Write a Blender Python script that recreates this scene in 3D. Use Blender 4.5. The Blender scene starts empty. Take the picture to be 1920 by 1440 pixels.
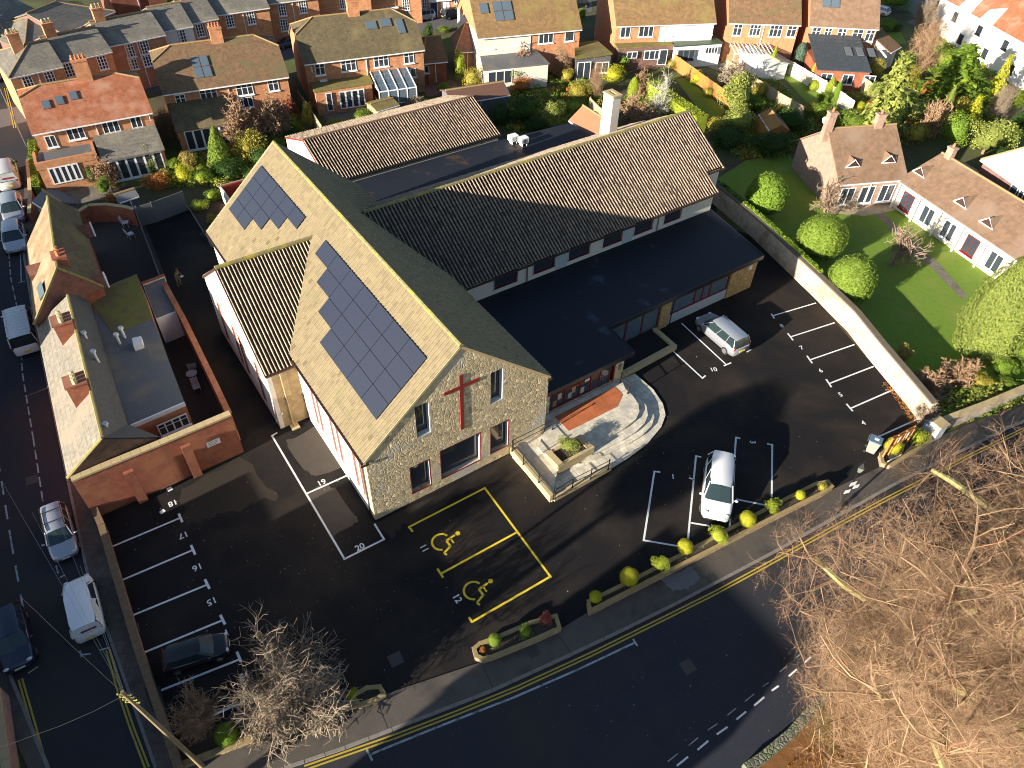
import bpy, bmesh, math, random
from mathutils import Vector, Matrix, noise as mnoise
C = bpy.context.scene.collection
R = math.radians
# ------------------------------------------------------------------ camera, world, sun
F_PX, PITCH, ROLL, CAM_H = 1400.3, R(44.65), R(2.137), 38.0
cam_d = bpy.data.cameras.new('camera'); cam = bpy.data.objects.new('camera', cam_d); C.objects.link(cam)
cam_d.sensor_width = 36.0; cam_d.lens = 36.0 * F_PX / 1920.0
cam_d.clip_start = 0.5; cam_d.clip_end = 3000
_R = Vector((1, 0, 0)); _F = Vector((0, math.cos(PITCH), -math.sin(PITCH))); _U = Vector((0, math.sin(PITCH), math.cos(PITCH)))
R2 = math.cos(ROLL) * _R + math.sin(ROLL) * _U; U2 = -math.sin(ROLL) * _R + math.cos(ROLL) * _U
CAM = Vector((0, 0, CAM_H))
_m = Matrix((R2, U2, -_F)).transposed().to_4x4(); _m.translation = CAM
cam.matrix_world = _m
bpy.context.scene.camera = cam
SUN_AZ, SUN_EL = R(41.0), R(14.5)        # azimuth the light travels towards, elevation
w = bpy.data.worlds.new('World'); bpy.context.scene.world = w; w.use_nodes = True
nt = w.node_tree; sky = nt.nodes.new('ShaderNodeTexSky'); sky.sky_type = 'NISHITA'; sky.sun_disc = False
sky.sun_elevation = SUN_EL; sky.sun_rotation = math.atan2(-math.cos(SUN_AZ), -math.sin(SUN_AZ)) % (2 * math.pi)
sky.air_density = 1.0; sky.dust_density = 0.6; sky.ozone_density = 1.6
nt.links.new(sky.outputs[0], nt.nodes['Background'].inputs[0]); nt.nodes['Background'].inputs[1].default_value = 0.06
sl = bpy.data.lights.new('sun', 'SUN'); sl.energy = 5.0; sl.angle = R(0.5); sl.color = (1.0, 0.89, 0.73)
so = bpy.data.objects.new('sun', sl); C.objects.link(so)
so.rotation_euler = Vector((math.cos(SUN_AZ) * math.cos(SUN_EL), math.sin(SUN_AZ) * math.cos(SUN_EL), -math.sin(SUN_EL))).to_track_quat('-Z', 'Y').to_euler()
so.location = (-40, -30, 60)
vs = bpy.context.scene.view_settings; vs.view_transform = 'Standard'; vs.look = 'None'; vs.gamma = 1; vs.exposure = 1.5
bpy.context.scene.display_settings.display_device = 'sRGB'
bpy.context.scene.cycles.filter_width = 1.0

# ------------------------------------------------------------------ photo measurements -> plan positions
def ray(x, y): return _F + R2 * ((x - 960) / F_PX) - U2 * ((y - 720) / F_PX)
def G(p, z=0.0):
    d = ray(p[0], p[1]); t = (z - CAM_H) / d.z; return CAM + d * t
def scale_at(q): return F_PX / (q - CAM).dot(_F)

# ------------------------------------------------------------------ materials
_mats = {}
def _n(nt, t, **k):
    n = nt.nodes.new(t)
    for a, b in k.items():
        if a in n.inputs: n.inputs[a].default_value = b
        else: setattr(n, a, b)
    return n
def ramp(nt, fac, stops):
    r = nt.nodes.new('ShaderNodeValToRGB'); e = r.color_ramp.elements
    while len(e) < len(stops): e.new(0.5)
    for i, (p, c) in enumerate(stops): e[i].position = p; e[i].color = (*c, 1)
    nt.links.new(fac, r.inputs[0]); return r.outputs[0]
def mulc(c, k): return tuple(max(0, min(1, x * k)) for x in c)
def mixc(nt, fac, a, b, mode='MIX'):
    m = nt.nodes.new('ShaderNodeMix'); m.data_type = 'RGBA'; m.blend_type = mode
    for s, v in ((m.inputs[0], fac), (m.inputs[6], a), (m.inputs[7], b)):
        if hasattr(v, 'is_linked'): nt.links.new(v, s)
        elif isinstance(v, tuple): s.default_value = (*v, 1)
        else: s.default_value = v
    return m.outputs[2]
def mat(name, col, kind='noise', var=0.2, scale=2.0, rough=0.8, bump=0.0, col2=None, metal=0.0, spec=0.5, dirt=None, dirts=0.4, coat=0.0, dlo=.5, dhi=.68, tint=False):
    if name in _mats: return _mats[name]
    m = bpy.data.materials.new(name); m.use_nodes = True; nt = m.node_tree; b = nt.nodes['Principled BSDF']; L = nt.links.new
    b.inputs['Roughness'].default_value = rough; b.inputs['Metallic'].default_value = metal
    b.inputs['Specular IOR Level'].default_value = spec
    if coat: b.inputs['Coat Weight'].default_value = coat; b.inputs['Coat Roughness'].default_value = 0.05
    tc = nt.nodes.new('ShaderNodeTexCoord').outputs['Object']
    c2 = col2 or mulc(col, 0.55); hgt = None
    nz = _n(nt, 'ShaderNodeTexNoise', Scale=scale, Detail=6.0, Roughness=0.65); L(tc, nz.inputs['Vector'])
    if kind in ('noise', 'asphalt'):
        c = ramp(nt, nz.outputs[0], [(0.5 - 0.5 * 0.6, mulc(col, 1 - var)), (0.5, col), (0.5 + 0.5 * 0.6, mulc(col, 1 + var))])
        hgt = nz.outputs[0]
        fn = _n(nt, 'ShaderNodeTexNoise', Scale=scale * 14, Detail=3.0); L(tc, fn.inputs['Vector'])
        c = mixc(nt, 0.5, c, ramp(nt, fn.outputs[0], [(0.3, mulc(col, 1 - var)), (0.7, mulc(col, 1 + var))]))
    elif kind in ('brick', 'tile', 'slabs'):
        sep = nt.nodes.new('ShaderNodeSeparateXYZ'); L(tc, sep.inputs[0]); cb = nt.nodes.new('ShaderNodeCombineXYZ')
        if kind == 'slabs': L(sep.outputs[0], cb.inputs[0]); L(sep.outputs[1], cb.inputs[1])
        else:
            ad = _n(nt, 'ShaderNodeMath', operation='ADD'); L(sep.outputs[0], ad.inputs[0]); L(sep.outputs[1], ad.inputs[1])
            L(ad.outputs[0], cb.inputs[0])
            if kind == 'tile':
                L(sep.outputs[0], cb.inputs[0]); mz = _n(nt, 'ShaderNodeMath', operation='MULTIPLY'); mz.inputs[1].default_value = 1.4
                L(sep.outputs[2], mz.inputs[0]); L(mz.outputs[0], cb.inputs[1])
            else: L(sep.outputs[2], cb.inputs[1])
        bt = nt.nodes.new('ShaderNodeTexBrick'); L(cb.outputs[0], bt.inputs['Vector'])
        s = {'brick': (0.225, 0.075, 0.008), 'tile': (0.2, 0.16, 0.012), 'slabs': (0.6, 0.6, 0.028)}[kind]
        bt.inputs['Scale'].default_value = 1.0; bt.inputs['Brick Width'].default_value = s[0] * scale / 2; bt.inputs['Row Height'].default_value = s[1] * scale / 2
        bt.inputs['Mortar Size'].default_value = s[2] * scale / 2; bt.inputs['Mortar Smooth'].default_value = 0.2; bt.inputs['Bias'].default_value = 0.0
        bt.inputs['Color1'].default_value = (*mulc(col, 1 + var), 1); bt.inputs['Color2'].default_value = (*mulc(col, 1 - var), 1)
        bt.inputs['Mortar'].default_value = (*(mulc(c2, 1)), 1)
        c = mixc(nt, 0.55, bt.outputs[0], ramp(nt, nz.outputs[0], [(0.32, mulc(col, 0.6)), (0.5, col), (0.68, mulc(col, 1.45))]))
        iv = _n(nt, 'ShaderNodeMath', operation='SUBTRACT'); iv.inputs[0].default_value = 1; L(bt.outputs['Fac'], iv.inputs[1]); hgt = iv.outputs[0]
    elif kind == 'stone':
        nz2 = _n(nt, 'ShaderNodeTexNoise', Scale=5.0, Detail=2.0); L(tc, nz2.inputs['Vector'])
        wv = mixc(nt, 0.06, tc, nz2.outputs['Color'])
        vo = nt.nodes.new('ShaderNodeTexVoronoi'); vo.inputs['Scale'].default_value = scale; L(wv, vo.inputs['Vector'])
        ve = nt.nodes.new('ShaderNodeTexVoronoi'); ve.feature = 'DISTANCE_TO_EDGE'; ve.inputs['Scale'].default_value = scale; L(wv, ve.inputs['Vector'])
        bw = nt.nodes.new('ShaderNodeRGBToBW'); L(vo.outputs['Color'], bw.inputs[0])
        c = ramp(nt, bw.outputs[0], [(0.1, mulc(col, 1 - var)), (0.45, col), (0.62, c2), (0.9, mulc(col, 1 + var))])
        ed = ramp(nt, ve.outputs[0], [(0.0, (0, 0, 0)), (0.09, (1, 1, 1))]); c = mixc(nt, ed, mulc(col, 0.72), c)
        rp = ramp(nt, ve.outputs[0], [(0.0, (0, 0, 0)), (0.2, (1, 1, 1))]); hgt = rp
    elif kind == 'leaf':
        gi = nt.nodes.new('ShaderNodeNewGeometry')
        c = ramp(nt, gi.outputs['Random Per Island'], [(0.0, mulc(col, 1 - var)), (0.5, col), (0.85, mulc(col, 1 + var)), (1.0, c2)])
        c = mixc(nt, 0.35, c, ramp(nt, nz.outputs[0], [(0.35, mulc(col, 0.5)), (0.65, mulc(col, 1.5))]))
    if dirt:
        dn = _n(nt, 'ShaderNodeTexNoise', Scale=dirts, Detail=7.0, Roughness=0.6, Distortion=0.3); L(tc, dn.inputs['Vector'])
        c = mixc(nt, ramp(nt, dn.outputs[0], [(dlo, (0, 0, 0)), (dhi, (1, 1, 1))]), c, dirt)
    if tint:
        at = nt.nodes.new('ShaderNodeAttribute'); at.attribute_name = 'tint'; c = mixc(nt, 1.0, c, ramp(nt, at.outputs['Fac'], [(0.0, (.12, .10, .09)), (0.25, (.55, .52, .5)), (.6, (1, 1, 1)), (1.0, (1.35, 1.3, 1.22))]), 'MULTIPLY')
    L(c, b.inputs['Base Color'])
    if kind == 'leaf':
        b.inputs['Specular IOR Level'].default_value = 0.25
        tr = nt.nodes.new('ShaderNodeBsdfTranslucent'); L(c, tr.inputs[0]); ms = nt.nodes.new('ShaderNodeMixShader'); ms.inputs[0].default_value = 0.25
        L(b.outputs[0], ms.inputs[1]); L(tr.outputs[0], ms.inputs[2]); L(ms.outputs[0], nt.nodes['Material Output'].inputs[0])
    if bump and hgt is not None:
        bp = _n(nt, 'ShaderNodeBump', Strength=min(1, bump), Distance=0.03 * max(1, bump)); L(hgt, bp.inputs['Height']); L(bp.outputs[0], b.inputs['Normal'])
    _mats[name] = m; return m
def glassy(name, col, rough=0.08, metal=0.0, spec=0.8):
    m = mat(name, col, 'noise', 0.1, 0.6, rough, spec=spec, metal=metal); return m

ASPH = mat('fresh asphalt', (0.014, 0.013, 0.014), 'asphalt', 0.25, 1.2, 0.8, 0.2, dirt=(0.040, 0.031, 0.024), dirts=0.16, dlo=.45, dhi=.7, spec=0.15)
DRYP = mat('dry pale asphalt', (0.055, 0.046, 0.040), 'asphalt', 0.3, 2.0, 0.85, 0.2)
ROAD = mat('road asphalt', (0.027, 0.031, 0.043), 'asphalt', 0.25, 0.8, 0.8, 0.2, dirt=(0.05, 0.04, 0.032), dirts=0.09, dlo=.42, dhi=.72, spec=0.2)
ROADL = mat('grey road asphalt', (0.10, 0.10, 0.11), 'asphalt', 0.2, 0.8, 0.7, 0.2)
PAVE = mat('pavement asphalt', (0.085, 0.072, 0.060), 'asphalt', 0.35, 1.5, 0.7, 0.25, dirt=(0.03, 0.027, 0.026), dirts=0.35)
SLABP = mat('paving slabs', (0.11, 0.085, 0.065), 'slabs', 0.25, 2.4, 0.8, 0.3, dirt=(0.05, 0.04, 0.035), dirts=0.5)
KERB = mat('kerb stone', (0.20, 0.18, 0.16), 'noise', 0.4, 3, 0.8)
WHITE = mat('road white paint', (0.68, 0.70, 0.72), 'noise', 0.15, 6, 0.6, dirt=(0.25, 0.25, 0.25), dirts=5, dlo=.58, dhi=.75)
WHITEW = mat('worn white paint', (0.32, 0.36, 0.40), 'noise', 0.5, 8, 0.6, dirt=(0.05, 0.05, 0.055), dirts=2.5)
YEL = mat('yellow bay paint', (0.75, 0.55, 0.03), 'noise', 0.12, 6, 0.6)
YELW = mat('worn yellow paint', (0.42, 0.30, 0.03), 'noise', 0.4, 8, 0.6, dirt=(0.06, 0.055, 0.05), dirts=3.0, dlo=.6, dhi=.75)
SOIL = mat('garden ground', (0.07, 0.055, 0.028), 'noise', 0.5, 0.8, 0.95, 0.5, dirt=(0.075, 0.11, 0.02), dirts=0.12, dlo=.42, dhi=.6)
LAWN = mat('lawn grass', (0.125, 0.215, 0.014), 'noise', 0.35, 2.2, 0.9, 0.6, dirt=(0.17, 0.22, 0.03), dirts=0.4)
LITTER = mat('leaf litter', (0.17, 0.075, 0.02), 'noise', 0.7, 2.5, 0.95, 0.6, dirt=(0.12, 0.13, 0.025), dirts=0.22)
MULCH = mat('bark soil', (0.05, 0.03, 0.018), 'noise', 0.6, 6, 0.95, 0.7)
PANT = mat('tan concrete roof tile', (0.215, 0.175, 0.105), 'noise', 0.3, 5, 0.85, dirt=(0.20, 0.18, 0.08), dirts=1.6, dlo=.55, dhi=.75, tint=True)
PANTG = mat('grey brown concrete roof tile', (0.25, 0.20, 0.15), 'noise', 0.35, 5, 0.85, dirt=(0.16, 0.13, 0.10), dirts=2.5, dlo=.5, dhi=.75, tint=True)
PANTD = mat('mottled dark roof tile', (0.36, 0.30, 0.22), 'noise', 0.5, 2.6, 0.85, tint=True)
MOSSR = mat('mossy ridge tile', (0.24, 0.205, 0.09), 'noise', 0.4, 4, 0.9, dirt=(0.40, 0.33, 0.04), dirts=1.2)
FELT = mat('dark roof felt', (0.013, 0.016, 0.024), 'noise', 0.2, 0.5, 0.6, 0.1, dirt=(0.030, 0.045, 0.070), dirts=0.3, dlo=.60, dhi=.66, spec=0.2)
FELTB = mat('patched roof felt', (0.016, 0.020, 0.030), 'noise', 0.3, 0.5, 0.6, 0.1, dirt=(0.06, 0.04, 0.026), dirts=0.35, dlo=.58, dhi=.63, spec=0.2)
STONE = mat('ragstone rubble', (0.62, 0.50, 0.31), 'stone', 0.5, 4.6, 0.9, 0.35, col2=(0.50, 0.39, 0.23), dirt=(0.46, 0.43, 0.37), dirts=0.25, dlo=.52, dhi=.66)
STONEY = mat('honey stone', (0.46, 0.32, 0.14), 'stone', 0.4, 6, 0.9, 0.8, col2=(0.38, 0.24, 0.09))
RENDW = mat('cream render', (0.66, 0.60, 0.52), 'noise', 0.08, 1.0, 0.85, 0.1)
BRICKY = mat('yellow brown brick', (0.38, 0.27, 0.14), 'brick', 0.2, 2, 0.85, 0.3, col2=(0.3, 0.25, 0.18))
BRICKO = mat('orange red brick', (0.50, 0.215, 0.10), 'brick', 0.25, 2, 0.85, 0.3, col2=(0.36, 0.26, 0.18))
BRICKR = mat('red brick', (0.27, 0.075, 0.04), 'brick', 0.3, 2, 0.85, 0.4, col2=(0.23, 0.15, 0.11), dirt=(0.36, 0.15, 0.06), dirts=0.35)
BRICKP = mat('dull purple brick', (0.19, 0.10, 0.085), 'brick', 0.25, 2, 0.85, 0.3, col2=(0.2, 0.16, 0.13))
BRICKW = mat('old garden wall brick', (0.52, 0.43, 0.34), 'brick', 0.25, 2, 0.9, 0.5, col2=(0.4, 0.34, 0.26), dirt=(0.30, 0.22, 0.14), dirts=0.5)
TILER = mat('orange clay tile', (0.33, 0.115, 0.055), 'tile', 0.2, 2, 0.85, 0.3, dirt=(0.40, 0.21, 0.14), dirts=0.5)
TILEB = mat('brown clay tile', (0.175, 0.105, 0.055), 'tile', 0.3, 2, 0.9, 0.3, dirt=(0.13, 0.11, 0.05), dirts=0.4)
TILEM = mat('mossy clay tile', (0.22, 0.135, 0.06), 'tile', 0.3, 2, 0.9, 0.3, dirt=(0.23, 0.185, 0.055), dirts=0.3)
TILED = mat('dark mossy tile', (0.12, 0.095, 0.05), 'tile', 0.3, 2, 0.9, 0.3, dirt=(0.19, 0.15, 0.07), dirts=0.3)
TILEA = mat('smooth brown tile', (0.215, 0.135, 0.085), 'tile', 0.12, 2, 0.8, 0.2, dirt=(0.26, 0.18, 0.13), dirts=0.25)
SLATE = mat('grey slate', (0.17, 0.155, 0.13), 'tile', 0.2, 3, 0.7, 0.25, dirt=(0.24, 0.215, 0.165), dirts=0.5)
SLATEL = mat('pale slate', (0.21, 0.19, 0.155), 'tile', 0.25, 4, 0.75, 0.4, dirt=(0.26, 0.21, 0.16), dirts=0.4)
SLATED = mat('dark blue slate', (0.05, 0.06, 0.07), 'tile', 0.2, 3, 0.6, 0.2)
LEADR = mat('grey flat roof', (0.12, 0.125, 0.135), 'noise', 0.15, 0.8, 0.6, 0.1, dirt=(0.20, 0.17, 0.13), dirts=0.5)
MOSSF = mat('mossy flat roof', (0.16, 0.125, 0.05), 'noise', 0.35, 1.5, 0.95, 0.4, dirt=(0.19, 0.17, 0.035), dirts=0.7, dlo=.45, dhi=.55)
CLADW = mat('white painted', (0.78, 0.78, 0.78), 'noise', 0.05, 2, 0.6)
UPVC = mat('white window frame', (0.80, 0.81, 0.83), 'noise', 0.03, 2, 0.4)
RED = mat('dark red painted joinery', (0.16, 0.012, 0.014), 'noise', 0.15, 3, 0.45)
REDC = mat('red cross paint', (0.22, 0.022, 0.02), 'noise', 0.1, 3, 0.5)
GUT = mat('brown gutter', (0.05, 0.022, 0.018), 'noise', 0.2, 3, 0.5)
BLACKM = mat('black painted metal', (0.015, 0.015, 0.017), 'noise', 0.2, 4, 0.35)
GREYM = mat('grey metal', (0.25, 0.26, 0.27), 'noise', 0.1, 4, 0.4, metal=0.6)
PANE = glassy('window glass', (0.035, 0.045, 0.06))
PANEB = glassy('bluish glass', (0.10, 0.14, 0.18), 0.1)
LEDGE = mat('grey blue reveal', (0.45, 0.50, 0.52), 'noise', 0.08, 2, 0.7)
SOLAR = mat('solar cell', (0.023, 0.027, 0.046), 'noise', 0.05, 1, 0.32, spec=0.9)
SOLARF = mat('solar frame', (0.02, 0.02, 0.025), 'noise', 0.1, 3, 0.4, metal=0.5)
PAVST = mat('cream paving', (0.60, 0.55, 0.44), 'slabs', 0.14, 2.0, 0.8, 0.3, col2=(0.3, 0.28, 0.24), dirt=(0.40, 0.38, 0.34), dirts=0.9)
TERRA = mat('terracotta paving', (0.42, 0.125, 0.045), 'slabs', 0.12, 0.8, 0.75, 0.2)
COPE = mat('sandstone coping', (0.48, 0.37, 0.20), 'noise', 0.2, 3, 0.85, 0.2)
WOODO = mat('orange timber', (0.36, 0.17, 0.045), 'noise', 0.25, 4, 0.75)
WOODP = mat('pale timber', (0.42, 0.33, 0.20), 'noise', 0.25, 4, 0.8)
WOODG = mat('grey timber', (0.13, 0.14, 0.15), 'noise', 0.25, 4, 0.8)
WOODD = mat('brown stained timber', (0.30, 0.12, 0.04), 'noise', 0.3, 4, 0.7)
POTT = mat('clay pot', (0.45, 0.16, 0.07), 'noise', 0.2, 4, 0.8)
POTC = mat('buff chimney pot', (0.50, 0.42, 0.24), 'noise', 0.3, 4, 0.85)
BARKY = mat('lichened bark', (0.42, 0.37, 0.15), 'noise', 0.4, 3, 0.9)
BARK = mat('grey brown bark', (0.22, 0.16, 0.11), 'noise', 0.4, 3, 0.9)
TWIG = mat('tan twig', (0.38, 0.255, 0.155), 'leaf', 0.4, 1.2, 0.9, col2=(0.30, 0.09, 0.05))
TWIGG = mat('grey twig', (0.33, 0.27, 0.20), 'leaf', 0.35, 1.2, 0.9, col2=(0.36, 0.2, 0.14))
LF = {k: mat('foliage ' + k, c, 'leaf', 0.45, s, 0.75, col2=c2) for k, c, c2, s in (
    ('dark', (0.039, 0.085, 0.015), (0.117, 0.189, 0.032), 0.8), ('mid', (0.146, 0.238, 0.026), (0.423, 0.474, 0.042), 0.9),
    ('cypress', (0.188, 0.237, 0.050), (0.300, 0.288, 0.060), 0.5), ('grey', (0.255, 0.295, 0.065), (0.500, 0.500, 0.144), 0.9), ('lime', (0.26, 0.32, 0.03), (0.44, 0.46, 0.06), 1.2),
    ('gold', (0.392, 0.392, 0.029), (0.550, 0.522, 0.058), 1.2), ('goldb', (0.377, 0.304, 0.087), (0.493, 0.406, 0.131), 0.8), ('olive', (0.337, 0.293, 0.050), (0.500, 0.434, 0.071), 0.9),
    ('rust', (0.362, 0.145, 0.036), (0.550, 0.246, 0.058), 0.9), ('bright', (0.15, 0.22, 0.028), (0.28, 0.34, 0.06), 1.2), ('redl', (0.319, 0.087, 0.058), (0.493, 0.203, 0.145), 1.0), ('blue', (0.087, 0.145, 0.102), (0.189, 0.261, 0.160), 0.9))}

# ------------------------------------------------------------------ mesh builder
def tag(o, label=None, cat=None, group=None, kind=None):
    if label: o['label'] = label
    if cat: o['category'] = cat
    if group: o['group'] = group
    if kind: o['kind'] = kind
    return o
def empty(name, loc=(0, 0, 0), rz=0, label=None, cat=None, group=None):
    o = bpy.data.objects.new(name, None); C.objects.link(o); o.location = loc; o.rotation_euler = (0, 0, rz)
    o.empty_display_size = 0.3; return tag(o, label, cat, group)
class MB:
    def __init__(s): s.v = []; s.f = []; s.sm = False
    def poly(s, pts):
        n = len(s.v); s.v += [tuple(p) for p in pts]; s.f.append(tuple(range(n, n + len(pts)))); return s
    def box(s, x0, x1, y0, y1, z0, z1, M=None):
        c = [(x, y, z) for z in (z0, z1) for (x, y) in ((x0, y0), (x1, y0), (x1, y1), (x0, y1))]
        if M is not None: c = [tuple(M @ Vector(p)) for p in c]
        n = len(s.v); s.v += c
        s.f += [tuple(n + i for i in q) for q in ((3, 2, 1, 0), (4, 5, 6, 7), (0, 1, 5, 4), (1, 2, 6, 5), (2, 3, 7, 6), (3, 0, 4, 7))]; return s
    def prism(s, pts, z0, z1):
        pts = [(p[0], p[1]) for p in pts]
        ar = sum(pts[i][0] * pts[(i + 1) % len(pts)][1] - pts[(i + 1) % len(pts)][0] * pts[i][1] for i in range(len(pts)))
        if ar < 0: pts = pts[::-1]
        k = len(pts); n = len(s.v); s.v += [(x, y, z0) for x, y in pts] + [(x, y, z1) for x, y in pts]
        s.f.append(tuple(n + k + i for i in range(k))); s.f.append(tuple(n + i for i in range(k))[::-1])
        for i in range(k): j = (i + 1) % k; s.f.append((n + i, n + j, n + k + j, n + k + i))
        return s
    def sweep(s, pts, offs):
        """extrude a closed 3-D polygon by a vector"""
        k = len(pts); n = len(s.v); o = Vector(offs); s.v += [tuple(p) for p in pts] + [tuple(Vector(p) + o) for p in pts]
        s.f.append(tuple(n + i for i in range(k))); s.f.append(tuple(n + k + i for i in range(k))[::-1])
        for i in range(k): j = (i + 1) % k; s.f.append((n + j, n + i, n + k + i, n + k + j))
        return s
    def cyl(s, c, r, z0, z1, n=12, r2=None, axis='z'):
        r2 = r if r2 is None else r2; b = len(s.v)
        for z, rr in ((z0, r), (z1, r2)):
            for i in range(n):
                a = 2 * math.pi * i / n; u, v = rr * math.cos(a), rr * math.sin(a)
                s.v.append({'z': (c[0] + u, c[1] + v, z), 'x': (z, c[0] + u, c[1] + v), 'y': (c[0] + u, z, c[1] + v)}[axis])
        s.f.append(tuple(b + i for i in range(n))[::-1]); s.f.append(tuple(b + n + i for i in range(n)))
        for i in range(n): j = (i + 1) % n; s.f.append((b + i, b + j, b + n + j, b + n + i))
        return s
    def tube(s, pts, rs, n=6, cap=True):
        pts = [Vector(p) for p in pts]; base = len(s.v)
        if not hasattr(rs, '__len__'): rs = [rs] * len(pts)
        for i, p in enumerate(pts):
            d = (pts[min(i + 1, len(pts) - 1)] - pts[max(i - 1, 0)]).normalized()
            u = d.cross(Vector((0, 0, 1)) if abs(d.z) < 0.9 else Vector((1, 0, 0))).normalized(); v = d.cross(u)
            for k in range(n):
                a = 2 * math.pi * k / n; s.v.append(tuple(p + (u * math.cos(a) + v * math.sin(a)) * rs[i]))
        for i in range(len(pts) - 1):
            for k in range(n):
                j = (k + 1) % n; s.f.append((base + i * n + k, base + i * n + j, base + (i + 1) * n + j, base + (i + 1) * n + k))
        if cap: s.f.append(tuple(base + k for k in range(n))[::-1]); s.f.append(tuple(base + (len(pts) - 1) * n + k for k in range(n)))
        return s
    def ball(s, c, r, nu=12, nv=8, z=1.0):
        b = len(s.v); rr = r if hasattr(r, '__len__') else (r, r, r)
        for i in range(nv + 1):
            t = math.pi * i / nv
            for k in range(nu):
                a = 2 * math.pi * k / nu; s.v.append((c[0] + rr[0] * math.sin(t) * math.cos(a), c[1] + rr[1] * math.sin(t) * math.sin(a), c[2] + rr[2] * math.cos(t)))
        for i in range(nv):
            for k in range(nu): j = (k + 1) % nu; s.f.append((b + i * nu + j, b + i * nu + k, b + (i + 1) * nu + k, b + (i + 1) * nu + j))
        return s
    def mesh(s, name, m, smooth=False):
        me = bpy.data.meshes.new(name); me.from_pydata(s.v, [], s.f); me.update()
        if m: me.materials.append(m)
        if smooth: me.polygons.foreach_set('use_smooth', [True] * len(me.polygons))
        return me
    def build(s, name, m, parent=None, smooth=False, bevel=0, **k):
        o = bpy.data.objects.new(name, s.mesh(name, m, smooth)); C.objects.link(o)
        if parent is not None: o.parent = parent
        if bevel: md = o.modifiers.new('bevel', 'BEVEL'); md.width = bevel; md.segments = 2; md.limit_method = 'ANGLE'
        return tag(o, **k)
def copy_tree(o, parent=None):
    c = o.copy(); C.objects.link(c); c.parent = parent
    for ch in list(o.children): copy_tree(ch, c)
    return c
def rot(a): return Matrix.Rotation(a, 4, 'Z')
def T(x, y, z=0): return Matrix.Translation((x, y, z))
# ------------------------------------------------------------------ the setting
def sheet(name, px, z, m, thick=0.0, **k):
    pts = [G(p, z) for p in px]
    mb = MB()
    if thick: mb.prism(pts, z - thick, z)
    else:
        ar = sum(pts[i].x * pts[(i + 1) % len(pts)].y - pts[(i + 1) % len(pts)].x * pts[i].y for i in range(len(pts)))
        mb.poly([(p.x, p.y, z) for p in (pts if ar > 0 else pts[::-1])])
    k.setdefault('kind', 'structure'); return mb.build(name, m, **k)
def line_mesh(mb, pts, wdt, z):
    """a painted line as flat quads along points"""
    P = [Vector((p[0], p[1])) for p in pts]
    for a, b in zip(P, P[1:]):
        d = (b - a).normalized(); n = Vector((-d.y, d.x)) * wdt / 2; e = d * wdt / 2 * 0.0
        mb.poly([(*(a - n - e), z), (*(b - n + e), z), (*(b + n + e), z), (*(a + n - e), z)])
    return mb
g = MB(); g.poly([(-900, -60, 0), (900, -60, 0), (900, 1600, 0), (-900, 1600, 0)]); g.build('ground', SOIL, kind='structure')
# left road (runs along the west of the cottages), side street, main road
KERBL = [(292, 1440), (219, 1232), (166, 1085), (128, 905), (98, 760), (62, 590), (40, 450), (48, 300), (62, 262)]
LROAD_L = [(90, 1440), (20, 1270), (-60, 1000), (-150, 700), (-190, 450), (-150, 250)]
road1 = [(330, 1560)] + KERBL + [(60, 245), (58, 215), (20, 150), (-30, 60), (-200, 60)] + LROAD_L[::-1] + [(130, 1560)]
sheet('left_road', road1, 0.012, ROAD)
side = [(-150, 275), (62, 225), (200, 190), (330, 165), (545, 112), (700, 80), (850, 48), (1110, 22), (1110, 2), (850, 24), (700, 50), (540, 78), (330, 128), (200, 160), (55, 195), (-150, 235)]
sheet('side_street', side, 0.016, ROADL)
KM = [(420, 1490), (532, 1440), (647, 1401), (735, 1367), (813, 1337), (923, 1294), (960, 1277), (1072, 1226), (1163, 1183), (1270, 1130), (1350, 1088), (1450, 1035), (1545, 981), (1633, 932), (1683, 904), (1745, 873), (1863, 815), (1980, 760)]
KM2 = [(1400, 1450), (1440, 1408), (1482, 1370), (1545, 1305), (1640, 1210), (1760, 1110), (1880, 1010), (1990, 930)]
sheet('main_road', [(350, 1560)] + KM + KM2[::-1] + [(1350, 1560)], 0.012, ROAD)
# the park under the plane trees
sheet('park_ground', [(1395, 1460)] + KM2 + [(2300, 900), (2300, 1600), (1350, 1600)], 0.02, LITTER)
# pavements
PI_ = [(330, 1450), (400, 1412), (520, 1368), (645, 1322), (720, 1302), (900, 1242), (1000, 1202), (1050, 1180), (1102, 1148), (1200, 1100), (1330, 1035), (1450, 975), (1560, 918), (1640, 880), (1680, 860), (1750, 822), (1850, 782), (1980, 730)]
sheet('main_pavement', KM + PI_[::-1], 0.10, PAVE, 0.1)
sheet('left_pavement', [(292, 1440), (219, 1232), (166, 1085), (128, 905), (140, 905), (185, 968), (215, 1090), (262, 1250), (332, 1445)], 0.10, SLABP, 0.1)
sheet('cottage_pavement', [(128, 905), (98, 760), (62, 590), (40, 450), (48, 300), (62, 262), (82, 270), (92, 420), (72, 590), (112, 760), (140, 905)], 0.095, SLABP, 0.09)
sheet('far_left_pavement', [(90, 1440), (20, 1270), (-60, 1000), (-90, 1000), (-20, 1290), (55, 1445)], 0.10, PAVE, 0.1)
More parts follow.
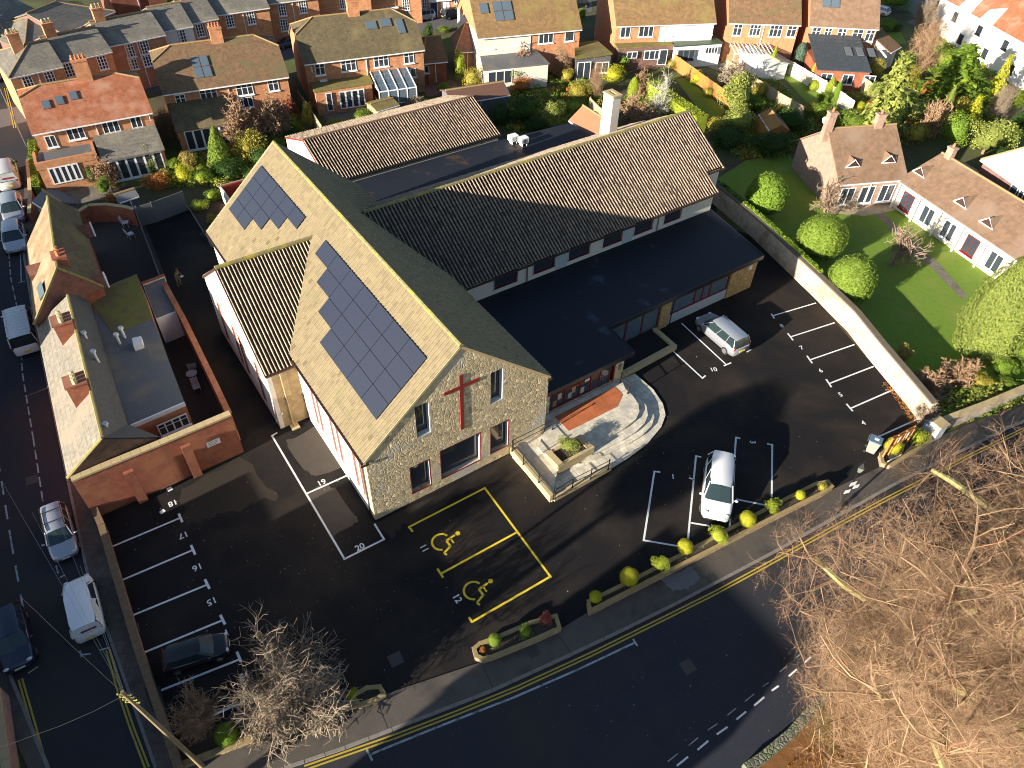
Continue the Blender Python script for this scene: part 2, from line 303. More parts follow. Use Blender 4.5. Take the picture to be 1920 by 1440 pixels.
# kerb stones
def kerb(px, wdt, z, name):
    P = [G(p, z) for p in px]; mb = MB()
    for a, b in zip(P, P[1:]):
        L = (b - a).length; n = max(1, int(L / 0.9)); d = (b - a) / L; nn = Vector((-d.y, d.x, 0)) * wdt / 2
        for i in range(n):
            p = a + d * (L * i / n + 0.015); q = a + d * (L * (i + 1) / n - 0.015)
            mb.prism([p - nn, q - nn, q + nn, p + nn], 0.0, z + random.uniform(0, 0.006))
    return mb.build(name, KERB, kind='structure')
random.seed(3)
kerb(KM, 0.16, 0.108, 'main_kerb'); kerb(KERBL[:7], 0.15, 0.108, 'left_kerb'); kerb(LROAD_L[:4], 0.15, 0.108, 'far_left_kerb')
# yellow and white road lines
def offset_line(name, px, m, wdt=0.1, z=0.022, dash=None, off=0.0):
    P = [G(p, z) for p in px]
    if off:
        Q = []
        for i, p in enumerate(P):
            d = (P[min(i + 1, len(P) - 1)] - P[max(0, i - 1)]).normalized(); Q.append(p + Vector((d.y, -d.x, 0)) * off)
        P = Q
    mb = MB()
    if not dash: line_mesh(mb, P, wdt, z)
    else:
        for a, b in zip(P, P[1:]):
            L = (b - a).length; d = (b - a) / L; t = 0
            while t < L: line_mesh(mb, [a + d * t, a + d * min(L, t + dash[0])], wdt, z); t += dash[0] + dash[1]
    return mb.build(name, m, kind='structure')
YM = [(571, 1440), (740, 1381), (860, 1335), (970, 1290), (1110, 1226), (1246, 1159), (1340, 1112), (1425, 1066), (1587, 976), (1665, 934), (1745, 893), (1821, 853), (1960, 785)]
offset_line('yellow_road_line', YM, YELW, 0.09, off=0.09); offset_line('yellow_road_line', YM, YELW, 0.09, off=-0.09)
YL = [(202, 1218), (222, 1290), (247, 1364), (276, 1440)]
offset_line('yellow_road_line', YL, YELW, 0.09, off=0.08); offset_line('yellow_road_line', YL, YELW, 0.09, off=-0.08)
YL2 = [(38, 1273), (60, 1350), (85, 1440)]
offset_line('yellow_road_line', YL2, YELW, 0.09, off=0.08); offset_line('yellow_road_line', YL2, YELW, 0.09, off=-0.08)
YL3 = [(10, 165), (20, 205), (28, 240)]
offset_line('yellow_road_line', YL3, YELW, 0.1, z=0.03, off=0.1); offset_line('yellow_road_line', YL3, YELW, 0.1, z=0.03, off=-0.1)
offset_line('white_parking_line', [(693, 1415), (818, 1364), (960, 1309), (1080, 1257), (1190, 1205)], WHITEW, 0.11)
offset_line('white_parking_line', [(688, 1405), (698, 1426)], WHITEW, 0.11, 0.026); offset_line('white_parking_line', [(1187, 1198), (1195, 1211)], WHITEW, 0.11, 0.026)
for a, b in (((1269, 1436), (1290, 1419)), ((1308, 1406), (1328, 1389)), ((1344, 1377), (1364, 1363)), ((1381, 1349), (1399, 1334)), ((1414, 1323), (1433, 1307)), ((1447, 1295), (1460, 1286)), ((1479, 1268), (1494, 1255)), ((1509, 1242), (1520, 1232)), ((1537, 1216), (1548, 1207)), ((1566, 1192), (1579, 1181))):
    offset_line('centre_dash', [a, b], WHITE, 0.09)
    offset_line('old_centre_dash', [(a[0] - 17, a[1] - 8), (b[0] - 19, b[1] - 6)], WHITEW, 0.05)
offset_line('parking_dash', [(37, 605), (42, 700), (62, 820), (82, 950)], WHITEW, 0.09, dash=(0.9, 0.35))
offset_line('centre_dash', [(-4, 860), (20, 1010), (45, 1150), (62, 1230)], WHITEW, 0.1, dash=(1.2, 0.9))
offset_line('parking_dash', [(12, 420), (20, 520), (37, 600)], WHITEW, 0.08, dash=(0.9, 0.35))
for seg in (((31, 475), (43, 473)), ((38, 474), (40, 528)), ((35, 530), (47, 527)), ((150, 1228), (170, 1226)), ((150, 1220), (153, 1232)), ((187, 1219), (205, 1214)), ((112, 1083), (122, 1078)), ((53, 1262), (71, 1250)), ((105, 1060), (109, 1075))):
    offset_line('bay_corner', list(seg), WHITEW, 0.09, 0.024)
# ------------------------------------------------------------------ car park with its painted bays
CP = [(185, 970), (456, 850), (380, 700), (268, 410), (352, 383), (397, 462), (430, 478), (600, 640), (900, 500), (1340, 330), (1345, 420), (1420, 445), (1527, 558), (1602, 645), (1673, 725), (1706, 773), (1740, 815)] + PI_[::-1][2:] + [(262, 1250), (215, 1090)]
cp = sheet('car_park', CP, 0.03, ASPH)
def strip(px, m, wdt=0.1, z=0.036, name='painted_line'):
    mb = MB(); P = [G(p, z) for p in px]; line_mesh(mb, P, wdt, z)
    for p in P[1:-1]: mb.poly([(p.x - wdt / 2, p.y - wdt / 2, z + .0005), (p.x + wdt / 2, p.y - wdt / 2, z + .0005), (p.x + wdt / 2, p.y + wdt / 2, z + .0005), (p.x - wdt / 2, p.y + wdt / 2, z + .0005)])
    return mb.build(name, m, cp)
for a, b, t in (((205, 1027), (338, 971), ((335, 963), (342, 979))), ((228, 1088), (362, 1031), ((358, 1022), (366, 1040))), ((248, 1154), (389, 1096), ((384, 1086), (393, 1104))),
                ((271, 1223), (417, 1163), ((413, 1153), (422, 1171))), ((300, 1295), (450, 1236), ((444, 1222), (452, 1241))), ((372, 1354), (485, 1302), ((478, 1294), (487, 1311)))):
    strip([a, b], WHITE, 0.12); strip(t, WHITE, 0.14, 0.040)
for a, b, t in (((1449, 592), (1530, 568), ((1446, 588), (1452, 597))), ((1481, 632), (1565, 605), ((1477, 625), (1487, 638))), ((1518, 675), (1602, 646), ((1513, 667), (1523, 681))),
                ((1555, 719), (1638, 687), ((1549, 711), (1559, 726))), ((1594, 766), (1674, 731), ((1587, 757), (1599, 771))), ((1640, 822), (1742, 776), ((1638, 820), (1642, 824)))):
    strip([a, b], WHITE, 0.12); strip(t, WHITE, 0.14, 0.040)
strip([(520, 811), (510, 817), (646, 1048), (720, 1011), (702, 982)], WHITE, 0.12)
strip([(576, 925), (652, 891)], WHITE, 0.12)
strip([(774, 997), (767, 988), (909, 915), (1032, 1081), (885, 1166), (879, 1157)], YEL, 0.13)
strip([(826, 1076), (969, 998)], YEL, 0.13); strip([(820, 1066), (831, 1083)], YEL, 0.13, 0.041)
strip([(1238, 885), (1227, 884), (1207, 1013), (1272, 1024)], WHITE, 0.12)
strip([(1315, 857), (1305, 855), (1290, 1010)], WHITE, 0.12); strip([(1294, 980), (1330, 986)], WHITE, 0.12); strip([(1292, 896), (1302, 899)], WHITE, 0.12)
strip([(1388, 822), (1380, 820), (1368, 990)], WHITE, 0.12); strip([(1380, 936), (1435, 947)], WHITE, 0.12)
strip([(1438, 832), (1448, 834), (1447, 932)], WHITE, 0.12)
strip([(1262, 658), (1317, 709), (1323, 704)], WHITE, 0.12); strip([(1278, 606), (1362, 684)], WHITE, 0.12); strip([(1357, 686), (1371, 680)], WHITE, 0.12, 0.041)
strip([(1400, 660), (1408, 655)], WHITE, 0.12)
for p in (((316, 914), (320, 920)), ((302, 957), (307, 961))): strip(list(p), WHITE, 0.3)
AZ = R(35.5); bv = Vector((math.cos(AZ), math.sin(AZ), 0)); av = Vector((-math.sin(AZ), math.cos(AZ), 0))
def glyphs(txt, px, h, ang, m, z=0.040):
    cu = bpy.data.curves.new('painted_number', 'FONT'); cu.body = txt; cu.size = h; cu.align_x = 'CENTER'; cu.align_y = 'CENTER'; cu.offset = h * 0.02
    o = bpy.data.objects.new('tmp', cu); C.objects.link(o); dg = bpy.context.evaluated_depsgraph_get(); me = bpy.data.meshes.new_from_object(o.evaluated_get(dg)); bpy.data.objects.remove(o)
    me.materials.clear(); me.materials.append(m); n = bpy.data.objects.new('painted_number', me); C.objects.link(n)
    p = G(px, z); n.location = p; n.rotation_euler = (0, 0, ang); n.parent = cp; return n
A = math.degrees(AZ)
for t, px, an in (('17', (344, 1003), A + 180), ('16', (370, 1063), A + 180), ('15', (397, 1127), A + 180), ('14', (420, 1188), A + 180), ('18', (324, 943), A + 180), ('13', (458, 1267), A + 180),
                  ('19', (603, 905), A), ('20', (675, 1026), A), ('11', (795, 1028), A - 90), ('12', (857, 1122), A - 90), ('10', (1338, 693), A - 25),
                  ('8', (1466, 611), A - 20), ('7', (1503, 652), A - 20), ('6', (1539, 695), A - 20), ('5', (1576, 740), A - 20), ('4', (1619, 793), A - 20), ('3', (1411, 829), -90), ('1', (1262, 894), 0)):
    glyphs(t, px, 0.56, R(an), WHITE)
def wheelchair(px):
    c = G(px, 0.04); X = -av; Y = bv; mb = MB()
    def W(x, y): q = c + X * x + Y * y; return (q.x, q.y)
    def thick(pts, wd): line_mesh(mb, [W(*p) for p in pts], wd, 0.041)
    arc = [(-0.15 + 0.55 * math.cos(R(t)), -0.3 + 0.55 * math.sin(R(t))) for t in range(110, 345, 12)]; thick(arc, 0.13)
    thick([(-0.12, 0.62), (-0.05, 0.0), (0.42, 0.0)], 0.14); thick([(-0.1, 0.28), (0.32, 0.28)], 0.11); thick([(0.38, 0.02), (0.6, -0.55), (0.80, -0.47)], 0.13)
    mb.cyl(W(-0.13, 0.83), 0.15, 0.038, 0.041, 12)
    return mb.build('wheelchair_symbol', YEL, cp)
wheelchair((838, 1015)); wheelchair((899, 1106))
# paler dry patches where cars stood (flat stains in the surface)
def patch(px, r, ang, sx, sy, seed, m=DRYP, z=0.033):
    random.seed(seed); c = G(px, z); pts = []
    for i in range(28):
        t = 2 * math.pi * i / 28; k = 1 + 0.10 * math.sin(3 * t + seed) + 0.05 * math.sin(7 * t) + random.uniform(-.03, .03)
        e = 0.35; x = sx * math.copysign(abs(math.cos(t)) ** e, math.cos(t)) * k; y = sy * math.copysign(abs(math.sin(t)) ** e, math.sin(t)) * k
        q = c + av * x + bv * y; pts.append((q.x, q.y, z))
    MB().poly(pts[::-1] if False else pts).build('dry_or_sunlit_patch', m, cp)
patch((622, 955), 0, 0, 1.9, 0.9, 2); patch((590, 845), 0, 0, 2.0, 1.25, 5)
# ------------------------------------------------------------------ gardens
sheet('lawn', [(1345, 335), (1400, 300), (1480, 290), (1560, 400), (1610, 385), (1700, 398), (1850, 505), (1960, 600), (1960, 720), (1745, 770), (1640, 640), (1530, 505)], 0.03, LAWN)
PATHM = mat('path paving', (0.16, 0.14, 0.115), 'slabs', 0.25, 1.6, 0.85, 0.2)
sheet('garden_path', [(1637, 398), (1652, 396), (1760, 494), (1815, 556), (1803, 560), (1744, 500)], 0.036, PATHM)
sheet('patio', [(1560, 400), (1575, 372), (1690, 360), (1740, 400), (1895, 520), (1880, 530), (1760, 430), (1690, 392), (1620, 405)], 0.04, mat('patio stone', (0.40, 0.33, 0.23), 'slabs', 0.2, 1.6, 0.85, 0.2))
for i, q in enumerate(([(1265, 148), (1290, 146), (1360, 205), (1345, 235), (1310, 205)], [(1452, 128), (1476, 130), (1560, 190), (1525, 205)], [(1745, 95), (1790, 75), (1815, 80), (1850, 110), (1800, 130), (1750, 120)],
                       [(1660, 60), (1690, 60), (1700, 82), (1665, 82)], [(1130, 175), (1150, 170), (1150, 200), (1135, 205)])):
    sheet('garden_lawn', q, 0.03, LAWN)
sheet('garden_patio', [(606, 215), (700, 195), (735, 225), (625, 255)], 0.03, PATHM)
sheet('garden_patio', [(780, 150), (850, 150), (870, 178), (800, 180)], 0.03, BRICKP)
sheet('garden_patio', [(1310, 118), (1375, 112), (1420, 135), (1375, 145)], 0.03, PATHM)
sheet('garden_patio', [(1440, 85), (1500, 100), (1520, 130), (1470, 125)], 0.03, BRICKP)
sheet('garden_patio', [(85, 362), (200, 330), (215, 370), (100, 390)], 0.03, PATHM)
sheet('far_street', [(1640, 22), (1700, 20), (1790, 60), (1960, 180), (1960, 130), (1850, 60), (1745, 0), (1720, -25), (1660, 5), (1640, 10)], 0.02, ROADL)
sheet('far_verge', [(1700, 40), (1712, 36), (1960, 205), (1960, 240), (1850, 150)], 0.03, BRICKP)
sheet('yard', [(60, 560), (140, 905), (185, 965), (456, 850), (268, 410), (150, 390), (95, 380)], 0.02, mat('dark yard', (0.05, 0.04, 0.035), 'noise', 0.3, 2, 0.9))
sheet('planting_bed', [(352, 383), (397, 462), (430, 478), (470, 400), (420, 350)], 0.05, MULCH, 0.05)
kerb([(350, 383), (385, 440), (397, 462), (418, 468)], 0.1, 0.1, 'bed_kerb')

# manhole covers, pavement joints and repair patches
IRON = mat('cast iron cover', (0.05, 0.045, 0.04), 'noise', 0.4, 9, 0.6)
for px, z, s in (((250, 1180), .105, .3), ((742, 1236), .036, .35), ((1000, 1222), .105, .3), ((1335, 1085), .105, .3), ((300, 1330), .105, .28), ((1290, 1250), .02, .35), ((60, 900), .02, .35)):
    c = G(px, z); MB().box(-s, s, -s, s, 0, .006, T(c.x, c.y, z) @ rot(R(30))).build('manhole_cover', IRON, kind='structure')
JNT = mat('pavement joint', (.03, .026, .024), 'noise', .2, 4, .9)
for a_, b_ in (((707, 1315), (728, 1368)), ((905, 1248), (925, 1290)), ((1045, 1190), (1070, 1222)), ((1683, 868), (1712, 884)), ((1668, 892), (1684, 902))):
    line_mesh(mb := MB(), [G(a_, .104), G(b_, .104)], .03, .1045); mb.build('pavement_joint', JNT, kind='structure')
sheet('pavement_patch', [(1668, 893), (1690, 878), (1712, 886), (1684, 903)], .1035, mat('brown patch', (.10, .075, .05), 'asphalt', .3, 2, .8))
sheet('pavement_patch', [(270, 1290), (300, 1285), (312, 1330), (285, 1335)], .1035, mat('dark patch', (.04, .036, .034), 'asphalt', .3, 2, .8))
for seg in ([(700, 1120), (1000, 1290)],) [:0]: pass

def ragged(px, m, seed, name, z, par=None, amp=.25, n=7):
    rnd = random.Random(seed); P = [G(p, z) for p in px]; Q = []
    for a_, b_ in zip(P, P[1:] + P[:1]):
        for k in range(n): q = a_.lerp(b_, k / n); Q.append((q.x + rnd.gauss(0, amp) * .5, q.y + rnd.gauss(0, amp) * .5, z))
    ar = sum(Q[i][0] * Q[(i + 1) % len(Q)][1] - Q[(i + 1) % len(Q)][0] * Q[i][1] for i in range(len(Q))); o = MB().poly(Q if ar > 0 else Q[::-1]).build(name, m, par)
    if par is None: o['kind'] = 'structure'
    return o
DRYSUN = mat('dry sunlit asphalt', (.034, .028, .023), 'asphalt', .3, 2, .85, .2, spec=.2)  # dry ground by gable and brick wall, its sunlit brown painted in
ragged([(702, 984), (960, 852), (1000, 905), (940, 900), (880, 918), (800, 965), (760, 985), (735, 1010)], DRYSUN, 4, 'dry_or_sunlit_patch', .0335, cp, .2)
ragged([(330, 915), (455, 856), (520, 935), (430, 960), (350, 985)], DRYSUN, 5, 'dry_or_sunlit_patch', .0335, cp, .3)
ragged([(1240, 1085), (1300, 1062), (1312, 1085), (1290, 1105), (1262, 1108)], mat('bluish wet patch', (.13, .13, .14), 'asphalt', .2, 2, .5, .1), 7, 'wet_pavement_patch', .1025, None, .15)
# ------------------------------------------------------------------ shared building helpers
g0 = G((700, 978))
def frame(o, px, z=0.0):
    """photo point at height z in the local plan coordinates of o (an Empty turned about z)"""
    q = G(px, z) - o.location; a = o.rotation_euler.z
    return (q.x * math.cos(a) + q.y * math.sin(a), -q.x * math.sin(a) + q.y * math.cos(a))
def ony(o, px, y):
    """photo point on the vertical plane y = const of o -> (x, z)"""
    a = o.rotation_euler.z; n = Vector((-math.sin(a), math.cos(a), 0)); d = ray(*px)
    P0 = o.location + n * y; t = (P0 - CAM).dot(n) / d.dot(n); q = CAM + d * t - o.location
    return (q.x * math.cos(a) + q.y * math.sin(a), q.z)
def onx(o, px, x):
    a = o.rotation_euler.z; n = Vector((math.cos(a), math.sin(a), 0)); d = ray(*px)
    P0 = o.location + n * x; t = (P0 - CAM).dot(n) / d.dot(n); q = CAM + d * t - o.location
    return (-q.x * math.sin(a) + q.y * math.cos(a), q.z)
def holes_wall(mb, x0, x1, top, holes, y, thick, breaks=(), z0=0.0, side='y'):
    """front wall as strips around rectangular openings; top(x) is its upper edge"""
    xs = sorted(set([x0, x1] + [h[0] for h in holes] + [h[1] for h in holes] + [b for b in breaks if x0 < b < x1]))
    def put(xa, xb, za, zb, zc, zd):
        q = [(xa, y, za), (xb, y, zb), (xb, y, zc), (xa, y, zd)]
        if side == 'x': q = [(y, p[0], p[2]) for p in q][::-1]; mb.sweep(q[::-1], (thick, 0, 0))
        else: mb.sweep(q, (0, thick, 0))
    for xa, xb in zip(xs, xs[1:]):
        hs = sorted([h for h in holes if h[0] <= xa + 1e-6 and h[1] >= xb - 1e-6], key=lambda h: h[2]); z = z0
        for h in hs: put(xa, xb, z, z, h[2], h[2]) if h[2] > z + 1e-4 else None; z = h[3]
        put(xa, xb, z, z, top(xb), top(xa))
def pantile(name, m, par, O, U, V, Lu, Lv, pitch=0.24, course=0.4, amp=0.05, cut=None, shape='roll', keep=None):
    """interlocking roll tiles as real relief; O eave corner, U along the eave, V up the slope"""
    O, U, V = Vector(O), Vector(U).normalized(), Vector(V).normalized(); N = U.cross(V)
    if N.z < 0: N = -N
    prof = [(0.0, 0), (0.08, .75), (0.2, 1), (0.34, .75), (0.44, 0), (0.72, -.08)]
    if shape == 'flat': prof = [(0.0, 0), (0.1, .5), (0.2, .6), (0.3, .5), (0.42, 0), (0.7, 0.1)]
    nu = int(round(Lu / pitch)); nv = int(math.ceil(Lv / course)); us = [(i + f) * pitch for i in range(nu) for f, _ in prof] + [nu * pitch]
    hs = [h for i in range(nu) for _, h in prof] + [0]; k = len(us); v = []; f = []
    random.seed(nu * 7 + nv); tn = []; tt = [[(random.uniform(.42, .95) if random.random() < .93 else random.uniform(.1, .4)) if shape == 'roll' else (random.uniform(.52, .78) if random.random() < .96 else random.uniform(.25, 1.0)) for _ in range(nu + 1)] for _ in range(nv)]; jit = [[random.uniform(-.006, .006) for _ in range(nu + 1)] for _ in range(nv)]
    for j in range(nv):
        for e in (0, 1):
            s = min(Lv, (j + e) * course); lift = 0.03 * (1 - e)
            for i in range(k):
                v.append(O + U * us[i] + V * s + N * (0.02 + hs[i] * amp + lift + jit[j][min(nu, i // len(prof))]))
    for j in range(2 * nv - 1):
        for i in range(k - 1):
            if keep and not keep((us[i] + us[i + 1]) / 2, (j + .5) / 2 * course): continue
            q_ = i % len(prof); tn.append(max(.26, min(1, tt[j // 2][min(nu, i // len(prof))] * (1 - .45 * (j % 2)) * (.6 if shape == 'flat' and q_ == 4 else 1))) if q_ < 4 or shape == 'flat' else .0 if shape == 'roll' else .5)  # valleys and course laps tinted darker: grime plus painted shade for stripe contrast
            f.append((j * k + i, j * k + i + 1, (j + 1) * k + i + 1, (j + 1) * k + i))
    me = bpy.data.meshes.new(name); me.from_pydata([tuple(p) for p in v], [], f); me.materials.append(m); me.update()
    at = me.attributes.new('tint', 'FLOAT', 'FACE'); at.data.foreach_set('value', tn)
    o = bpy.data.objects.new(name, me); C.objects.link(o); o.parent = par; return o
def ridge_caps(mb, a, b, r=0.13, L=0.45):
    a, b = Vector(a), Vector(b); n = max(1, int((b - a).length / L)); d = (b - a) / n
    for i in range(n):
        p = a + d * i + d * 0.02; q = a + d * (i + 1); mb.tube([p, q], [r, r * 0.93], 8)
    return mb
def verge(mb, a, b, w=0.12, h=0.22, x=0):
    """a board along a sloping edge"""
    a, b = Vector(a), Vector(b); d = b - a; s = Vector((w if x == 0 else 0, w if x else 0, 0))
    q = [a - s / 2 + Vector((0, 0, -h)), a + s / 2 + Vector((0, 0, -h)), a + s / 2, a - s / 2]; mb.sweep(q, d); return mb
# ------------------------------------------------------------------ the church
ch = empty('church', tuple(g0), AZ, 'stone-gabled church with a red cross and solar panels on its tan tiled roof', 'church')
L_ = lambda p, z=0.0: frame(ch, p, z)
XL, XR, XM, ZE, ZR, YB = 0.15, 12.75, 6.45, 5.6, 11.25, 26.6
def gtop(x): return ZE + (ZR - 0.12 - ZE) * (1 - abs(x - XM) / (XM - XL)) if True else 0
W1, W2 = (3.42, 4.35, 5.5, 8.1), (8.42, 9.32, 5.5, 8.15); D1, D2, D3 = (2.72, 4.12, .72, 3.3), (4.8, 7.75, .75, 3.5), (8.42, 9.86, .85, 3.45)
mb = MB(); holes_wall(mb, XL, XR, gtop, [W1, W2, D1, D2, D3], 0.0, 0.5, (XM,)); mb.build('gable_wall', STONE, ch)
lw = []
for ps in (((579, 713), (591, 768)), ((588, 727), (600, 779)), ((614, 770), (628, 825)), ((626, 786), (640, 845)), ((656, 825), (670, 886)), ((670, 846), (681, 902))):
    (ya, za), (yb, zb) = onx(ch, ps[0], XL), onx(ch, ps[1], XL); yc = (ya + yb) / 2; lw.append((yc - .23, yc + .23, max(1.0, zb), min(za, 5.1)))
lw = [(a, b, 1.15, 4.9) for a, b, _, _ in lw]
mb = MB(); holes_wall(mb, 0.5, YB, lambda x: ZE, sorted(lw), XL + 0.4, 0.0001 - 0.4, (), 0, 'x')
mb.box(XR - .4, XR, 0.5, YB, 0, ZE); mb.box(XL + .4, XR - .4, YB - .4, YB, 0, ZE)
mb.poly([(XL, YB, ZE), (XR, YB, ZE), (XM, YB, ZR - .12)][::-1])
mb.build('nave_wall', RENDW, ch)
WOODR = mat('orange red window timber', (0.50, 0.10, 0.03), 'noise', 0.2, 3, 0.6)
for a, b, c, d in lw:
    f = MB()
    for y in (a, b - .06): f.box(XL + .12, XL + .22, y, y + .06, c, d)
    for k in range(6): z = c + (d - c - .06) * k / 5; f.box(XL + .125, XL + .215, a + .06, b - .06, z, z + .06)
    fo = f.build('nave_window', WOODR, ch); MB().box(XL + .17, XL + .19, a + .06, b - .06, c + .06, d - .06).build('pane', PANE, fo)
def recess_window(nm, w, dep, red=True):
    x0, x1, z0, z1 = w; f = MB(); y = dep; q = .06
    yy = (.0, .06) if red else (y - .06, y)
    f.box(x0, x0 + q, yy[0], yy[1], z0, z1); f.box(x1 - q, x1, yy[0], yy[1], z0, z1); f.box(x0 + q, x1 - q, yy[0], yy[1], z0, z0 + q); f.box(x0 + q, x1 - q, yy[0], yy[1], z1 - q, z1)
    o = f.build(nm, RED, ch); MB().box(x0 + .01, x1 - .01, y - .03, y - .02, z0 + .01, z1 - .01).build('pane', PANE, o)
    r = MB(); r.box(x1 - .06, x1 - .003, .065 if red else .004, y - .061, z0, z1)
    if not red: r.box(x0 + .003, x1 - .061, .004, y - .061, z0 + .003, z0 + .05)
    r.build('reveal', LEDGE, o); return o
recess_window('tall_window', W1, 0.45, False); recess_window('tall_window', W2, 0.45, False)
recess_window('ground_window', D1, 0.42); recess_window('ground_window', D2, 0.42); o = recess_window('ground_window', D3, 0.42)
MB().box(D3[0] + .09, D3[1] - .09, .43, .44, D3[2] + .1, D3[3] - .1).build('glow', mat('warm blind', (0.55, 0.28, 0.10), 'noise', .3, 1, .8), o)  # warm panel: the glow of the lit room put into the colour
em = MB()
for dx, dz in ((0, 0), (.09, 0), (-.09, 0), (0, .09), (0, -.09)): em.cyl((3.3 + dx, 2.75 + dz), 0.06, 0.345, 0.355, 10, axis='y')
em.build('round_emblem', CLADW, ch)
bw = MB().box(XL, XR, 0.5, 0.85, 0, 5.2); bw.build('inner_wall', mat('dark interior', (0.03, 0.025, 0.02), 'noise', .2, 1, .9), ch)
x = MB(); x.box(6.29, 6.53, -.055, -.004, 4.55, 9.05); x.box(5.28, 6.289, -.055, -.004, 8.01, 8.25); x.box(6.531, 7.62, -.055, -.004, 8.01, 8.25)
x.build('cross', REDC, ch, bevel=.01)
# roofs
ze, xe = 5.62, 0.02; Ls = math.hypot(XM - xe, ZR - ze)
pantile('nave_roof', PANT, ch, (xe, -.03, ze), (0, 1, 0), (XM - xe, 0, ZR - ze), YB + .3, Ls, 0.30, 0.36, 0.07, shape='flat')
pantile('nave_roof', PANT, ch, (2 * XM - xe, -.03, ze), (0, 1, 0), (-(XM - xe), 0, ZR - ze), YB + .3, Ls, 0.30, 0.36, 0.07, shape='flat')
mb = MB(); mb.poly([(xe, -.02, ze - .1), (XM, -.02, ZR - .1), (XM, YB + .15, ZR - .1), (xe, YB + .15, ze - .1)]); mb.poly([(2 * XM - xe, -.02, ze - .1), (XM, -.02, ZR - .1), (XM, YB + .15, ZR - .1), (2 * XM - xe, YB + .15, ze - .1)][::-1])
mb.build('roof_deck', GUT, ch)
ridge_caps(MB(), (XM, -.12, ZR + .03), (XM, YB + .18, ZR + .03), 0.15).build('ridge_tiles', MOSSR, ch)
mb = MB(); verge(mb, (xe, -.035, ze + .02), (XM, -.035, ZR + .02), .06, .2, 1); verge(mb, (2 * XM - xe, -.035, ze + .02), (XM, -.035, ZR + .02), .06, .2, 1); verge(mb, (xe, YB + .2, ze + .06), (XM, YB + .2, ZR + .08), .1, .2, 1); verge(mb, (2 * XM - xe, YB + .2, ze + .06), (XM, YB + .2, ZR + .08), .1, .2, 1)
mb.build('verge_trim', COPE, ch)
mb = MB(); mb.box(xe - .16, xe - .02, -.06, 9.9, ze - .13, ze - .02); mb.box(xe - .16, xe - .02, 22.2, YB + .2, ze - .13, ze - .02); mb.box(xe - .2, xe + .3, -.12, -.07, ze - .3, ze - .14); mb.box(12.6, 12.95, -.12, -.07, ze - .28, ze - .12)
mb.box(XL - .09, XL - .01, 2.0, 2.08, .1, ze - .14) if False else None
mb.build('gutter', GUT, ch)
# hall (east wing)
YE, YR, ZH, ZHR, XH0, XH1 = 11.1, 18.0, 5.0, 9.0, 8.6, 41.0
hs = math.hypot(YR - YE, ZHR - ZH)
def keep_hall(u, s): return not (XH0 + u > 38.9 and s < hs * 0.25)
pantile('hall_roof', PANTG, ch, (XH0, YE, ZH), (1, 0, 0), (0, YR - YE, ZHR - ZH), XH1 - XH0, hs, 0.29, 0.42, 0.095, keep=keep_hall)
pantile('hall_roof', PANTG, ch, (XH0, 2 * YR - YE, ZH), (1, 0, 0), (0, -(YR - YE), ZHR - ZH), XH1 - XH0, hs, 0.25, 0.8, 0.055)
mb = MB(); mb.poly([(XH0, YE + .1, ZH - .08), (38.9, YE + .1, ZH - .08), (38.9, YR, ZHR - .1), (XH0, YR, ZHR - .1)]); mb.poly([(38.9, 12.9, 5.95), (XH1 - .03, 12.9, 5.95), (XH1 - .03, YR, ZHR - .1), (38.9, YR, ZHR - .1)])
mb.poly([(XH0, 2 * YR - YE, ZH - .08), (XH1 - .03, 2 * YR - YE, ZH - .08), (XH1 - .03, YR, ZHR - .1), (XH0, YR, ZHR - .1)][::-1]); mb.build('roof_deck', GUT, ch)
ridge_caps(MB(), (9.2, YR, ZHR + .05), (XH1, YR, ZHR + .05), 0.14).build('ridge_tiles', MOSSR, ch)
mb = MB(); verge(mb, (XH1, 12.8, 6.02), (XH1, YR, ZHR + .04), .1, .2); verge(mb, (38.95, YE, ZH + .04), (38.95, 12.8, 6.0), .1, .2); verge(mb, (XH1, 2 * YR - YE, ZH), (XH1, YR, ZHR + .04), .1, .2); mb.build('verge_trim', COPE, ch)
mb = MB(); mb.box(12.9, 39.0, YE - .14, YE - .01, ZH - .12, ZH - .01); mb.box(38.9, 41.1, 12.66, 12.79, 5.86, 5.97); mb.build('gutter', GUT, ch)
FZ = 3.15                                            # flat roof level
YC = 11.45                                           # clerestory wall face
wins = []
for a, b in (((926, 545), (970, 522)), ((999, 518), (1040, 496)), ((1065, 490), (1106, 467)), ((1129, 465), (1167, 441)), ((1187, 444), (1224, 420)), ((1243, 422), (1277, 400))):
    x0 = ony(ch, a, YC)[0]; x1 = ony(ch, b, YC)[0]; wins.append((x0, x1, 3.55, 4.78))
mb = MB(); holes_wall(mb, XR, 38.8, lambda x: ZH, wins, YC, .3, (), FZ - .3); mb.box(38.8, 41.0, 13.2, 13.5, 0, 5.95); mb.box(38.5, 38.8, YC + .3, 13.5, 0, 5.3); mb.box(40.7, 41.0, 13.5, 22.7, 0, ZH)
mb.poly([(41.0, 13.2, ZH), (41.0, 22.8, ZH), (41, YR, ZHR - .2)]); mb.box(XR, 40.7, 24.4, 24.7, 0, ZH - .1); mb.build('hall_wall', RENDW, ch)
STF = mat('pale window surround', (0.55, 0.52, 0.46), 'noise', .1, 2, .8)
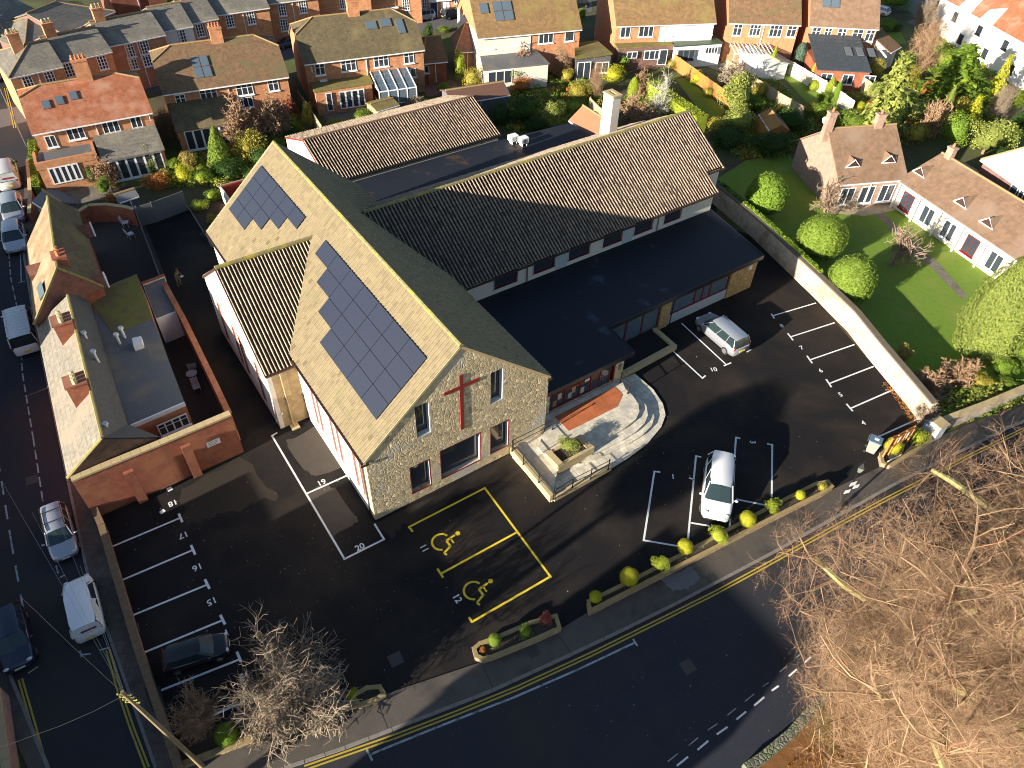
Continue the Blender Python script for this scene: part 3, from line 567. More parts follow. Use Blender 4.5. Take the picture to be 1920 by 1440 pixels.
for x0, x1, z0, z1 in wins:
    f = MB(); f.box(x0 - .06, x0, YC - .05, YC + .2, z0 - .06, z1 + .06); f.box(x1, x1 + .06, YC - .05, YC + .2, z0 - .06, z1 + .06); f.box(x0, x1, YC - .05, YC + .2, z0 - .06, z0); f.box(x0, x1, YC - .05, YC + .2, z1, z1 + .06); fo = f.build('clerestory_window', STF, ch)
    f = MB(); f.box(x0, x0 + .1, YC + .1, YC + .16, z0, z1); f.box(x1 - .1, x1, YC + .1, YC + .16, z0, z1); f.box(x0 + .1, x1 - .1, YC + .1, YC + .16, z0, z0 + .1); f.box(x0 + .1, x1 - .1, YC + .1, YC + .16, z1 - .08, z1); f.build('frame', RED, fo)
    MB().box(x0 + .1, x1 - .1, YC + .12, YC + .13, z0 + .1, z1 - .08).build('pane', PANE, fo)
BLUEP = mat('grey blue panel', (0.40, 0.45, 0.48), 'noise', .2, 14, .8)
for i in (1, 2, 3, 4):
    if i in (1, 3): MB().box(wins[i][1] + .1, wins[i + 1][0] - .1, YC - .03, YC - .004, 3.2, 4.9).build('wall_panel', BLUEP, ch)
# roof downpipes on the clerestory
mb = MB()
for px in ((986, 530), (1233, 413)): xx = ony(ch, px, YC)[0]; mb.box(xx, xx + .08, YC - .1, YC - .02, FZ + .05, ZH - .1)
mb.build('downpipe', GREYM, ch)
# flat roof
FR = [L_(p, FZ) for p in ((1022, 741), (1190, 660), (1142, 613), (1432, 479), (1330, 396))]
poly = [(XR, .75), (FR[1][0], .8), (FR[2][0], 3.8), (FR[3][0], FR[3][1]), (38.9, YC - .01), (XR, YC - .01)]
MB().prism(poly, FZ - .32, FZ).build('flat_roof', FELT, ch)
mb = MB()
for a, b in ((poly[0], poly[1]), (poly[1], poly[2]), (poly[2], poly[3]), (poly[3], poly[4])):
    a, b = Vector((*a, 0)), Vector((*b, 0)); d = (b - a).normalized(); n = Vector((d.y, -d.x, 0)) * .05
    mb.prism([a, b, b + n, a + n], FZ - .34, FZ + .035)
mb.build('roof_edge', BLACKM, ch)
# entrance front (under the near step of the flat roof)
y1 = 1.15; xa, xb = XR, 20.45
gl = [(13.95, 19.75, 0.6, 2.75)]
mb = MB(); holes_wall(mb, xa, xb, lambda x: FZ - .33, gl, y1, .3); mb.box(20.15, 20.45, 1.45, 4.3, 0, FZ - .33); mb.build('entrance_wall', STONE, ch)
mb = MB(); mb.box(13.95, 19.75, y1 + .08, y1 + .2, 2.45, 2.75)
for xx in (13.95, 15.3, 16.6, 17.55, 18.4, 19.25, 19.65): mb.box(xx, xx + .1, y1 + .08, y1 + .2, .6, 2.45)
mb.box(14.05, 17.55, y1 + .09, y1 + .19, .6, .75); mb.box(14.05, 17.55, y1 + .1, y1 + .18, 1.95, 2.02); gf = mb.build('entrance_glazing', RED, ch)
mb = MB(); mb.box(14.05, 17.55, y1 + .13, y1 + .14, .75, 1.95); mb.box(14.05, 17.55, y1 + .13, y1 + .14, 2.02, 2.45); mb.box(17.65, 19.25, y1 + .13, y1 + .14, .6, 2.45); mb.build('pane', PANE, gf)
mb = MB(); mb.tube([(18.35, y1 + .05, 1.2), (18.35, y1, 1.25), (18.35, y1, 1.75), (18.35, y1 + .05, 1.8)], .02, 6); mb.tube([(18.56, y1 + .05, 1.2), (18.56, y1, 1.25), (18.56, y1, 1.75), (18.56, y1 + .05, 1.8)], .02, 6); mb.build('door_handle', GREYM, gf)
for k_, (xx, zz, cc_) in enumerate(((14.5, .8, (.30, .16, .07)), (14.9, 1.3, (.5, .42, .3)), (15.8, .9, (.25, .40, .33)), (16.1, 1.3, (.42, .28, .14)), (16.9, .85, (.30, .45, .40)))): MB().box(xx - .16, xx + .16, y1 + .115, y1 + .128, zz, zz + .55).build('interior_panel', mat('leaflets %d' % k_, cc_, 'noise', .5, 9, .7), gf)  # added coloured panels: the bright warm interior behind the glass as flat colour
MB().box(17.0, 17.4, y1 + .05, y1 + .07, 1.9, 2.1).build('notice', CLADW, gf)
MB().box(19.95, 20.2, y1 - .05, y1, 1.6, 2.1).build('notice_plate', GREYM, ch)
lb = MB().cyl((13.35, 1.6), .1, y1 - .14, y1, 10, axis='y') if False else MB().box(13.15, 13.3, y1 - .14, y1, 1.3, 1.7); lb.build('wall_lantern', BLACKM, ch)
# right range, set back
y2 = 4.25
bx = [ony(ch, p, y2)[0] for p in ((1235, 600), (1253, 590), (1365, 545), (1408, 545))]
xe2 = FR[3][0] - .4; xs1, xs2 = bx[0], bx[1]; xw = xe2 - 2.95
gl2 = [(20.6, xs1, .1, FZ - .45), (xs2, xw, .95, FZ - .45)]
mb = MB(); mb.box(xs1, xs2, y2 - .12, y2 + .2, 0, FZ - .33); mb.box(xw, xe2, y2 - .1, y2 + .2, 0, FZ - .33); mb.box(xe2 - .3, xe2, y2 + .2, 11.4, 0, FZ - .33); mb.build('stone_pier', STONEY, ch)
MB().box(xs2, xw, y2, y2 + .2, 0, .95).build('sill_wall', BLUEP, ch)
MB().box(20.46, xs1, y2 + .22, y2 + .3, 0, FZ - .4).build('backing_wall', bpy.data.materials['dark interior'], ch)
for (a, b, c, d), ms in zip(gl2, ((.18, .45, .72), (.42, .55, .68))):
    mb = MB(); mb.box(a, b, y2 + .03, y2 + .14, d - .35, d); mb.box(a, b, y2 + .03, y2 + .14, c, c + .12); mb.box(a, a + .12, y2 + .03, y2 + .14, c + .12, d - .35); mb.box(b - .12, b, y2 + .03, y2 + .14, c + .12, d - .35)
    for t in ms: xx = a + (b - a) * t; mb.box(xx - .06, xx + .06, y2 + .035, y2 + .135, c + .12, d - .35)
    o = mb.build('side_glazing', RED, ch); MB().box(a + .12, b - .12, y2 + .08, y2 + .09, c + .12, d - .35).build('pane', PANEB, o)
mb = MB(); mb.tube([(xs2 + .15, y2 - .18, .05), (xs2 + .15, y2 - .18, FZ - .5)], .045, 8); mb.box(xs2 - .05, xs2 + .35, y2 - .24, y2 - .1, FZ - .62, FZ - .45); mb.build('downpipe', BLACKM, ch)
sx = xe2 - .6; MB().box(sx - .35, sx, y2 - .14, y2 - .1, 2.15, 2.55).build('wall_notice', CLADW, ch)
# west transept
tx, y_n, y_f, tz, tr = -1.85, 10.1, 22.0, 5.2, 9.6; ym = (y_n + y_f) / 2
ts = math.hypot(ym - y_n + .15, tr - tz)
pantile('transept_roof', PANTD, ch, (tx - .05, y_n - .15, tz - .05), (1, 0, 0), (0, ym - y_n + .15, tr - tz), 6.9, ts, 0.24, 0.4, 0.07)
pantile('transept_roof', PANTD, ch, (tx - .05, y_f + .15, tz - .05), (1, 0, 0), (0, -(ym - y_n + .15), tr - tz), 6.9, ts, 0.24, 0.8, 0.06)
ridge_caps(MB(), (tx - .08, ym, tr + .03), (4.9, ym, tr + .03), 0.15).build('ridge_tiles', MOSSR, ch)
mb = MB(); mb.poly([(tx, y_n, 0), (tx, y_n, tz - .1), (tx, ym, tr - .12), (tx, y_f, tz - .1), (tx, y_f, 0)]); mb.v = mb.v; mb = MB(); mb.sweep([(tx, y_n + .001, 0), (tx, y_f, 0), (tx, y_f, tz - .1), (tx, ym, tr - .12), (tx, y_n + .001, tz - .1)], (.3, 0, 0)); mb.build('transept_wall', RENDW, ch)
mb = MB(); mb.box(tx + .3, XL, y_n, y_n + .3, 0, tz - .1); mb.box(tx + .3, XL, y_f - .3, y_f, 0, tz - .1); mb.build('transept_side_wall', BRICKY, ch)
mb = MB()
for yy in (12.3, 15.4, 16.6, 19.7): mb.box(tx - .05, tx - .01, yy - .2, yy + .2, 1.0, 4.4)
fo = mb.build('transept_window', WOODR, ch)
mb = MB()
for yy in (12.3, 15.4, 16.6, 19.7): mb.box(tx - .07, tx - .052, yy - .12, yy + .12, 1.1, 4.3)
mb.build('pane', PANE, fo)
mb = MB(); verge(mb, (tx - .05, y_n - .15, tz), (tx - .05, ym, tr + .06), .12, .2); verge(mb, (tx - .05, y_f + .15, tz), (tx - .05, ym, tr + .06), .12, .2); mb.box(tx - .1, XL, y_n - .3, y_n - .16, tz - .16, tz - .04); mb.build('gutter', GUT, ch)
mb = MB(); mb.tube([(-1.0, y_n - .08, tz - .2), (-1.0, y_n - .08, .25)], .04, 8); mb.tube([(-1.0, y_n - .08, .25), (-1.0, y_n - .35, .12)], .04, 8); mb.box(-1.25, -.7, y_n - .6, y_n - .02, .03, .12); mb.build('downpipe', COPE, ch)
MB().box(-1.6, -1.45, y_n - .06, y_n, 1.3, 1.45).build('meter_box', CLADW, ch)
# solar panels
V = Vector((XM - xe, 0, ZR - ze)).normalized(); N = Vector((-V.z, 0, V.x)); O = Vector((xe, 0, ze)) + N * .12
# the two arrays, one panel per part
def slope_pt(px):
    a = ch.rotation_euler.z; M = rot(a); n = (M.to_3x3() @ N); P0 = ch.location + M.to_3x3() @ O; d = ray(*px); t = (P0 - CAM).dot(n) / d.dot(n)
    q = M.to_3x3().inverted() @ (CAM + d * t - ch.location) - O; return (q.y, q.dot(V))
def panel(ya, sa, ly, ls):
    def P(y, s, h): return O + V * s + N * h + Vector((0, y, 0))
    f = MB(); f.sweep([P(ya, sa, 0), P(ya + ly, sa, 0), P(ya + ly, sa + ls, 0), P(ya, sa + ls, 0)], N * -.05); fo = f.build('solar_panel', SOLARF, ch)
    e = .014; g = MB(); g.poly([P(ya + e, sa + e, .004), P(ya + e, sa + ls - e, .004), P(ya + ly - e, sa + ls - e, .004), P(ya + ly - e, sa + e, .004)][::-1]); g.build('cells', SOLAR, fo)
yR, sT = slope_pt((798, 669)); yT, sB = slope_pt((707, 790)); yL, _ = slope_pt((610, 450)); y0 = (yR + yT) / 2; lp = (yL - y0) / 7; hp = (sT - sB) / 4
for r_, n in enumerate((7, 6, 5, 4)):
    for k in range(n): panel(y0 + k * lp + .015, sT - hp * (r_ + 1) + .015, lp - .014, hp - .014)
yA, s1 = slope_pt((488, 311)); yB, s2 = slope_pt((573, 405)); _, s3 = slope_pt((459, 433)); sT = (s1 + s2) / 2; lp = (yA - yB) / 5; hp = (sT - s3) / 4; yA -= .05
for r_, n in enumerate((5, 4, 3, 2)):
    for k in range(n): panel(yA - (k + 1) * lp + .015, sT - hp * (r_ + 1) + .015, lp - .014, hp - .014)
# north range of the church: back building and its flat roof
nb = empty('back_hall', tuple(g0), AZ, 'low outbuilding behind the church with grey roll-tiled roof and white end wall', 'building')
bL = L_((567, 267), 5.2); bR = L_((886, 178), 5.2); cR = L_((937, 253), 3.3)
yb1, yb0 = (bL[1] + bR[1]) / 2, cR[1]; x0, x1 = bL[0] + .2, (bR[0] + cR[0]) / 2
hb = math.hypot(yb1 - yb0, 5.2 - 3.3)
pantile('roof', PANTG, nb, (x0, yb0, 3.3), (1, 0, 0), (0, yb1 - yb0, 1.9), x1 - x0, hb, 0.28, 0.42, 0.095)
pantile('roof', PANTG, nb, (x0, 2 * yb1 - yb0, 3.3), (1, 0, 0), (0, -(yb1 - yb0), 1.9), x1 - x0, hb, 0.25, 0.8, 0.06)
ridge_caps(MB(), (x0 - .05, yb1, 5.25), (x1 + .05, yb1, 5.25), .13).build('ridge_tiles', mat('brown ridge', (0.16, .09, .06), 'noise', .2, 3, .8), nb)
mb = MB(); mb.prism([(x0, yb0 + .2), (x1 - .2, yb0 + .2), (x1 - .2, 2 * yb1 - yb0 - .2), (x0, 2 * yb1 - yb0 - .2)], 0, 3.2)
mb.sweep([(x0, yb0 + .2, 3.2), (x0, 2 * yb1 - yb0 - .2, 3.2), (x0, yb1, 5.1)], (.25, 0, 0)); mb.sweep([(x1 - .45, yb0 + .2, 3.2), (x1 - .45, 2 * yb1 - yb0 - .2, 3.2), (x1 - .45, yb1, 5.1)], (.25, 0, 0)); mb.build('wall', RENDW, nb)
mb = MB(); verge(mb, (x0, yb0, 3.3), (x0, yb1, 5.25), .1, .15); verge(mb, (x1, yb0, 3.3), (x1, yb1, 5.25), .1, .15); verge(mb, (x0, 2 * yb1 - yb0, 3.3), (x0, yb1, 5.25), .1, .15); mb.build('verge_trim', REDC, nb)
mb = MB(); mb.box(x0, x1, yb0 - .15, yb0 - .02, 3.15, 3.28); mb.build('gutter', BLACKM, nb)
fz = 3.0; q = [L_(p, fz) for p in ((940, 262), (1066, 231), (1133, 256))]
MB().prism([(XR, 24.75), (q[2][0], 24.75), q[2], q[1], q[0], (x1 - 1, yb0 - .3), (XR, yb0 - .3)], 0, fz).build('flat_roof', FELTB, nb)
mb = MB(); mb.box(XR, q[2][0], yb0 - .28, yb0 - .2, fz, fz + .12) if False else None
for px in ((962, 268), (981, 272)):
    p = L_(px, fz); f = MB(); f.box(p[0] - .45, p[0] + .45, p[1] - .35, p[1] + .35, fz + .3, fz + .85); f.box(p[0] - .3, p[0] - .2, p[1] - .3, p[1] + .3, fz, fz + .3); f.box(p[0] + .2, p[0] + .3, p[1] - .3, p[1] + .3, fz, fz + .3)
    e = empty('air_conditioner', (g0 + rot(AZ) @ Vector((0, 0, 0)))[:], AZ, 'white roof-top cooling unit, the %s of the pair on the dark flat roof' % ('left' if px[0] < 970 else 'right'), 'cooling unit', 'cooling units on the flat roof')
    f.build('casing', CLADW, e, bevel=.04); MB().cyl((p[0] - .1, fz + .575), .2, p[1] - .37, p[1] - .351, 16, axis='y').build('fan_grille', GREYM, e)
# chimney stack behind the hall
e = empty('chimney_stack', tuple(g0), AZ, 'tall square white rendered chimney rising behind the tiled hall roof', 'chimney')
yc = 21.0; (xc0, zt), (xc1, _) = ony(ch, (1155, 180), yc), ony(ch, (1168, 185), yc); mb = MB()
a, b = ony(ch, (1151, 178), yc)[0], ony(ch, (1166, 186), yc)[0]; wd = .88
mb.box(a, a + wd, yc, yc + 1.3, 2, zt - .15); mb.build('shaft', RENDW, e)
mb = MB(); mb.box(a - .08, a + wd + .08, yc - .08, yc + .25, zt - .15, zt); mb.box(a - .08, a + wd + .08, yc + 1.05, yc + 1.38, zt - .15, zt); mb.box(a - .08, a + .3, yc + .25, yc + 1.05, zt - .15, zt); mb.box(a + wd - .3, a + wd + .08, yc + .25, yc + 1.05, zt - .15, zt); mb.build('cap', COPE, e)
MB().box(a + .3, a + wd - .3, yc + .25, yc + 1.05, zt - .149, zt - .12).build('flue', BLACKM, e)
# bin yard at the north west corner
e = empty('bin_enclosure', tuple(g0), AZ, 'small red-lined enclosure with white walls behind the church corner', 'enclosure')
q = [L_(p, 1.6) for p in ((416, 353), (460, 333), (437, 372))]
mb = MB(); mb.prism([q[0], (q[0][0] + 3.2, q[0][1] + .1), (q[0][0] + 3.2, q[0][1] + .3), (q[0][0], q[0][1] + .2)], 0, 1.7); mb.build('back_panel', REDC, e)
mb = MB(); mb.prism([(q[0][0] - .15, q[0][1] + .2), (q[0][0], q[0][1] + .2), (q[0][0], q[0][1] - 3.2), (q[0][0] - .15, q[0][1] - 3.2)], 0, 1.7); mb.build('side_wall', RENDW, e)
mb = MB(); mb.box(q[0][0] - .2, q[0][0] + 3.2, q[0][1] + .32, q[0][1] + .42, 1.55, 1.72); mb.build('top_rail', WOODP, e)
# ------------------------------------------------------------------ entrance terrace
te = empty('entrance_terrace', tuple(g0), AZ, 'cream paved terrace with curved steps and terracotta tiles at the church door', 'terrace')
def PL(px, z): return [L_(p, z) for p in px]
MB().prism(PL([(960, 856), (1034, 940), (1143, 879), (1178, 858), (1215, 830), (1240, 800), (1248, 778), (1243, 757), (1225, 730), (1190, 700), (1165, 712)], .12) + [(20.4, 1.1), (12.8, 1.1), (12.8, .1)], 0, .12).build('lower_paving', PAVST, te)
arc0 = [(1180, 730), (1205, 747), (1222, 765), (1227, 782), (1222, 798), (1205, 815), (1180, 831), (1115, 862)]
arc1 = [(1178, 729), (1200, 745), (1212, 761), (1215, 778), (1209, 793), (1190, 811), (1167, 825), (1112, 852)]
arc2 = [(1172, 728), (1186, 741), (1197, 757), (1199, 772), (1192, 786), (1172, 802), (1150, 815), (1108, 838)]
for i, (arc, z) in enumerate(((arc0, .28), (arc1, .44), (arc2, .60))):
    left = [(1047, 886), (1022, 860)] if i == 2 else [(1052, 895)] if i == 1 else [(1046, 905)]
    pts = PL(arc, z) + PL([(1048, 880 + 0)], z) + [(L_((1005, 838), z)[0], .1 - .3 * 0), (12.85, 1.1), (20.4, 1.1)]
    if i: pts = PL(arc, z) + PL([(1046, 880)], z) + PL([(1008, 838)], z) + [(12.85, .02), (12.85, 1.1), (20.4, 1.1)]
    MB().prism(pts, [.12, .28, .44][i], z).build('step', PAVST, te)
rp = PL([(968, 845), (1035, 925), (1046, 905), (1046, 880), (1008, 838)], .45); MB().prism([rp[0], rp[1], rp[3], rp[4], (12.8, .0), (rp[0][0], 0.0)], .12, .44).build('ramp', PAVST, te)
MB().prism(PL([(1040, 781), (1154, 725), (1168, 740), (1158, 762), (1067, 808)], .61), .60, .612).build('tiled_floor', TERRA, te)
# retaining walls with coping
def wall_line(o, p, q, w, z0, z1, m, name, cope=None):
    a, b = Vector((*p, 0)), Vector((*q, 0)); d = (b - a).normalized(); n = Vector((-d.y, d.x, 0)) * w / 2
    MB().prism([a - n, b - n, b + n, a + n], z0, z1).build(name, m, o)
    if cope: n = n * 1.15; MB().prism([a - n - d * .03, b - n + d * .03, b + n + d * .03, a + n - d * .03], z1, z1 + .07).build('coping', cope, o)
a0, a1, a2 = L_((960, 850), .0), L_((1034, 941), .0), L_((1143, 880), .0)
wall_line(te, (a0[0], -.1), a1, .28, 0, .62, COPE, 'retaining_wall', COPE); wall_line(te, (a1[0] + .16, a1[1] + .02), a2, .28, 0, .36, COPE, 'retaining_wall', COPE)
# planter on the terrace
pl = empty('stone_planter', tuple(g0), AZ, 'rectangular sandstone planter holding a shrub on the paved terrace', 'planter')
q = PL([(1022, 849), (1089, 814), (1115, 838), (1048, 875)], 1.05); Q = [Vector((*p, 0)) for p in q]; cc = sum(Q, Vector()) / 4; IN = [cc + (p - cc) * .70 for p in Q]
mb = MB()
for i in range(4): j = (i + 1) % 4; mb.prism([Q[i], Q[j], IN[j], IN[i]], .6 if i != 2 else .3, 1.05)
mb.build('walls', COPE, pl); MB().prism(IN, .6, .95).build('soil', MULCH, pl)
# low wall bed under the side glazing
bd = empty('low_walled_bed', tuple(g0), AZ, 'dark planting bed inside an L-shaped stone kerb wall beside the entrance', 'raised bed')
q = [L_(p, .5) for p in ((1236, 622), (1261, 644), (1163, 699))]
wall_line(bd, (q[0][0], y2 - .15), (q[1][0], q[1][1]), .35, 0, .5, COPE, 'kerb_wall'); wall_line(bd, (q[1][0] + .17, q[1][1] - .17), (20.5, q[2][1] - .1), .35, 0, .5, COPE, 'kerb_wall')
MB().prism([(20.46, q[1][1]), (q[0][0] - .18, q[1][1]), (q[0][0] - .18, y2), (20.46, y2)], 0, .3).build('soil', mat('black soil', (.012, .01, .01), 'noise', .4, 3, .9), bd)
# railings
def railing(px, zb, h, label, last=None):
    P = [Vector((*L_(p, zb), zb)) for p in px]; e = empty('handrail', tuple(g0), AZ, label, 'railing', 'black railings of the terrace')
    mb = MB()
    for z in (h, h * .55): mb.tube([p + Vector((0, 0, z)) for p in P], .024, 6)
    mb.build('rail', BLACKM, e)
    for p in P:
        f = MB(); f.cyl((p.x, p.y), .06, zb, zb + .06, 8); f.cyl((p.x, p.y), .032, zb + .06, zb + h, 8); f.ball((p.x, p.y, zb + h + .05), .06, 8, 6); f.ball((p.x, p.y, zb + h * .55), .055, 8, 6); f.ball((p.x, p.y, zb + .12), .055, 8, 6); f.build('post', BLACKM, e)
railing([(960, 846), (981, 871), (1010, 905), (1037, 936)], .65, .95, 'black railing along the left retaining wall of the terrace')
railing([(1040, 936), (1073, 915), (1107, 898), (1140, 881)], .40, .95, 'black railing along the front wall of the terrace')
railing([(1036, 805), (962, 843)], .60, .95, 'black railing sloping down past the church corner')
railing([(1163, 718), (1177, 738)], .60, .95, 'short black railing on the right of the church door')
# ------------------------------------------------------------------ houses
class House:
    def __init__(s, label, pL, pR, ze, d, ridge=None, zr=None, hips=(0, 0), zh=None, wall=BRICKO, roof=TILEB, oh=.35, name='brick_house', cat='house', group=None, gut=UPVC, ridge_m=None, back=True, floor=0, daz=0):
        A, B = G(pL, ze), G(pR, ze); q = B - A; s.w = q.length; M_ = (A + B) / 2; q = rot(R(daz)) @ q; A = M_ - q / 2; B = M_ + q / 2; s.az = math.atan2(q.y, q.x); s.d, s.ze, s.oh = d, ze, oh
        s.e = empty(name, (A.x, A.y, 0), s.az, label, cat, group)
        s.zr = zr if zr else max(ze + 1.5, min(ze + 5.5, ony(s.e, ridge, d / 2)[1])); w_, zr_ = s.w, s.zr
        zh = (ze if zh is None else zh) ; hL, hR = hips; ov = .15
        def yz(z): return (z - ze) / (zr_ - ze) * d / 2
        def side(h): return zh if h else zr_
        zl, zq = side(hL), side(hR); yl, yr = yz(zl), yz(zq)
        polys = [[(-ov, 0, ze), (w_ + ov, 0, ze)] + ([(w_ + ov, yr, zq)] if hR and yr > .01 else []) + [(w_ + ov - hR, d / 2, zr_), (-ov + hL, d / 2, zr_)] + ([(-ov, yl, zl)] if hL and yl > .01 else [])]
        polys.append([(x, d - y, z) for x, y, z in polys[0]][::-1])
        if hL: polys.append([(-ov, d - yl, zl), (-ov, yl, zl), (-ov + hL, d / 2, zr_)])
        if hR: polys.append([(w_ + ov, yr, zq), (w_ + ov, d - yr, zq), (w_ + ov - hR, d / 2, zr_)])
        mb = MB()
        for P in polys: mb.sweep([Vector(p) for p in P][::-1], (0, 0, -.14))
        mb.build('roof', roof, s.e)
        rm = ridge_m or mat(roof.name + ' ridge', mulc(tuple(roof.node_tree.nodes['Principled BSDF'].inputs['Base Color'].default_value[:3]), 0) if False else (0.30, 0.20, 0.09), 'noise', .3, 4, .9)
        mb = MB(); mb.tube([(-ov + hL, d / 2, zr_ + .02), (w_ + ov - hR, d / 2, zr_ + .02)], .11, 6)
        if hL: mb.tube([(-ov + hL, d / 2, zr_ + .02), (-ov, yl, zl + .02)], .09, 6); mb.tube([(-ov + hL, d / 2, zr_ + .02), (-ov, d - yl, zl + .02)], .09, 6)
        if hR: mb.tube([(w_ + ov - hR, d / 2, zr_ + .02), (w_ + ov, yr, zq + .02)], .09, 6); mb.tube([(w_ + ov - hR, d / 2, zr_ + .02), (w_ + ov, d - yr, zq + .02)], .09, 6)
        mb.build('ridge_tiles', rm, s.e)
        mb = MB(); mb.box(0, w_, oh, d - oh, floor, ze)
        def gable(x, sx, yy, zz):
            yb = oh; zb = ze + (zr_ - ze) * oh / (d / 2) - .15
            if zz >= zr_ - .01: pts = [(x, oh, ze), (x, d - oh, ze), (x, d - oh, zb), (x, d / 2, zr_ - .16), (x, oh, zb)]
            elif zz > ze + .01: pts = [(x, oh, ze), (x, d - oh, ze), (x, d - oh, zb), (x, d - yy, zz - .16), (x, yy, zz - .16), (x, oh, zb)]
            else: return
            mb.sweep([Vector(p) for p in pts], (sx, 0, 0))
        gable(0, .25, yl, zl); gable(w_ - .25, .25, yr, zq); mb.build('wall', wall, s.e)
        mb = MB(); mb.box(-.1, w_ + .1, -.1, -.01, ze - .14, ze - .04); mb.box(w_ * .5, w_ * .5 + .08, oh - .1, oh - .02, floor + .1, ze - .14); mb.build('gutter', gut, s.e)
    def win(s, px, w, h, nx=2, ny=2, y=None, m=UPVC, pane=PANE, sill=True, name='window', xz=None):
        y = s.oh if y is None else y; x, z = xz or ony(s.e, px, y); x = max(w / 2 + .05, min(s.w - w / 2 - .05, x)) if y == s.oh else x; z = min(z, s.ze - .2 - h / 2) if y == s.oh else z
        return window(s.e, x, y, z, w, h, nx, ny, m, pane, sill, name)
    def win2(s, a, b, nx, ny=1, y=None, m=UPVC, pane=PANE, name='window'):
        y = s.oh if y is None else y; (x0, z1), (x1, z0) = ony(s.e, a, y), ony(s.e, b, y)
        return window(s.e, (x0 + x1) / 2, y, (z0 + z1) / 2, abs(x1 - x0), abs(z1 - z0), nx, ny, m, pane, False, name)
    def sky(s, px, w, h, nx=1, ny=1):
        # on the front slope
        n = Vector((0, -(s.zr - s.ze), s.d / 2)).normalized(); M = rot(s.az).to_3x3(); nn = M @ n; P0 = s.e.location + M @ Vector((0, 0, s.ze)); dd = ray(*px); t = (P0 - CAM).dot(nn) / dd.dot(nn)
        p = M.inverted() @ (CAM + dd * t - s.e.location); V = Vector((0, s.d / 2, s.zr - s.ze)).normalized()
        def P(u, v, k): return p + Vector((u, 0, 0)) + V * v + n * k
        f = MB()
        for i in range(nx):
            for j in range(ny):
                cx, cy = (i + .5 - nx / 2) * w / nx, (j + .5 - ny / 2) * h / ny; a, b = w / nx / 2 - .03, h / ny / 2 - .03
                f.sweep([P(cx - a, cy - b, .03), P(cx + a, cy - b, .03), P(cx + a, cy + b, .03), P(cx - a, cy + b, .03)], n * .08)
        fo = f.build('skylight', GREYM, s.e); g_ = MB()
        for i in range(nx):
            for j in range(ny):
                cx, cy = (i + .5 - nx / 2) * w / nx, (j + .5 - ny / 2) * h / ny; a, b = w / nx / 2 - .11, h / ny / 2 - .11
                g_.poly([P(cx - a, cy - b, .115), P(cx + a, cy - b, .115), P(cx + a, cy + b, .115), P(cx - a, cy + b, .115)])
        g_.build('pane', PANEB, fo)
    def chim(s, px, w=1.0, l=.7, h=1.6, n=3, m=None, pot=POTT, y=None, x=None):
        y = s.d / 2 if y is None else y; x = x if x is not None else ony(s.e, px, y)[0]; f = MB(); f.box(x - w / 2, x + w / 2, y - l / 2, y + l / 2, s.zr - 1.2, s.zr + h - .15)
        f.box(x - w / 2 - .06, x + w / 2 + .06, y - l / 2 - .06, y + l / 2 + .06, s.zr + h - .15, s.zr + h); c = f.build('chimney', m or BRICKO, s.e); g_ = MB()
        for k in range(n): g_.cyl((x + (k - (n - 1) / 2) * w / n, y), .13, s.zr + h, s.zr + h + .4, 8, .1)
        if n: g_.build('chimney_pot', pot, c)
    def ext(s, px, z, wall, roof, lip=.12, name='extension', zs=None):
        """flat-roofed extension from photo corners of its roof"""
        pts = [frame(s.e, p, z) for p in px]; mb = MB(); mb.prism(pts, 0, z - .02); o = mb.build(name, wall, s.e)
        c = Vector((sum(p[0] for p in pts) / len(pts), sum(p[1] for p in pts) / len(pts))); out = [tuple(c + (Vector(p) - c) * 1.04) for p in pts]
        MB().prism(out, z - .02, z + .13).build('flat_roof', roof, o); return o, pts
def window(par, x, y, z, w, h, nx, ny, m=UPVC, pane=PANE, sill=True, name='window', side=0):
    f = MB(); e = .12 if name == 'folding_doors' else .075; p = .05
    f.box(x - w / 2, x - w / 2 + e, y - p, y + .02, z - h / 2, z + h / 2); f.box(x + w / 2 - e, x + w / 2, y - p, y + .02, z - h / 2, z + h / 2)
    f.box(x - w / 2 + e, x + w / 2 - e, y - p, y + .02, z - h / 2, z - h / 2 + e); f.box(x - w / 2 + e, x + w / 2 - e, y - p, y + .02, z + h / 2 - e, z + h / 2)
    mw = .10 if name == 'folding_doors' else .045
    for k in range(1, nx): xx = x - w / 2 + w * k / nx; f.box(xx - mw, xx + mw, y - p + .005, y + .01, z - h / 2 + e, z + h / 2 - e)
    for k in range(1, ny): zz = z - h / 2 + h * (k / ny if ny > 2 else .66); f.box(x - w / 2 + e, x + w / 2 - e, y - p + .01, y + .005, zz - .025, zz + .025)
    if sill: f.box(x - w / 2 - .08, x + w / 2 + .08, y - .14, y - .001, z - h / 2 - .1, z - h / 2 - .001)
    o = f.build(name, m, par); MB().box(x - w / 2 + e, x + w / 2 - e, y - .03, y - .02, z - h / 2 + e, z + h / 2 - e).build('pane', pane, o); return o
def door(par, x, y, m, w=.95, h=2.1, z=0, frame_m=UPVC):
    f = MB(); f.box(x - w / 2 - .1, x - w / 2, y - .06, y + .01, z, z + h + .1); f.box(x + w / 2, x + w / 2 + .1, y - .06, y + .01, z, z + h + .1); f.box(x - w / 2, x + w / 2, y - .06, y + .01, z + h, z + h + .1); o = f.build('door_frame', frame_m, par)
    MB().box(x - w / 2, x + w / 2, y - .035, y, z, z + h).build('door', m, o)
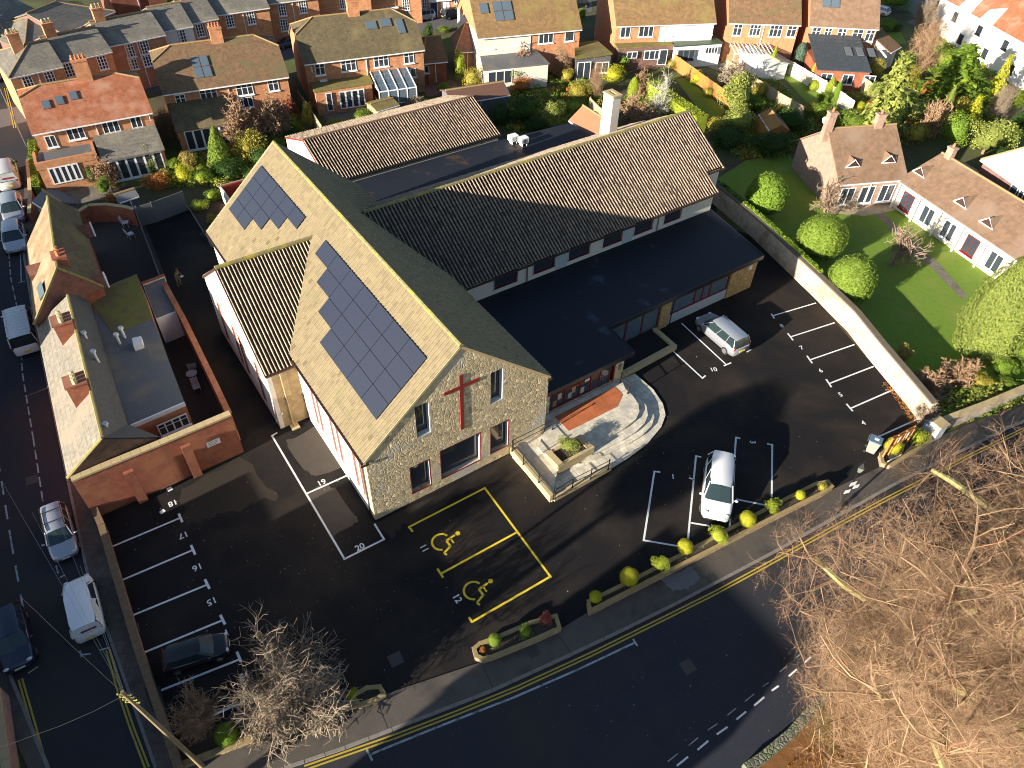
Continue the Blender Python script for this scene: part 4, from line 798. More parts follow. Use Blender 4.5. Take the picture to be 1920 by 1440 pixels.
# --- row of houses north of the church
h = House('semi-detached house with bright orange tiled roof nearest the left road', (68, 262), (276, 202), 5.0, 9.0, (158, 146), hips=(2.0, 2.0), zh=7.0, roof=TILER, daz=-14)
for p, w_, nx in (((96, 265), .9, 2), ((142, 250), 1.5, 3), ((204, 227), 1.5, 3), ((251, 216), 1.0, 2)): h.win(p, w_, 1.15, nx, 1)
for p in ((87, 197), (112, 189), (138, 180)): h.sky(p, .75, 1.0)
h.chim((158, 143), 1.3, .9, 1.8, 4, pot=POTT)
o, pts = h.ext(((68, 309), (173, 292), (169, 259), (76, 285)), 2.9, BRICKO, MOSSF if False else LEADR); yf = min(p[1] for p in pts); xs = sorted(p[0] for p in pts)
mb = MB(); mb.box(xs[0] - .1, xs[-1] + .1, yf - .05, yf + .2, 2.5, 3.2); mb.box(xs[0] - .1, xs[0] + .15, yf + .2, h.oh, 2.5, 3.2); mb.box(xs[-1] - .15, xs[-1] + .1, yf + .2, h.oh, 2.5, 3.2); mb.build('parapet', BRICKO, h.e)
MB().box(xs[0], xs[-1], yf, h.oh, 0, 2.5).build('extension_wall', BRICKO, h.e); h.e['x'] = 0; del h.e['x']
h.win2((88, 316), (157, 335), 5, 1, yf - .03, name='folding_doors'); 
xa_, xb_ = xs[-1] + .3, h.w
mb = MB(); mb.sweep([Vector((xa_, -2.6, 2.4)), Vector((xb_, -2.6, 2.4)), Vector((xb_, h.oh, 3.7)), Vector((xa_, h.oh, 3.7))][::-1], (0, 0, -.12)); mb.build('lean_to_roof', SLATE, h.e)
MB().box(xa_ + .1, xb_ - .1, -2.3, h.oh, 0, 2.3).build('lean_to_wall', BRICKO, h.e); window(h.e, (xa_ + xb_) / 2, -2.33, 1.15, xb_ - xa_ - .8, 2.1, 6, 1, name='folding_doors')
h1 = h
h = House('house with steep brown half-hipped roof and a four-pane roof light', (311, 186), (533, 136), 5.0, 9.6, (407, 74), hips=(2.2, 2.2), zh=7.0, roof=TILEB, daz=-11)
for p, w_, nx in (((339, 188), 1.0, 2), ((391, 176), 1.7, 3), ((457, 160), 1.7, 3), ((510, 148), 1.1, 2)): h.win(p, w_, 1.2, nx, 2)
h.sky((378, 126), 1.7, 2.6, 2, 2); h.chim((407, 74), 1.2, .9, 1.3, 4)
a = frame(h.e, (318, 208), 3.4)[0]; b = frame(h.e, (430, 180), 3.4)[0]
mb = MB(); mb.sweep([Vector((a, -3.0, 2.4)), Vector((b, -3.0, 2.4)), Vector((b, h.oh, 3.9)), Vector((a, h.oh, 3.9))][::-1], (0, 0, -.12)); mb.build('lean_to_roof', TILED, h.e)
MB().box(a + .1, b - .1, -2.7, h.oh, 0, 2.3).build('lean_to_wall', BRICKO, h.e); window(h.e, (a + b) / 2 + .2, -2.73, 1.15, b - a - 1.0, 2.1, 6, 1, name='folding_doors')
h.win((461, 192), 1.5, 1.1, 3, 1)
h = House('semi-detached house with dark mossy half-hipped roof and a glass conservatory', (575, 125), (791, 89), 5.0, 9.6, (662, 24), hips=(2.4, 2.4), zh=7.0, roof=TILED, daz=-6)
for p, w_, nx in (((600, 130), 1.1, 2), ((653, 119), 1.7, 3), ((714, 108), 1.7, 3), ((766, 100), 1.2, 2)): h.win(p, w_, 1.25, nx, 2)
for p in ((696, 48), (723, 43)): h.sky(p, 1.3, 1.1)
h.sky((751, 50), .9, 1.9); h.chim((662, 22), 1.3, .9, 1.4, 4)
o, pts = h.ext(((591, 173), (697, 157), (686, 134), (580, 153)), 2.7, BRICKO, MOSSF); yf = min(p[1] for p in pts)
h.win2((610, 175), (626, 207), 1, 1, yf - .03, name='glazed_door'); h.win2((635, 172), (686, 198), 4, 1, yf - .03, name='folding_doors')
mb = MB()
for px in ((606, 150), (657, 141)): q = frame(h.e, px, 2.9); mb.box(q[0] - .4, q[0] + .4, q[1] - .35, q[1] + .35, 2.84, 3.0)
mb.build('roof_light', CLADW, o)
q0, q1 = frame(h.e, (690, 128), 3.2), frame(h.e, (757, 118), 3.2); q2 = frame(h.e, (772, 150), 2.3); x0, x1, yf = q0[0], q1[0], -3.4
cf = MB()
for k in range(5): xx = x0 + (x1 - x0) * k / 4; cf.sweep([Vector((xx - .05, h.oh, 3.1)), Vector((xx + .05, h.oh, 3.1)), Vector((xx + .05, h.oh, 3.2)), Vector((xx - .05, h.oh, 3.2))], (0, yf - h.oh, -.8)); cf.box(xx - .05, xx + .05, yf, yf + .1, 0, 2.3)
for z in (.05, .75, 2.28): cf.box(x0, x1, yf + .005, yf + .095, z, z + .1); cf.box(x1 - .045, x1 + .045, yf + .1, h.oh, z, z + .1); cf.box(x0 - .045, x0 + .045, yf + .1, h.oh, z, z + .1)
co = cf.build('conservatory', UPVC, h.e); cg = MB(); cg.poly([(x0, h.oh, 3.12), (x0, yf, 2.32), (x1, yf, 2.32), (x1, h.oh, 3.12)]); cg.poly([(x0, yf + .05, .1), (x1, yf + .05, .1), (x1, yf + .05, 2.3), (x0, yf + .05, 2.3)]); cg.poly([(x1, yf, .1), (x1, h.oh, .1), (x1, h.oh, 3.1), (x1, yf, 2.3)]); cg.build('glazing', PANEB, co)
h.win((770, 137), 1.3, 1.0, 2, 1)
h3 = h
h = House('house with moss-covered tile roof and cream rendered left half', (898, 72), (1090, 55), 5.0, 10.5, zr=9.8, hips=(1.6, 0), zh=8.2, roof=TILEM)
h.win((918, 79), 1.2, 1.3, 1, 1); h.win((967, 73), 2.0, 1.2, 3, 1); h.win((1024, 68), 1.9, 1.2, 3, 1); h.win((1068, 64), 1.2, 1.2, 1, 1)
xh = ony(h.e, (996, 70), h.oh)[0]; MB().box(.02, xh, h.oh - .04, h.oh - .002, 0, 4.95).build('render_panel', RENDW, h.e); MB().box(-.05, -.004, h.oh, h.d - h.oh, 0, 5.2).build('side_render', RENDW, h.e)
h.sky((943, 21), 2.4, 2.4, 2, 2); h.sky((907, 16), 1.1, 1.3)
o, pts = h.ext(((908, 132), (1028, 120), (996, 88), (900, 95)), 2.7, RENDW, LEADR); yf = min(p[1] for p in pts)
h.win2((915, 135), (960, 155), 3, 1, yf - .03, name='glazed_doors')
h = House('small brick garage with a brown hipped roof between two houses', (795, 119), (838, 115), 2.6, 7, zr=4.3, hips=(1.2, 0), zh=2.6, roof=TILEB, wall=BRICKR, name='garage', cat='garage')
h.win((799, 130), .6, .9, 1, 1); door(h.e, ony(h.e, (811, 140), .35)[0], .34, WOODD, frame_m=BRICKR)
h = House('outbuilding with pinkish brown roof beside the cream house', (855, 97), (897, 96), 2.8, 5, zr=5.2, hips=(1.5, 0), zh=2.8, roof=mat('pink brown tile', (.25, .11, .07), 'tile', .2, 2, .85), wall=BRICKO, name='outbuilding', cat='outbuilding')
h = House('long low shed with curved brown felt roof behind the church', (850, 195), (955, 178), 2.2, 4.0, zr=2.9, roof=mat('brown felt', (.13, .065, .045), 'noise', .25, 1.5, .85), wall=WOODG, name='shed', cat='shed')
h = House('brick and white rendered pair of houses with plain tile roof', (1158, 49), (1342, 43), 5.0, 10.5, zr=9.6, roof=TILEM)
for p, w_, nx in (((1173, 57), 1.3, 2), ((1212, 55), 1.9, 3), ((1256, 53), .9, 2), ((1297, 51), 1.2, 3), ((1327, 50), 1.9, 4)): h.win(p, w_, 1.3, nx, 1)
xh = ony(h.e, (1237, 60), h.oh)[0]; MB().box(xh, h.w - .02, h.oh - .04, h.oh - .002, 0, 4.95).build('render_panel', CLADW, h.e)
o, pts = h.ext(((1160, 92), (1262, 84), (1236, 67), (1147, 72)), 2.7, BRICKP, MOSSF); yf = min(p[1] for p in pts)
h.win2((1176, 97), (1194, 109), 2, 1, yf - .05); h.win2((1209, 95), (1236, 111), 3, 1, yf - .05); h.win2((1236, 93), (1248, 121), 1, 1, yf - .05, name='glazed_door')
o, pts = h.ext(((1265, 88), (1354, 82), (1336, 67), (1256, 70)), 2.7, CLADW, mat('green flat roof', (.05, .085, .05), 'noise', .2, 1, .5)); yf = min(p[1] for p in pts)
h.win2((1272, 94), (1300, 114), 3, 1, yf - .05, m=WOODG, name='glazed_doors'); h.win2((1324, 88), (1344, 100), 4, 1, yf - .05, m=CLADW)
h5 = h
h = House('single-storey garden annex with mossy flat roof and white glazed doors', (1078, 110), (1142, 104), 2.5, 5.2, zr=2.6 + 1.5, roof=MOSSF, wall=WOODG, name='garden_annex', cat='annex') if False else None
e = empty('garden_annex', G((1078, 110), 2.5) * 1.0, 0, 'single-storey garden annex with mossy flat roof and white glazed doors', 'annex'); e.location.z = 0; e.rotation_euler.z = R(14)
pts = [frame(e, p, 2.6) for p in ((1080, 112), (1146, 102), (1118, 78), (1078, 84))]; MB().prism(pts, 0, 2.6).build('wall', WOODG, e); c = Vector((sum(p[0] for p in pts) / 4, sum(p[1] for p in pts) / 4)); MB().prism([tuple(c + (Vector(p) - c) * 1.06) for p in pts], 2.6, 2.75).build('roof', MOSSF, e)
window(e, pts[0][0] + 1.1, min(pts[0][1], pts[1][1]) - .05, 1.2, 1.7, 2.2, 2, 1, name='glazed_doors'); window(e, pts[0][0] + 3.4, min(pts[0][1], pts[1][1]) - .05, 1.5, 1.7, 1.3, 2, 1)
h = House('brick house with white timber pergola against its rear wall', (1369, 43), (1501, 47), 5.0, 10.5, zr=9.6, roof=TILEB, hips=(0, 1.8), zh=8.4)
for p, w_ in (((1384, 51), 1.1), ((1417, 51), 1.4), ((1456, 52), 1.6), ((1486, 52), 1.2)): h.win(p, w_, 1.4, 3 if w_ > 1.2 else 2, 2)
mb = MB()
for k in range(11): xx = .6 + k * .5; mb.box(xx, xx + .07, -3.0, h.oh - .02, 2.4, 2.5)
mb.box(.4, 6, -3.0, -2.9, 2.25, 2.4)
for xx in (.5, 3.2, 5.9): mb.box(xx, xx + .1, -3.0, -2.9, 0, 2.25)
mb.build('pergola', CLADW, h.e)
h = House('brick house with a long dark slate rear extension', (1521, 49), (1647, 55), 5.0, 10.5, zr=9.8, roof=TILEA)
for p, w_ in (((1532, 54), 1.1), ((1554, 56), .9), ((1580, 57), 1.1), ((1610, 58), 1.3), ((1633, 60), 1.1)): h.win(p, w_, 1.4, 2, 2)
h.sky((1558, 4), 2.2, 1.5, 2, 1)
a, b = frame(h.e, (1500, 60), 3), frame(h.e, (1600, 84), 2.5)
mb = MB(); mb.sweep([Vector((a[0], -7, 2.4)), Vector((b[0], -7, 2.4)), Vector((b[0], h.oh, 4.0)), Vector((a[0], h.oh, 4.0))][::-1], (0, 0, -.12)); mb.build('extension_roof', SLATED, h.e); MB().box(a[0] + .1, b[0] - .1, -6.8, h.oh, 0, 2.35).build('extension_wall', BRICKR, h.e)
for k in range(3): window(h.e, a[0] + 1.4 + k * 2.6, -6.83, 1.3, 1.4, 1.2, 2, 1)
mb = MB()
for k in range(3): mb.sweep([Vector((a[0] + 4 + k * 1.4, -4, 3.12)), Vector((a[0] + 4.8 + k * 1.4, -4, 3.12)), Vector((a[0] + 4.8 + k * 1.4, -2.4, 3.47)), Vector((a[0] + 4 + k * 1.4, -2.4, 3.47))], (0, 0, .08))
mb.build('roof_light', GREYM, h.e)
h = House('small white-walled garage with brick gable at the garden edge', (1671, 98), (1689, 88), 2.5, 6.5, zr=3.9, roof=TILEB, wall=CLADW, name='garage', cat='garage')
# --- Victorian terrace beyond the street
BRW = mat('orange brick terrace', (0.58, 0.26, 0.12), 'brick', 0.25, 2, 0.85, 0.3, col2=(0.36, 0.26, 0.18))
def terr(label, a, b, ridge, wins, wall=None, roof=SLATE, hips=(0, 0), lower=(), zr=None, ch_=None, doors=()):
    h = House(label, a, b, 5.4, 8.0, ridge, zr, hips=hips, roof=roof, wall=wall or BRW, name='terraced_house', group='terraced houses along the street', oh=.15, daz=-12)
    for p in wins: h.win(p, .95, 1.45, 3, 4)
    for p in lower: h.win(p, .95, 1.45, 3, 4)
    for p, m_ in doors: x = ony(h.e, p, h.oh)[0]; door(h.e, x, h.oh - .01, m_); MB().box(x - .8, x + .8, h.oh - .5, h.oh - .02, 2.35, 2.5).build('door_canopy', CLADW, h.e)
    if ch_: h.chim(ch_, 1.1, .7, 1.3, 3, pot=POTC)
    return h
terr('end terraced house with hipped slate roof on the left street corner', (22, 149), (113, 122), (75, 105), ((53, 154), (91, 139)), hips=(3.5, 0), lower=((61, 182),), ch_=(40, 105), wall=BRW)
terr('orange brick terraced house beside the corner end house', (113, 122), (204, 94), (160, 84), ((128, 128), (189, 108)), ch_=(106, 92), wall=BRW)
terr('terraced house of paler orange brick with casement windows and an arched white door', (204, 91), (304, 62), (250, 55), ((243, 92), (271, 86)), lower=((249, 118), (276, 112)), ch_=(197, 65), doors=(((297, 112), CLADW),), wall=mat('pale orange brick', (.50, .22, .12), 'brick', .2, 2, .85, .3, col2=(.4, .3, .2)))
terr('white painted terraced house between brick ones', (305, 61), (358, 47), (330, 30), ((340, 65),), wall=CLADW)
terr('narrow brick terraced house right of the white one', (359, 46), (406, 33), (380, 15), ((375, 57),), ch_=(350, 12))
terr('brick terraced house with two sash windows facing the second roof', (406, 32), (500, 11), (450, -5), ((431, 39), (470, 31)))
terr('brick terraced house with a white porch behind the dark mossy roof', (500, 11), (592, -8), None, ((529, 18), (567, 10)), lower=((533, 47),), doors=(((569, 40), SLATED),), zr=8.2)
terr('brick terraced house seen above the third chimney', (592, -8), (690, -24), None, (), lower=((643, 5),), zr=8.2)
terr('brick terraced house behind the silver parked car', (690, -24), (785, -38), None, (), lower=((761, 9),), doors=(((735, 14), CLADW),), zr=8.2)
terr('brick terraced house with a dark blue front door', (785, -38), (880, -50), None, (), lower=((794, 5), (858, -4)), doors=(((813, 10), mat('navy door', (.02, .03, .12), 'noise', .1, 3, .4)), ((835, 8), CLADW)), zr=8.2)
# --- newer blocks in the top left corner
h = House('dull brick block with hipped slate roof at the back of the corner', (119, 62), (214, 21), 5.2, 9, (150, 25), hips=(0, 4.0), roof=SLATE, wall=BRICKP, name='brick_block', cat='building')
h.win((156, 54), 1.3, 1.2, 2, 1, m=BLACKM); h.win((191, 41), 1.3, 1.2, 2, 1, m=BLACKM)
h = House('brick block with a pale lit roof end beside the street corner', (48, 93), (118, 70), 4.6, 9, (85, 52), hips=(4.0, 0), roof=SLATE, wall=BRICKP, name='brick_block', cat='building')
h = House('brick block with long slate roof furthest into the top left corner', (16, 67), (95, 32), 5.0, 10, (55, 22), hips=(3.5, 0), roof=SLATE, wall=BRICKP, name='brick_block', cat='building')
h = House('cream building cut off by the top left corner of the photo', (-60, 60), (30, 12), 6.0, 10, zr=9, roof=SLATEL, wall=RENDW, name='cream_building', cat='building')
h = House('long brick building with arched openings above the terrace', (205, -10), (300, -25), 5.5, 9, zr=8.5, roof=SLATE, wall=BRICKR, name='brick_block', cat='building')
# --- almshouses
BRICKA = mat('pinkish buff brick', (0.33, 0.21, 0.16), 'brick', 0.25, 2, 0.85, 0.3, col2=(0.36, 0.3, 0.25))
def dormer(h, px, lab=None):
    x, y = None, None; n = Vector((0, -(h.zr - h.ze), h.d / 2)).normalized(); M = rot(h.az).to_3x3(); nn = M @ n; P0 = h.e.location + M @ Vector((0, 0, h.ze)); dd = ray(*px); t = (P0 - CAM).dot(nn) / dd.dot(nn)
    p = M.inverted() @ (CAM + dd * t - h.e.location); V = Vector((0, h.d / 2, h.zr - h.ze)).normalized(); b = p - V * .35; k = .75; hgt = .75
    yb = b.y + hgt / ((h.zr - h.ze) / (h.d / 2)); mb = MB(); A_, B_, Cc, D_ = b + Vector((-k, 0, 0)), b + Vector((k, 0, 0)), b + Vector((0, 0, hgt)), Vector((b.x, yb, b.z + hgt))
    mb.poly([A_, Cc, D_]); mb.poly([Cc, B_, D_]); o = mb.build('dormer', TILEA, h.e)
    f = MB(); f.tube([A_ + Vector((0, -.04, .03)), Cc + Vector((0, -.06, .03)), B_ + Vector((0, -.04, .03)), A_ + Vector((0, -.04, .03))], .06, 4); f.build('frame', CLADW, o); MB().poly([A_ + Vector((.1, .03, .05)), B_ + Vector((-.1, .03, .05)), Cc + Vector((0, .03, -.1))]).build('louvre', GUT, o)
h = House('almshouse with smooth brown roof and a brick gable facing the lawn', (1577, 346), (1701, 336), 2.9, 9.0, (1605, 238), roof=TILEA, wall=BRICKA, name='almshouse', cat='house')
dormer(h, (1597, 307)); dormer(h, (1664, 299))
h.chim(None, .75, .6, 1.7, 1, m=BRICKA, x=-.2); h.chim((1645, 236), .8, .55, 1.2, 1, m=BRICKA)
for k in range(3): window(h.e, 1.3 + k * 2.1, h.oh, 1.35, 1.5, 1.8, 2, 1)
h = House('long almshouse range with brown roof angled along the garden patio', (1684, 338), (1905, 486), 2.8, 9.0, (1825, 322), roof=TILEA, wall=RENDW, name='almshouse', cat='house')
for p in ((1728, 324), (1806, 381), (1855, 419)): dormer(h, p)
for k in range(5): window(h.e, 1.6 + k * 2.6, h.oh, 1.3, 1.35, 1.7, 2, 1, m=CLADW if k % 3 else RED)
h.chim(None, .7, .55, 1.0, 1, m=BRICKA, x=.75)
mb = MB()
for k in range(6): MB().box(.3 + k * 2.6, .45 + k * 2.6, -.05, .1, 0, 2.6).build('veranda_post', CLADW, h.e)
alm = h
h = House('pale roofed building behind the almshouse at the right edge', (1841, 300), (1990, 405), 5.0, 11, zr=8.4, roof=mat('pale sheet roof', (.62, .60, .56), 'noise', .06, .6, .6), wall=BRICKP, name='pale_roofed_house', cat='house', hips=(3.0, 0), floor=0)
h.win((1912, 350), 1.6, 2.0, 2, 1)
h = House('long white timber-framed inn with clay roof across the far road', (1762, -8), (2010, 130), 4.8, 9, zr=8, roof=TILER, wall=CLADW, name='inn', cat='inn')
for k in range(8): window(h.e, 1.5 + k * 2.6, h.oh, 3.4 if k % 2 else 1.4, .9, 1.1, 2, 1, m=BLACKM)
for xx in (4.5, 9): mb = MB(); mb.sweep([Vector((xx, -.3, 4.6)), Vector((xx + 2.6, -.3, 4.6)), Vector((xx + 1.3, -.3, 6.4))], (0, 2.5, 0)); mb.build('gable_dormer', CLADW, h.e)
h.chim(None, .9, .7, 1.2, 2, x=11)
# --- cottages along the left road
def px_roof(label, polys, ze, zr, roof, wall, foot, name='cottage', cat='cottage', ridge=None, rm=None, kinds=None):
    """roof planes from photo corners, each at its measured height"""
    o0 = G(foot[0], ze); e = empty(name, (o0.x, o0.y, 0), R(-57), label, cat)
    def Lp(p, z): x, y = frame(e, p, z); return Vector((x, y, z))
    for i, (P, m_) in enumerate(polys):
        V = [Lp(p, {'e': ze, 'r': zr}[k]) for p, k in P]; n = (V[1] - V[0]).cross(V[2] - V[0]); V = V if n.z < 0 else V[::-1]
        MB().sweep(V, (0, 0, .12)).build('roof', m_ or roof, e)
    F = [Lp(p, ze) for p in foot]; c = sum(F, Vector()) / len(F); MB().prism([c + (f - c) * .96 for f in F], 0, ze + .02).build('wall', wall, e)
    for line in (ridge or ()): V = [Lp(p, {'e': ze, 'r': zr}[k]) + Vector((0, 0, .14)) for p, k in line]; MB().tube(V, .1, 6).build('ridge_tiles', rm or MOSSR, e)
    return e, Lp
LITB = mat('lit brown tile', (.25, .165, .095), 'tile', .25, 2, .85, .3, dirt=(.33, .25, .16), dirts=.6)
REDT = mat('dull red tile', (.20, .085, .06), 'tile', .25, 2, .85, .3)
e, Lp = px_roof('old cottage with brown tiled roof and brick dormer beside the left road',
    [([((51, 462), 'e'), ((65, 612), 'e'), ((108, 505), 'r'), ((90, 371), 'r')], None), ([((90, 371), 'r'), ((108, 505), 'r'), ((195, 540), 'e'), ((147, 394), 'e')], TILED), ([((108, 505), 'r'), ((65, 612), 'e'), ((195, 540), 'e')], REDT)],  # sunny slope paler, far slope darker: light put into the tile colours
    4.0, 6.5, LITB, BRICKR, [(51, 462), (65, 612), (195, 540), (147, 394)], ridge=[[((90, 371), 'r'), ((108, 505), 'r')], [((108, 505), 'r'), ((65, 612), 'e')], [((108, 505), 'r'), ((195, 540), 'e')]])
def stack(e, px, zb, h, w, l, n, pot=POTC, m=BRICKR, az=0):
    x, y = frame(e, px, zb); f = MB(); f.box(x - w / 2, x + w / 2, y - l / 2, y + l / 2, zb - 1, zb + h); f.box(x - w / 2 - .06, x + w / 2 + .06, y - l / 2 - .06, y + l / 2 + .06, zb + h, zb + h + .12); c = f.build('chimney', m, e); g_ = MB()
    for k in range(n): g_.cyl((x + (k - (n - 1) / 2) * w / n, y), .15, zb + h + .12, zb + h + .55, 8, .12)
    g_.build('chimney_pot', pot, c)
stack(e, (120, 500), 5.8, 1.0, 1.0, .8, 2, pot=POTT)
x, y = frame(e, (70, 505), 4.8); MB().sweep([Vector((x - .6, y - .6, 3.6)), Vector((x + .6, y - .6, 3.6)), Vector((x + .6, y - .6, 4.8)), Vector((x, y - .6, 5.3)), Vector((x - .6, y - .6, 4.8))], (0, 1.2, 0)).build('dormer', REDT, e)
for px_, zz in (((78, 550), 5.0),): x, y = frame(e, px_, zz); MB().sweep([Vector((x - .8, y - .2, zz - .05)), Vector((x + .8, y - .2, zz - .05)), Vector((x + .8, y + .25, zz + .4)), Vector((x - .8, y + .25, zz + .4))], (0, 0, .1)).build('skylight', PANEB, e)
for px_ in ((172, 428), (197, 522)): x, y = frame(e, px_, 4.4); f = MB(); f.sweep([Vector((x - .6, y, 4.0)), Vector((x + .6, y, 4.0)), Vector((x, y, 4.9))], (0, -1.5, 0)); o = f.build('dormer', REDT, e); MB().tube([(x - .65, y + .03, 4.0), (x, y + .03, 4.95), (x + .65, y + .03, 4.0)], .06, 4).build('white_trim', CLADW, o)
e, Lp = px_roof('slate-roofed cottage with a pale sunlit slope above the left road',
    [([((69, 613), 'e'), ((128, 899), 'e'), ((193, 824), 'r'), ((128, 556), 'r')], None), ([((128, 556), 'r'), ((193, 824), 'r'), ((302, 822), 'e'), ((240, 798), 'e'), ((165, 556), 'e')], SLATED), ([((193, 824), 'r'), ((128, 899), 'e'), ((302, 822), 'e')], mat('brown hip tile', (.16, .10, .07), 'tile', .25, 2, .85, .3))],  # sunlit slope in pale slate, shaded slope in dark: shading by material
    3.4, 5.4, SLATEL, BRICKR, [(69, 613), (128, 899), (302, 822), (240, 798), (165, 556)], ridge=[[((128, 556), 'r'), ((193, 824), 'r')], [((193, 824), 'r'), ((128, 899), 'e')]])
stack(e, (129, 628), 5.0, 1.25, 1.05, 1.1, 3); stack(e, (155, 742), 5.0, 1.25, 1.05, 1.1, 3)
for px_ in ((163, 637), (181, 672), (204, 808), (223, 640), (232, 628)):
    zz = 4.6 if px_[0] < 210 else 3.5; x, y = frame(e, px_, zz); MB().cyl((x, y), .09, zz - .4, zz + .55, 8).cyl((x, y), .17, zz + .55, zz + .7, 8).build('vent_cowl', CLADW, e)
e = empty('flat_roofed_extension', G((240, 798), 3.2) * 1, 0, 'flat-roofed rear extension in grey and moss patches behind the slate cottage', 'extension'); e.location.z = 0; e.rotation_euler.z = R(34)
def fe(px, z): return [frame(e, p, z) for p in px]
MB().prism(fe(((161, 553), (256, 514), (274, 556), (300, 640), (346, 755), (240, 798), (190, 720)), 3.2), 0, 3.2).build('wall', BRICKO, e)
MB().prism(fe(((162, 554), (256, 515), (287, 598), (213, 628)), 3.2), 3.2, 3.26).build('mossy_roof', MOSSF, e)
MB().prism(fe(((161, 560), (213, 628), (287, 598), (296, 620), (190, 660)), 3.2), 3.2, 3.24).build('grey_roof', LEADR, e)
MB().prism(fe(((190, 660), (296, 620), (312, 664), (346, 755), (240, 798)), 3.2), 3.2, 3.28).build('roof', LEADR, e)
q = fe(((250, 640), (267, 636), (270, 650), (253, 656)), 3.4); MB().prism(q, 3.28, 3.7).build('skylight', CLADW, e)
q = fe(((246, 800), (347, 757)), 3.2); yy = (q[0][1] + q[1][1]) / 2
a_, b_ = Vector((*q[0], 0)), Vector((*q[1], 0)); d_ = (b_ - a_).normalized(); n_ = Vector((d_.y, -d_.x, 0))
MB().prism([a_, b_, b_ + n_ * .12, a_ + n_ * .12], 3.1, 3.4).build('white_fascia', CLADW, e)
we = empty('x', (0, 0, 0)); bpy.data.objects.remove(we)
wo = window(e, 0, 0, 0, 1.9, 1.0, 4, 2); wm = T(*(a_ + d_ * ((b_ - a_).length * .67) + n_ * .08), 2.1 - 0) if False else Matrix.Translation(a_ + d_ * ((b_ - a_).length * .67) + n_ * .06 + Vector((0, 0, 2.0))) @ Matrix.Rotation(math.atan2(d_.y, d_.x), 4, 'Z'); wo.matrix_local = wm
# white shed in the yard
e = empty('white_outhouse', G((268, 556), 0), R(34), 'small white outhouse with red tile capping in the cottage yard', 'outhouse')
q = [frame(e, p, 2.4) for p in ((269, 536), (310, 520), (306, 548), (275, 557))]; q = [frame(e, p, 2.3) for p in ((268, 535), (309, 519), (330, 585), (293, 600))]
MB().prism(q, 0, 2.3).build('wall', CLADW, e); c = Vector((sum(p[0] for p in q) / 4, sum(p[1] for p in q) / 4)); MB().prism([tuple(c + (Vector(p) - c) * .93) for p in q], 2.3, 2.34).build('roof', LEADR, e)
wall_line(e, q[0], q[1], .25, 2.3, 2.45, RENDW, 'capping', TILER)
MB().box(0.2, 1.6, -3.6, -2.2, 0, 1.9).build('lower_wall', CLADW, e)
# --- walls
def wall_thing(label, px, z0, h, w, m, cope=None, name='garden_wall', cat='wall', ztop=True, cope_m=None, closed=False):
    e = empty(name, (0, 0, 0), 0, label, cat); P = [G(p, z0 if not ztop else h) for p in px]; mb = MB(); cb = MB()
    for i, (a, b) in enumerate(zip(P, P[1:])):
        d = (b - a); d.z = 0; L = d.length; d /= L; n = Vector((-d.y, d.x, 0)) * w / 2; ex = d * w * .3 * 0
        mb.prism([a - n, b - n, b + n, a + n], z0, h)
        if cope:
            k = max(1, int(L / .5)); n = n * 1.25
            for j in range(k): p, q = a + d * (L * j / k + .006), a + d * (L * (j + 1) / k - .006); cb.prism([p - n, q - n, q + n, p + n], h, h + cope)
    mb.build('wall', m, e)
    if cope: cb.build('coping', cope_m or COPE, e)
    return e
w1 = wall_thing('tall red brick wall with stone coping and two buttresses above the painted bays', [(134, 900), (300, 832), (432, 776)], 0, 3.5, .35, BRICKR, .14)
for px in ((185, 968),): pass
P = [G(p, 3.4) for p in ((232, 868), (340, 820))]; d = (G((432, 776), 3.5) - G((134, 900), 3.5)).normalized(); n = Vector((d.y, -d.x, 0))
for p in P: MB().prism([p - d * .28 + n * .17, p + d * .28 + n * .17, p + d * .28 + n * .42, p - d * .28 + n * .42], 0, 2.9).build('buttress', BRICKR, w1)
s0 = G((398, 826), 2.0); sg = empty('wall_sign', (s0 + n * .2)[:], math.atan2(d.y, d.x), 'small white rectangular notice fixed to the tall red brick wall', 'sign'); MB().box(-.42, .42, -.03, .0, -.22, .22).build('board', CLADW, sg)
tl = MB()
for k in range(3): tl.box(-.3, .3 - .1 * (k == 2), -.034, -.031, .1 - k * .12, .13 - k * .12)
tl.build('lettering', BLACKM, sg)
wall_thing('brick wall with orange tile coping along the dark alley', [(307, 530), (345, 600), (404, 722), (430, 777)], 0, 2.6, .3, BRICKR, .1, cope_m=TILER)
wall_thing('low brick wall between the car park and the left pavement', [(170, 938), (190, 985), (255, 1205), (335, 1440)], 0, .75, .3, BRICKP, .08, cope_m=mat('mossy brick coping', (.17, .11, .06), 'noise', .4, 3, .9))
wall_thing('long brick garden wall between the car park and the almshouse lawn', [(1343, 345), (1420, 408), (1470, 455), (1537, 517), (1607, 584), (1654, 642), (1712, 710), (1752, 757)], 0, 1.9, .4, BRICKW, .12, cope_m=mat('mossy wall top', (.14, .11, .08), 'noise', .5, 3, .95))
wall_thing('front garden wall with sunlit face along the pavement at right', [(1757, 792), (1850, 757), (1985, 700)], 0, 1.1, .35, BRICKW, .1)
wall_thing('curved brick wall enclosing the cottage yard', [(141, 400), (165, 385), (200, 383), (235, 388), (252, 393)], 0, 1.7, .3, BRICKR, .06)
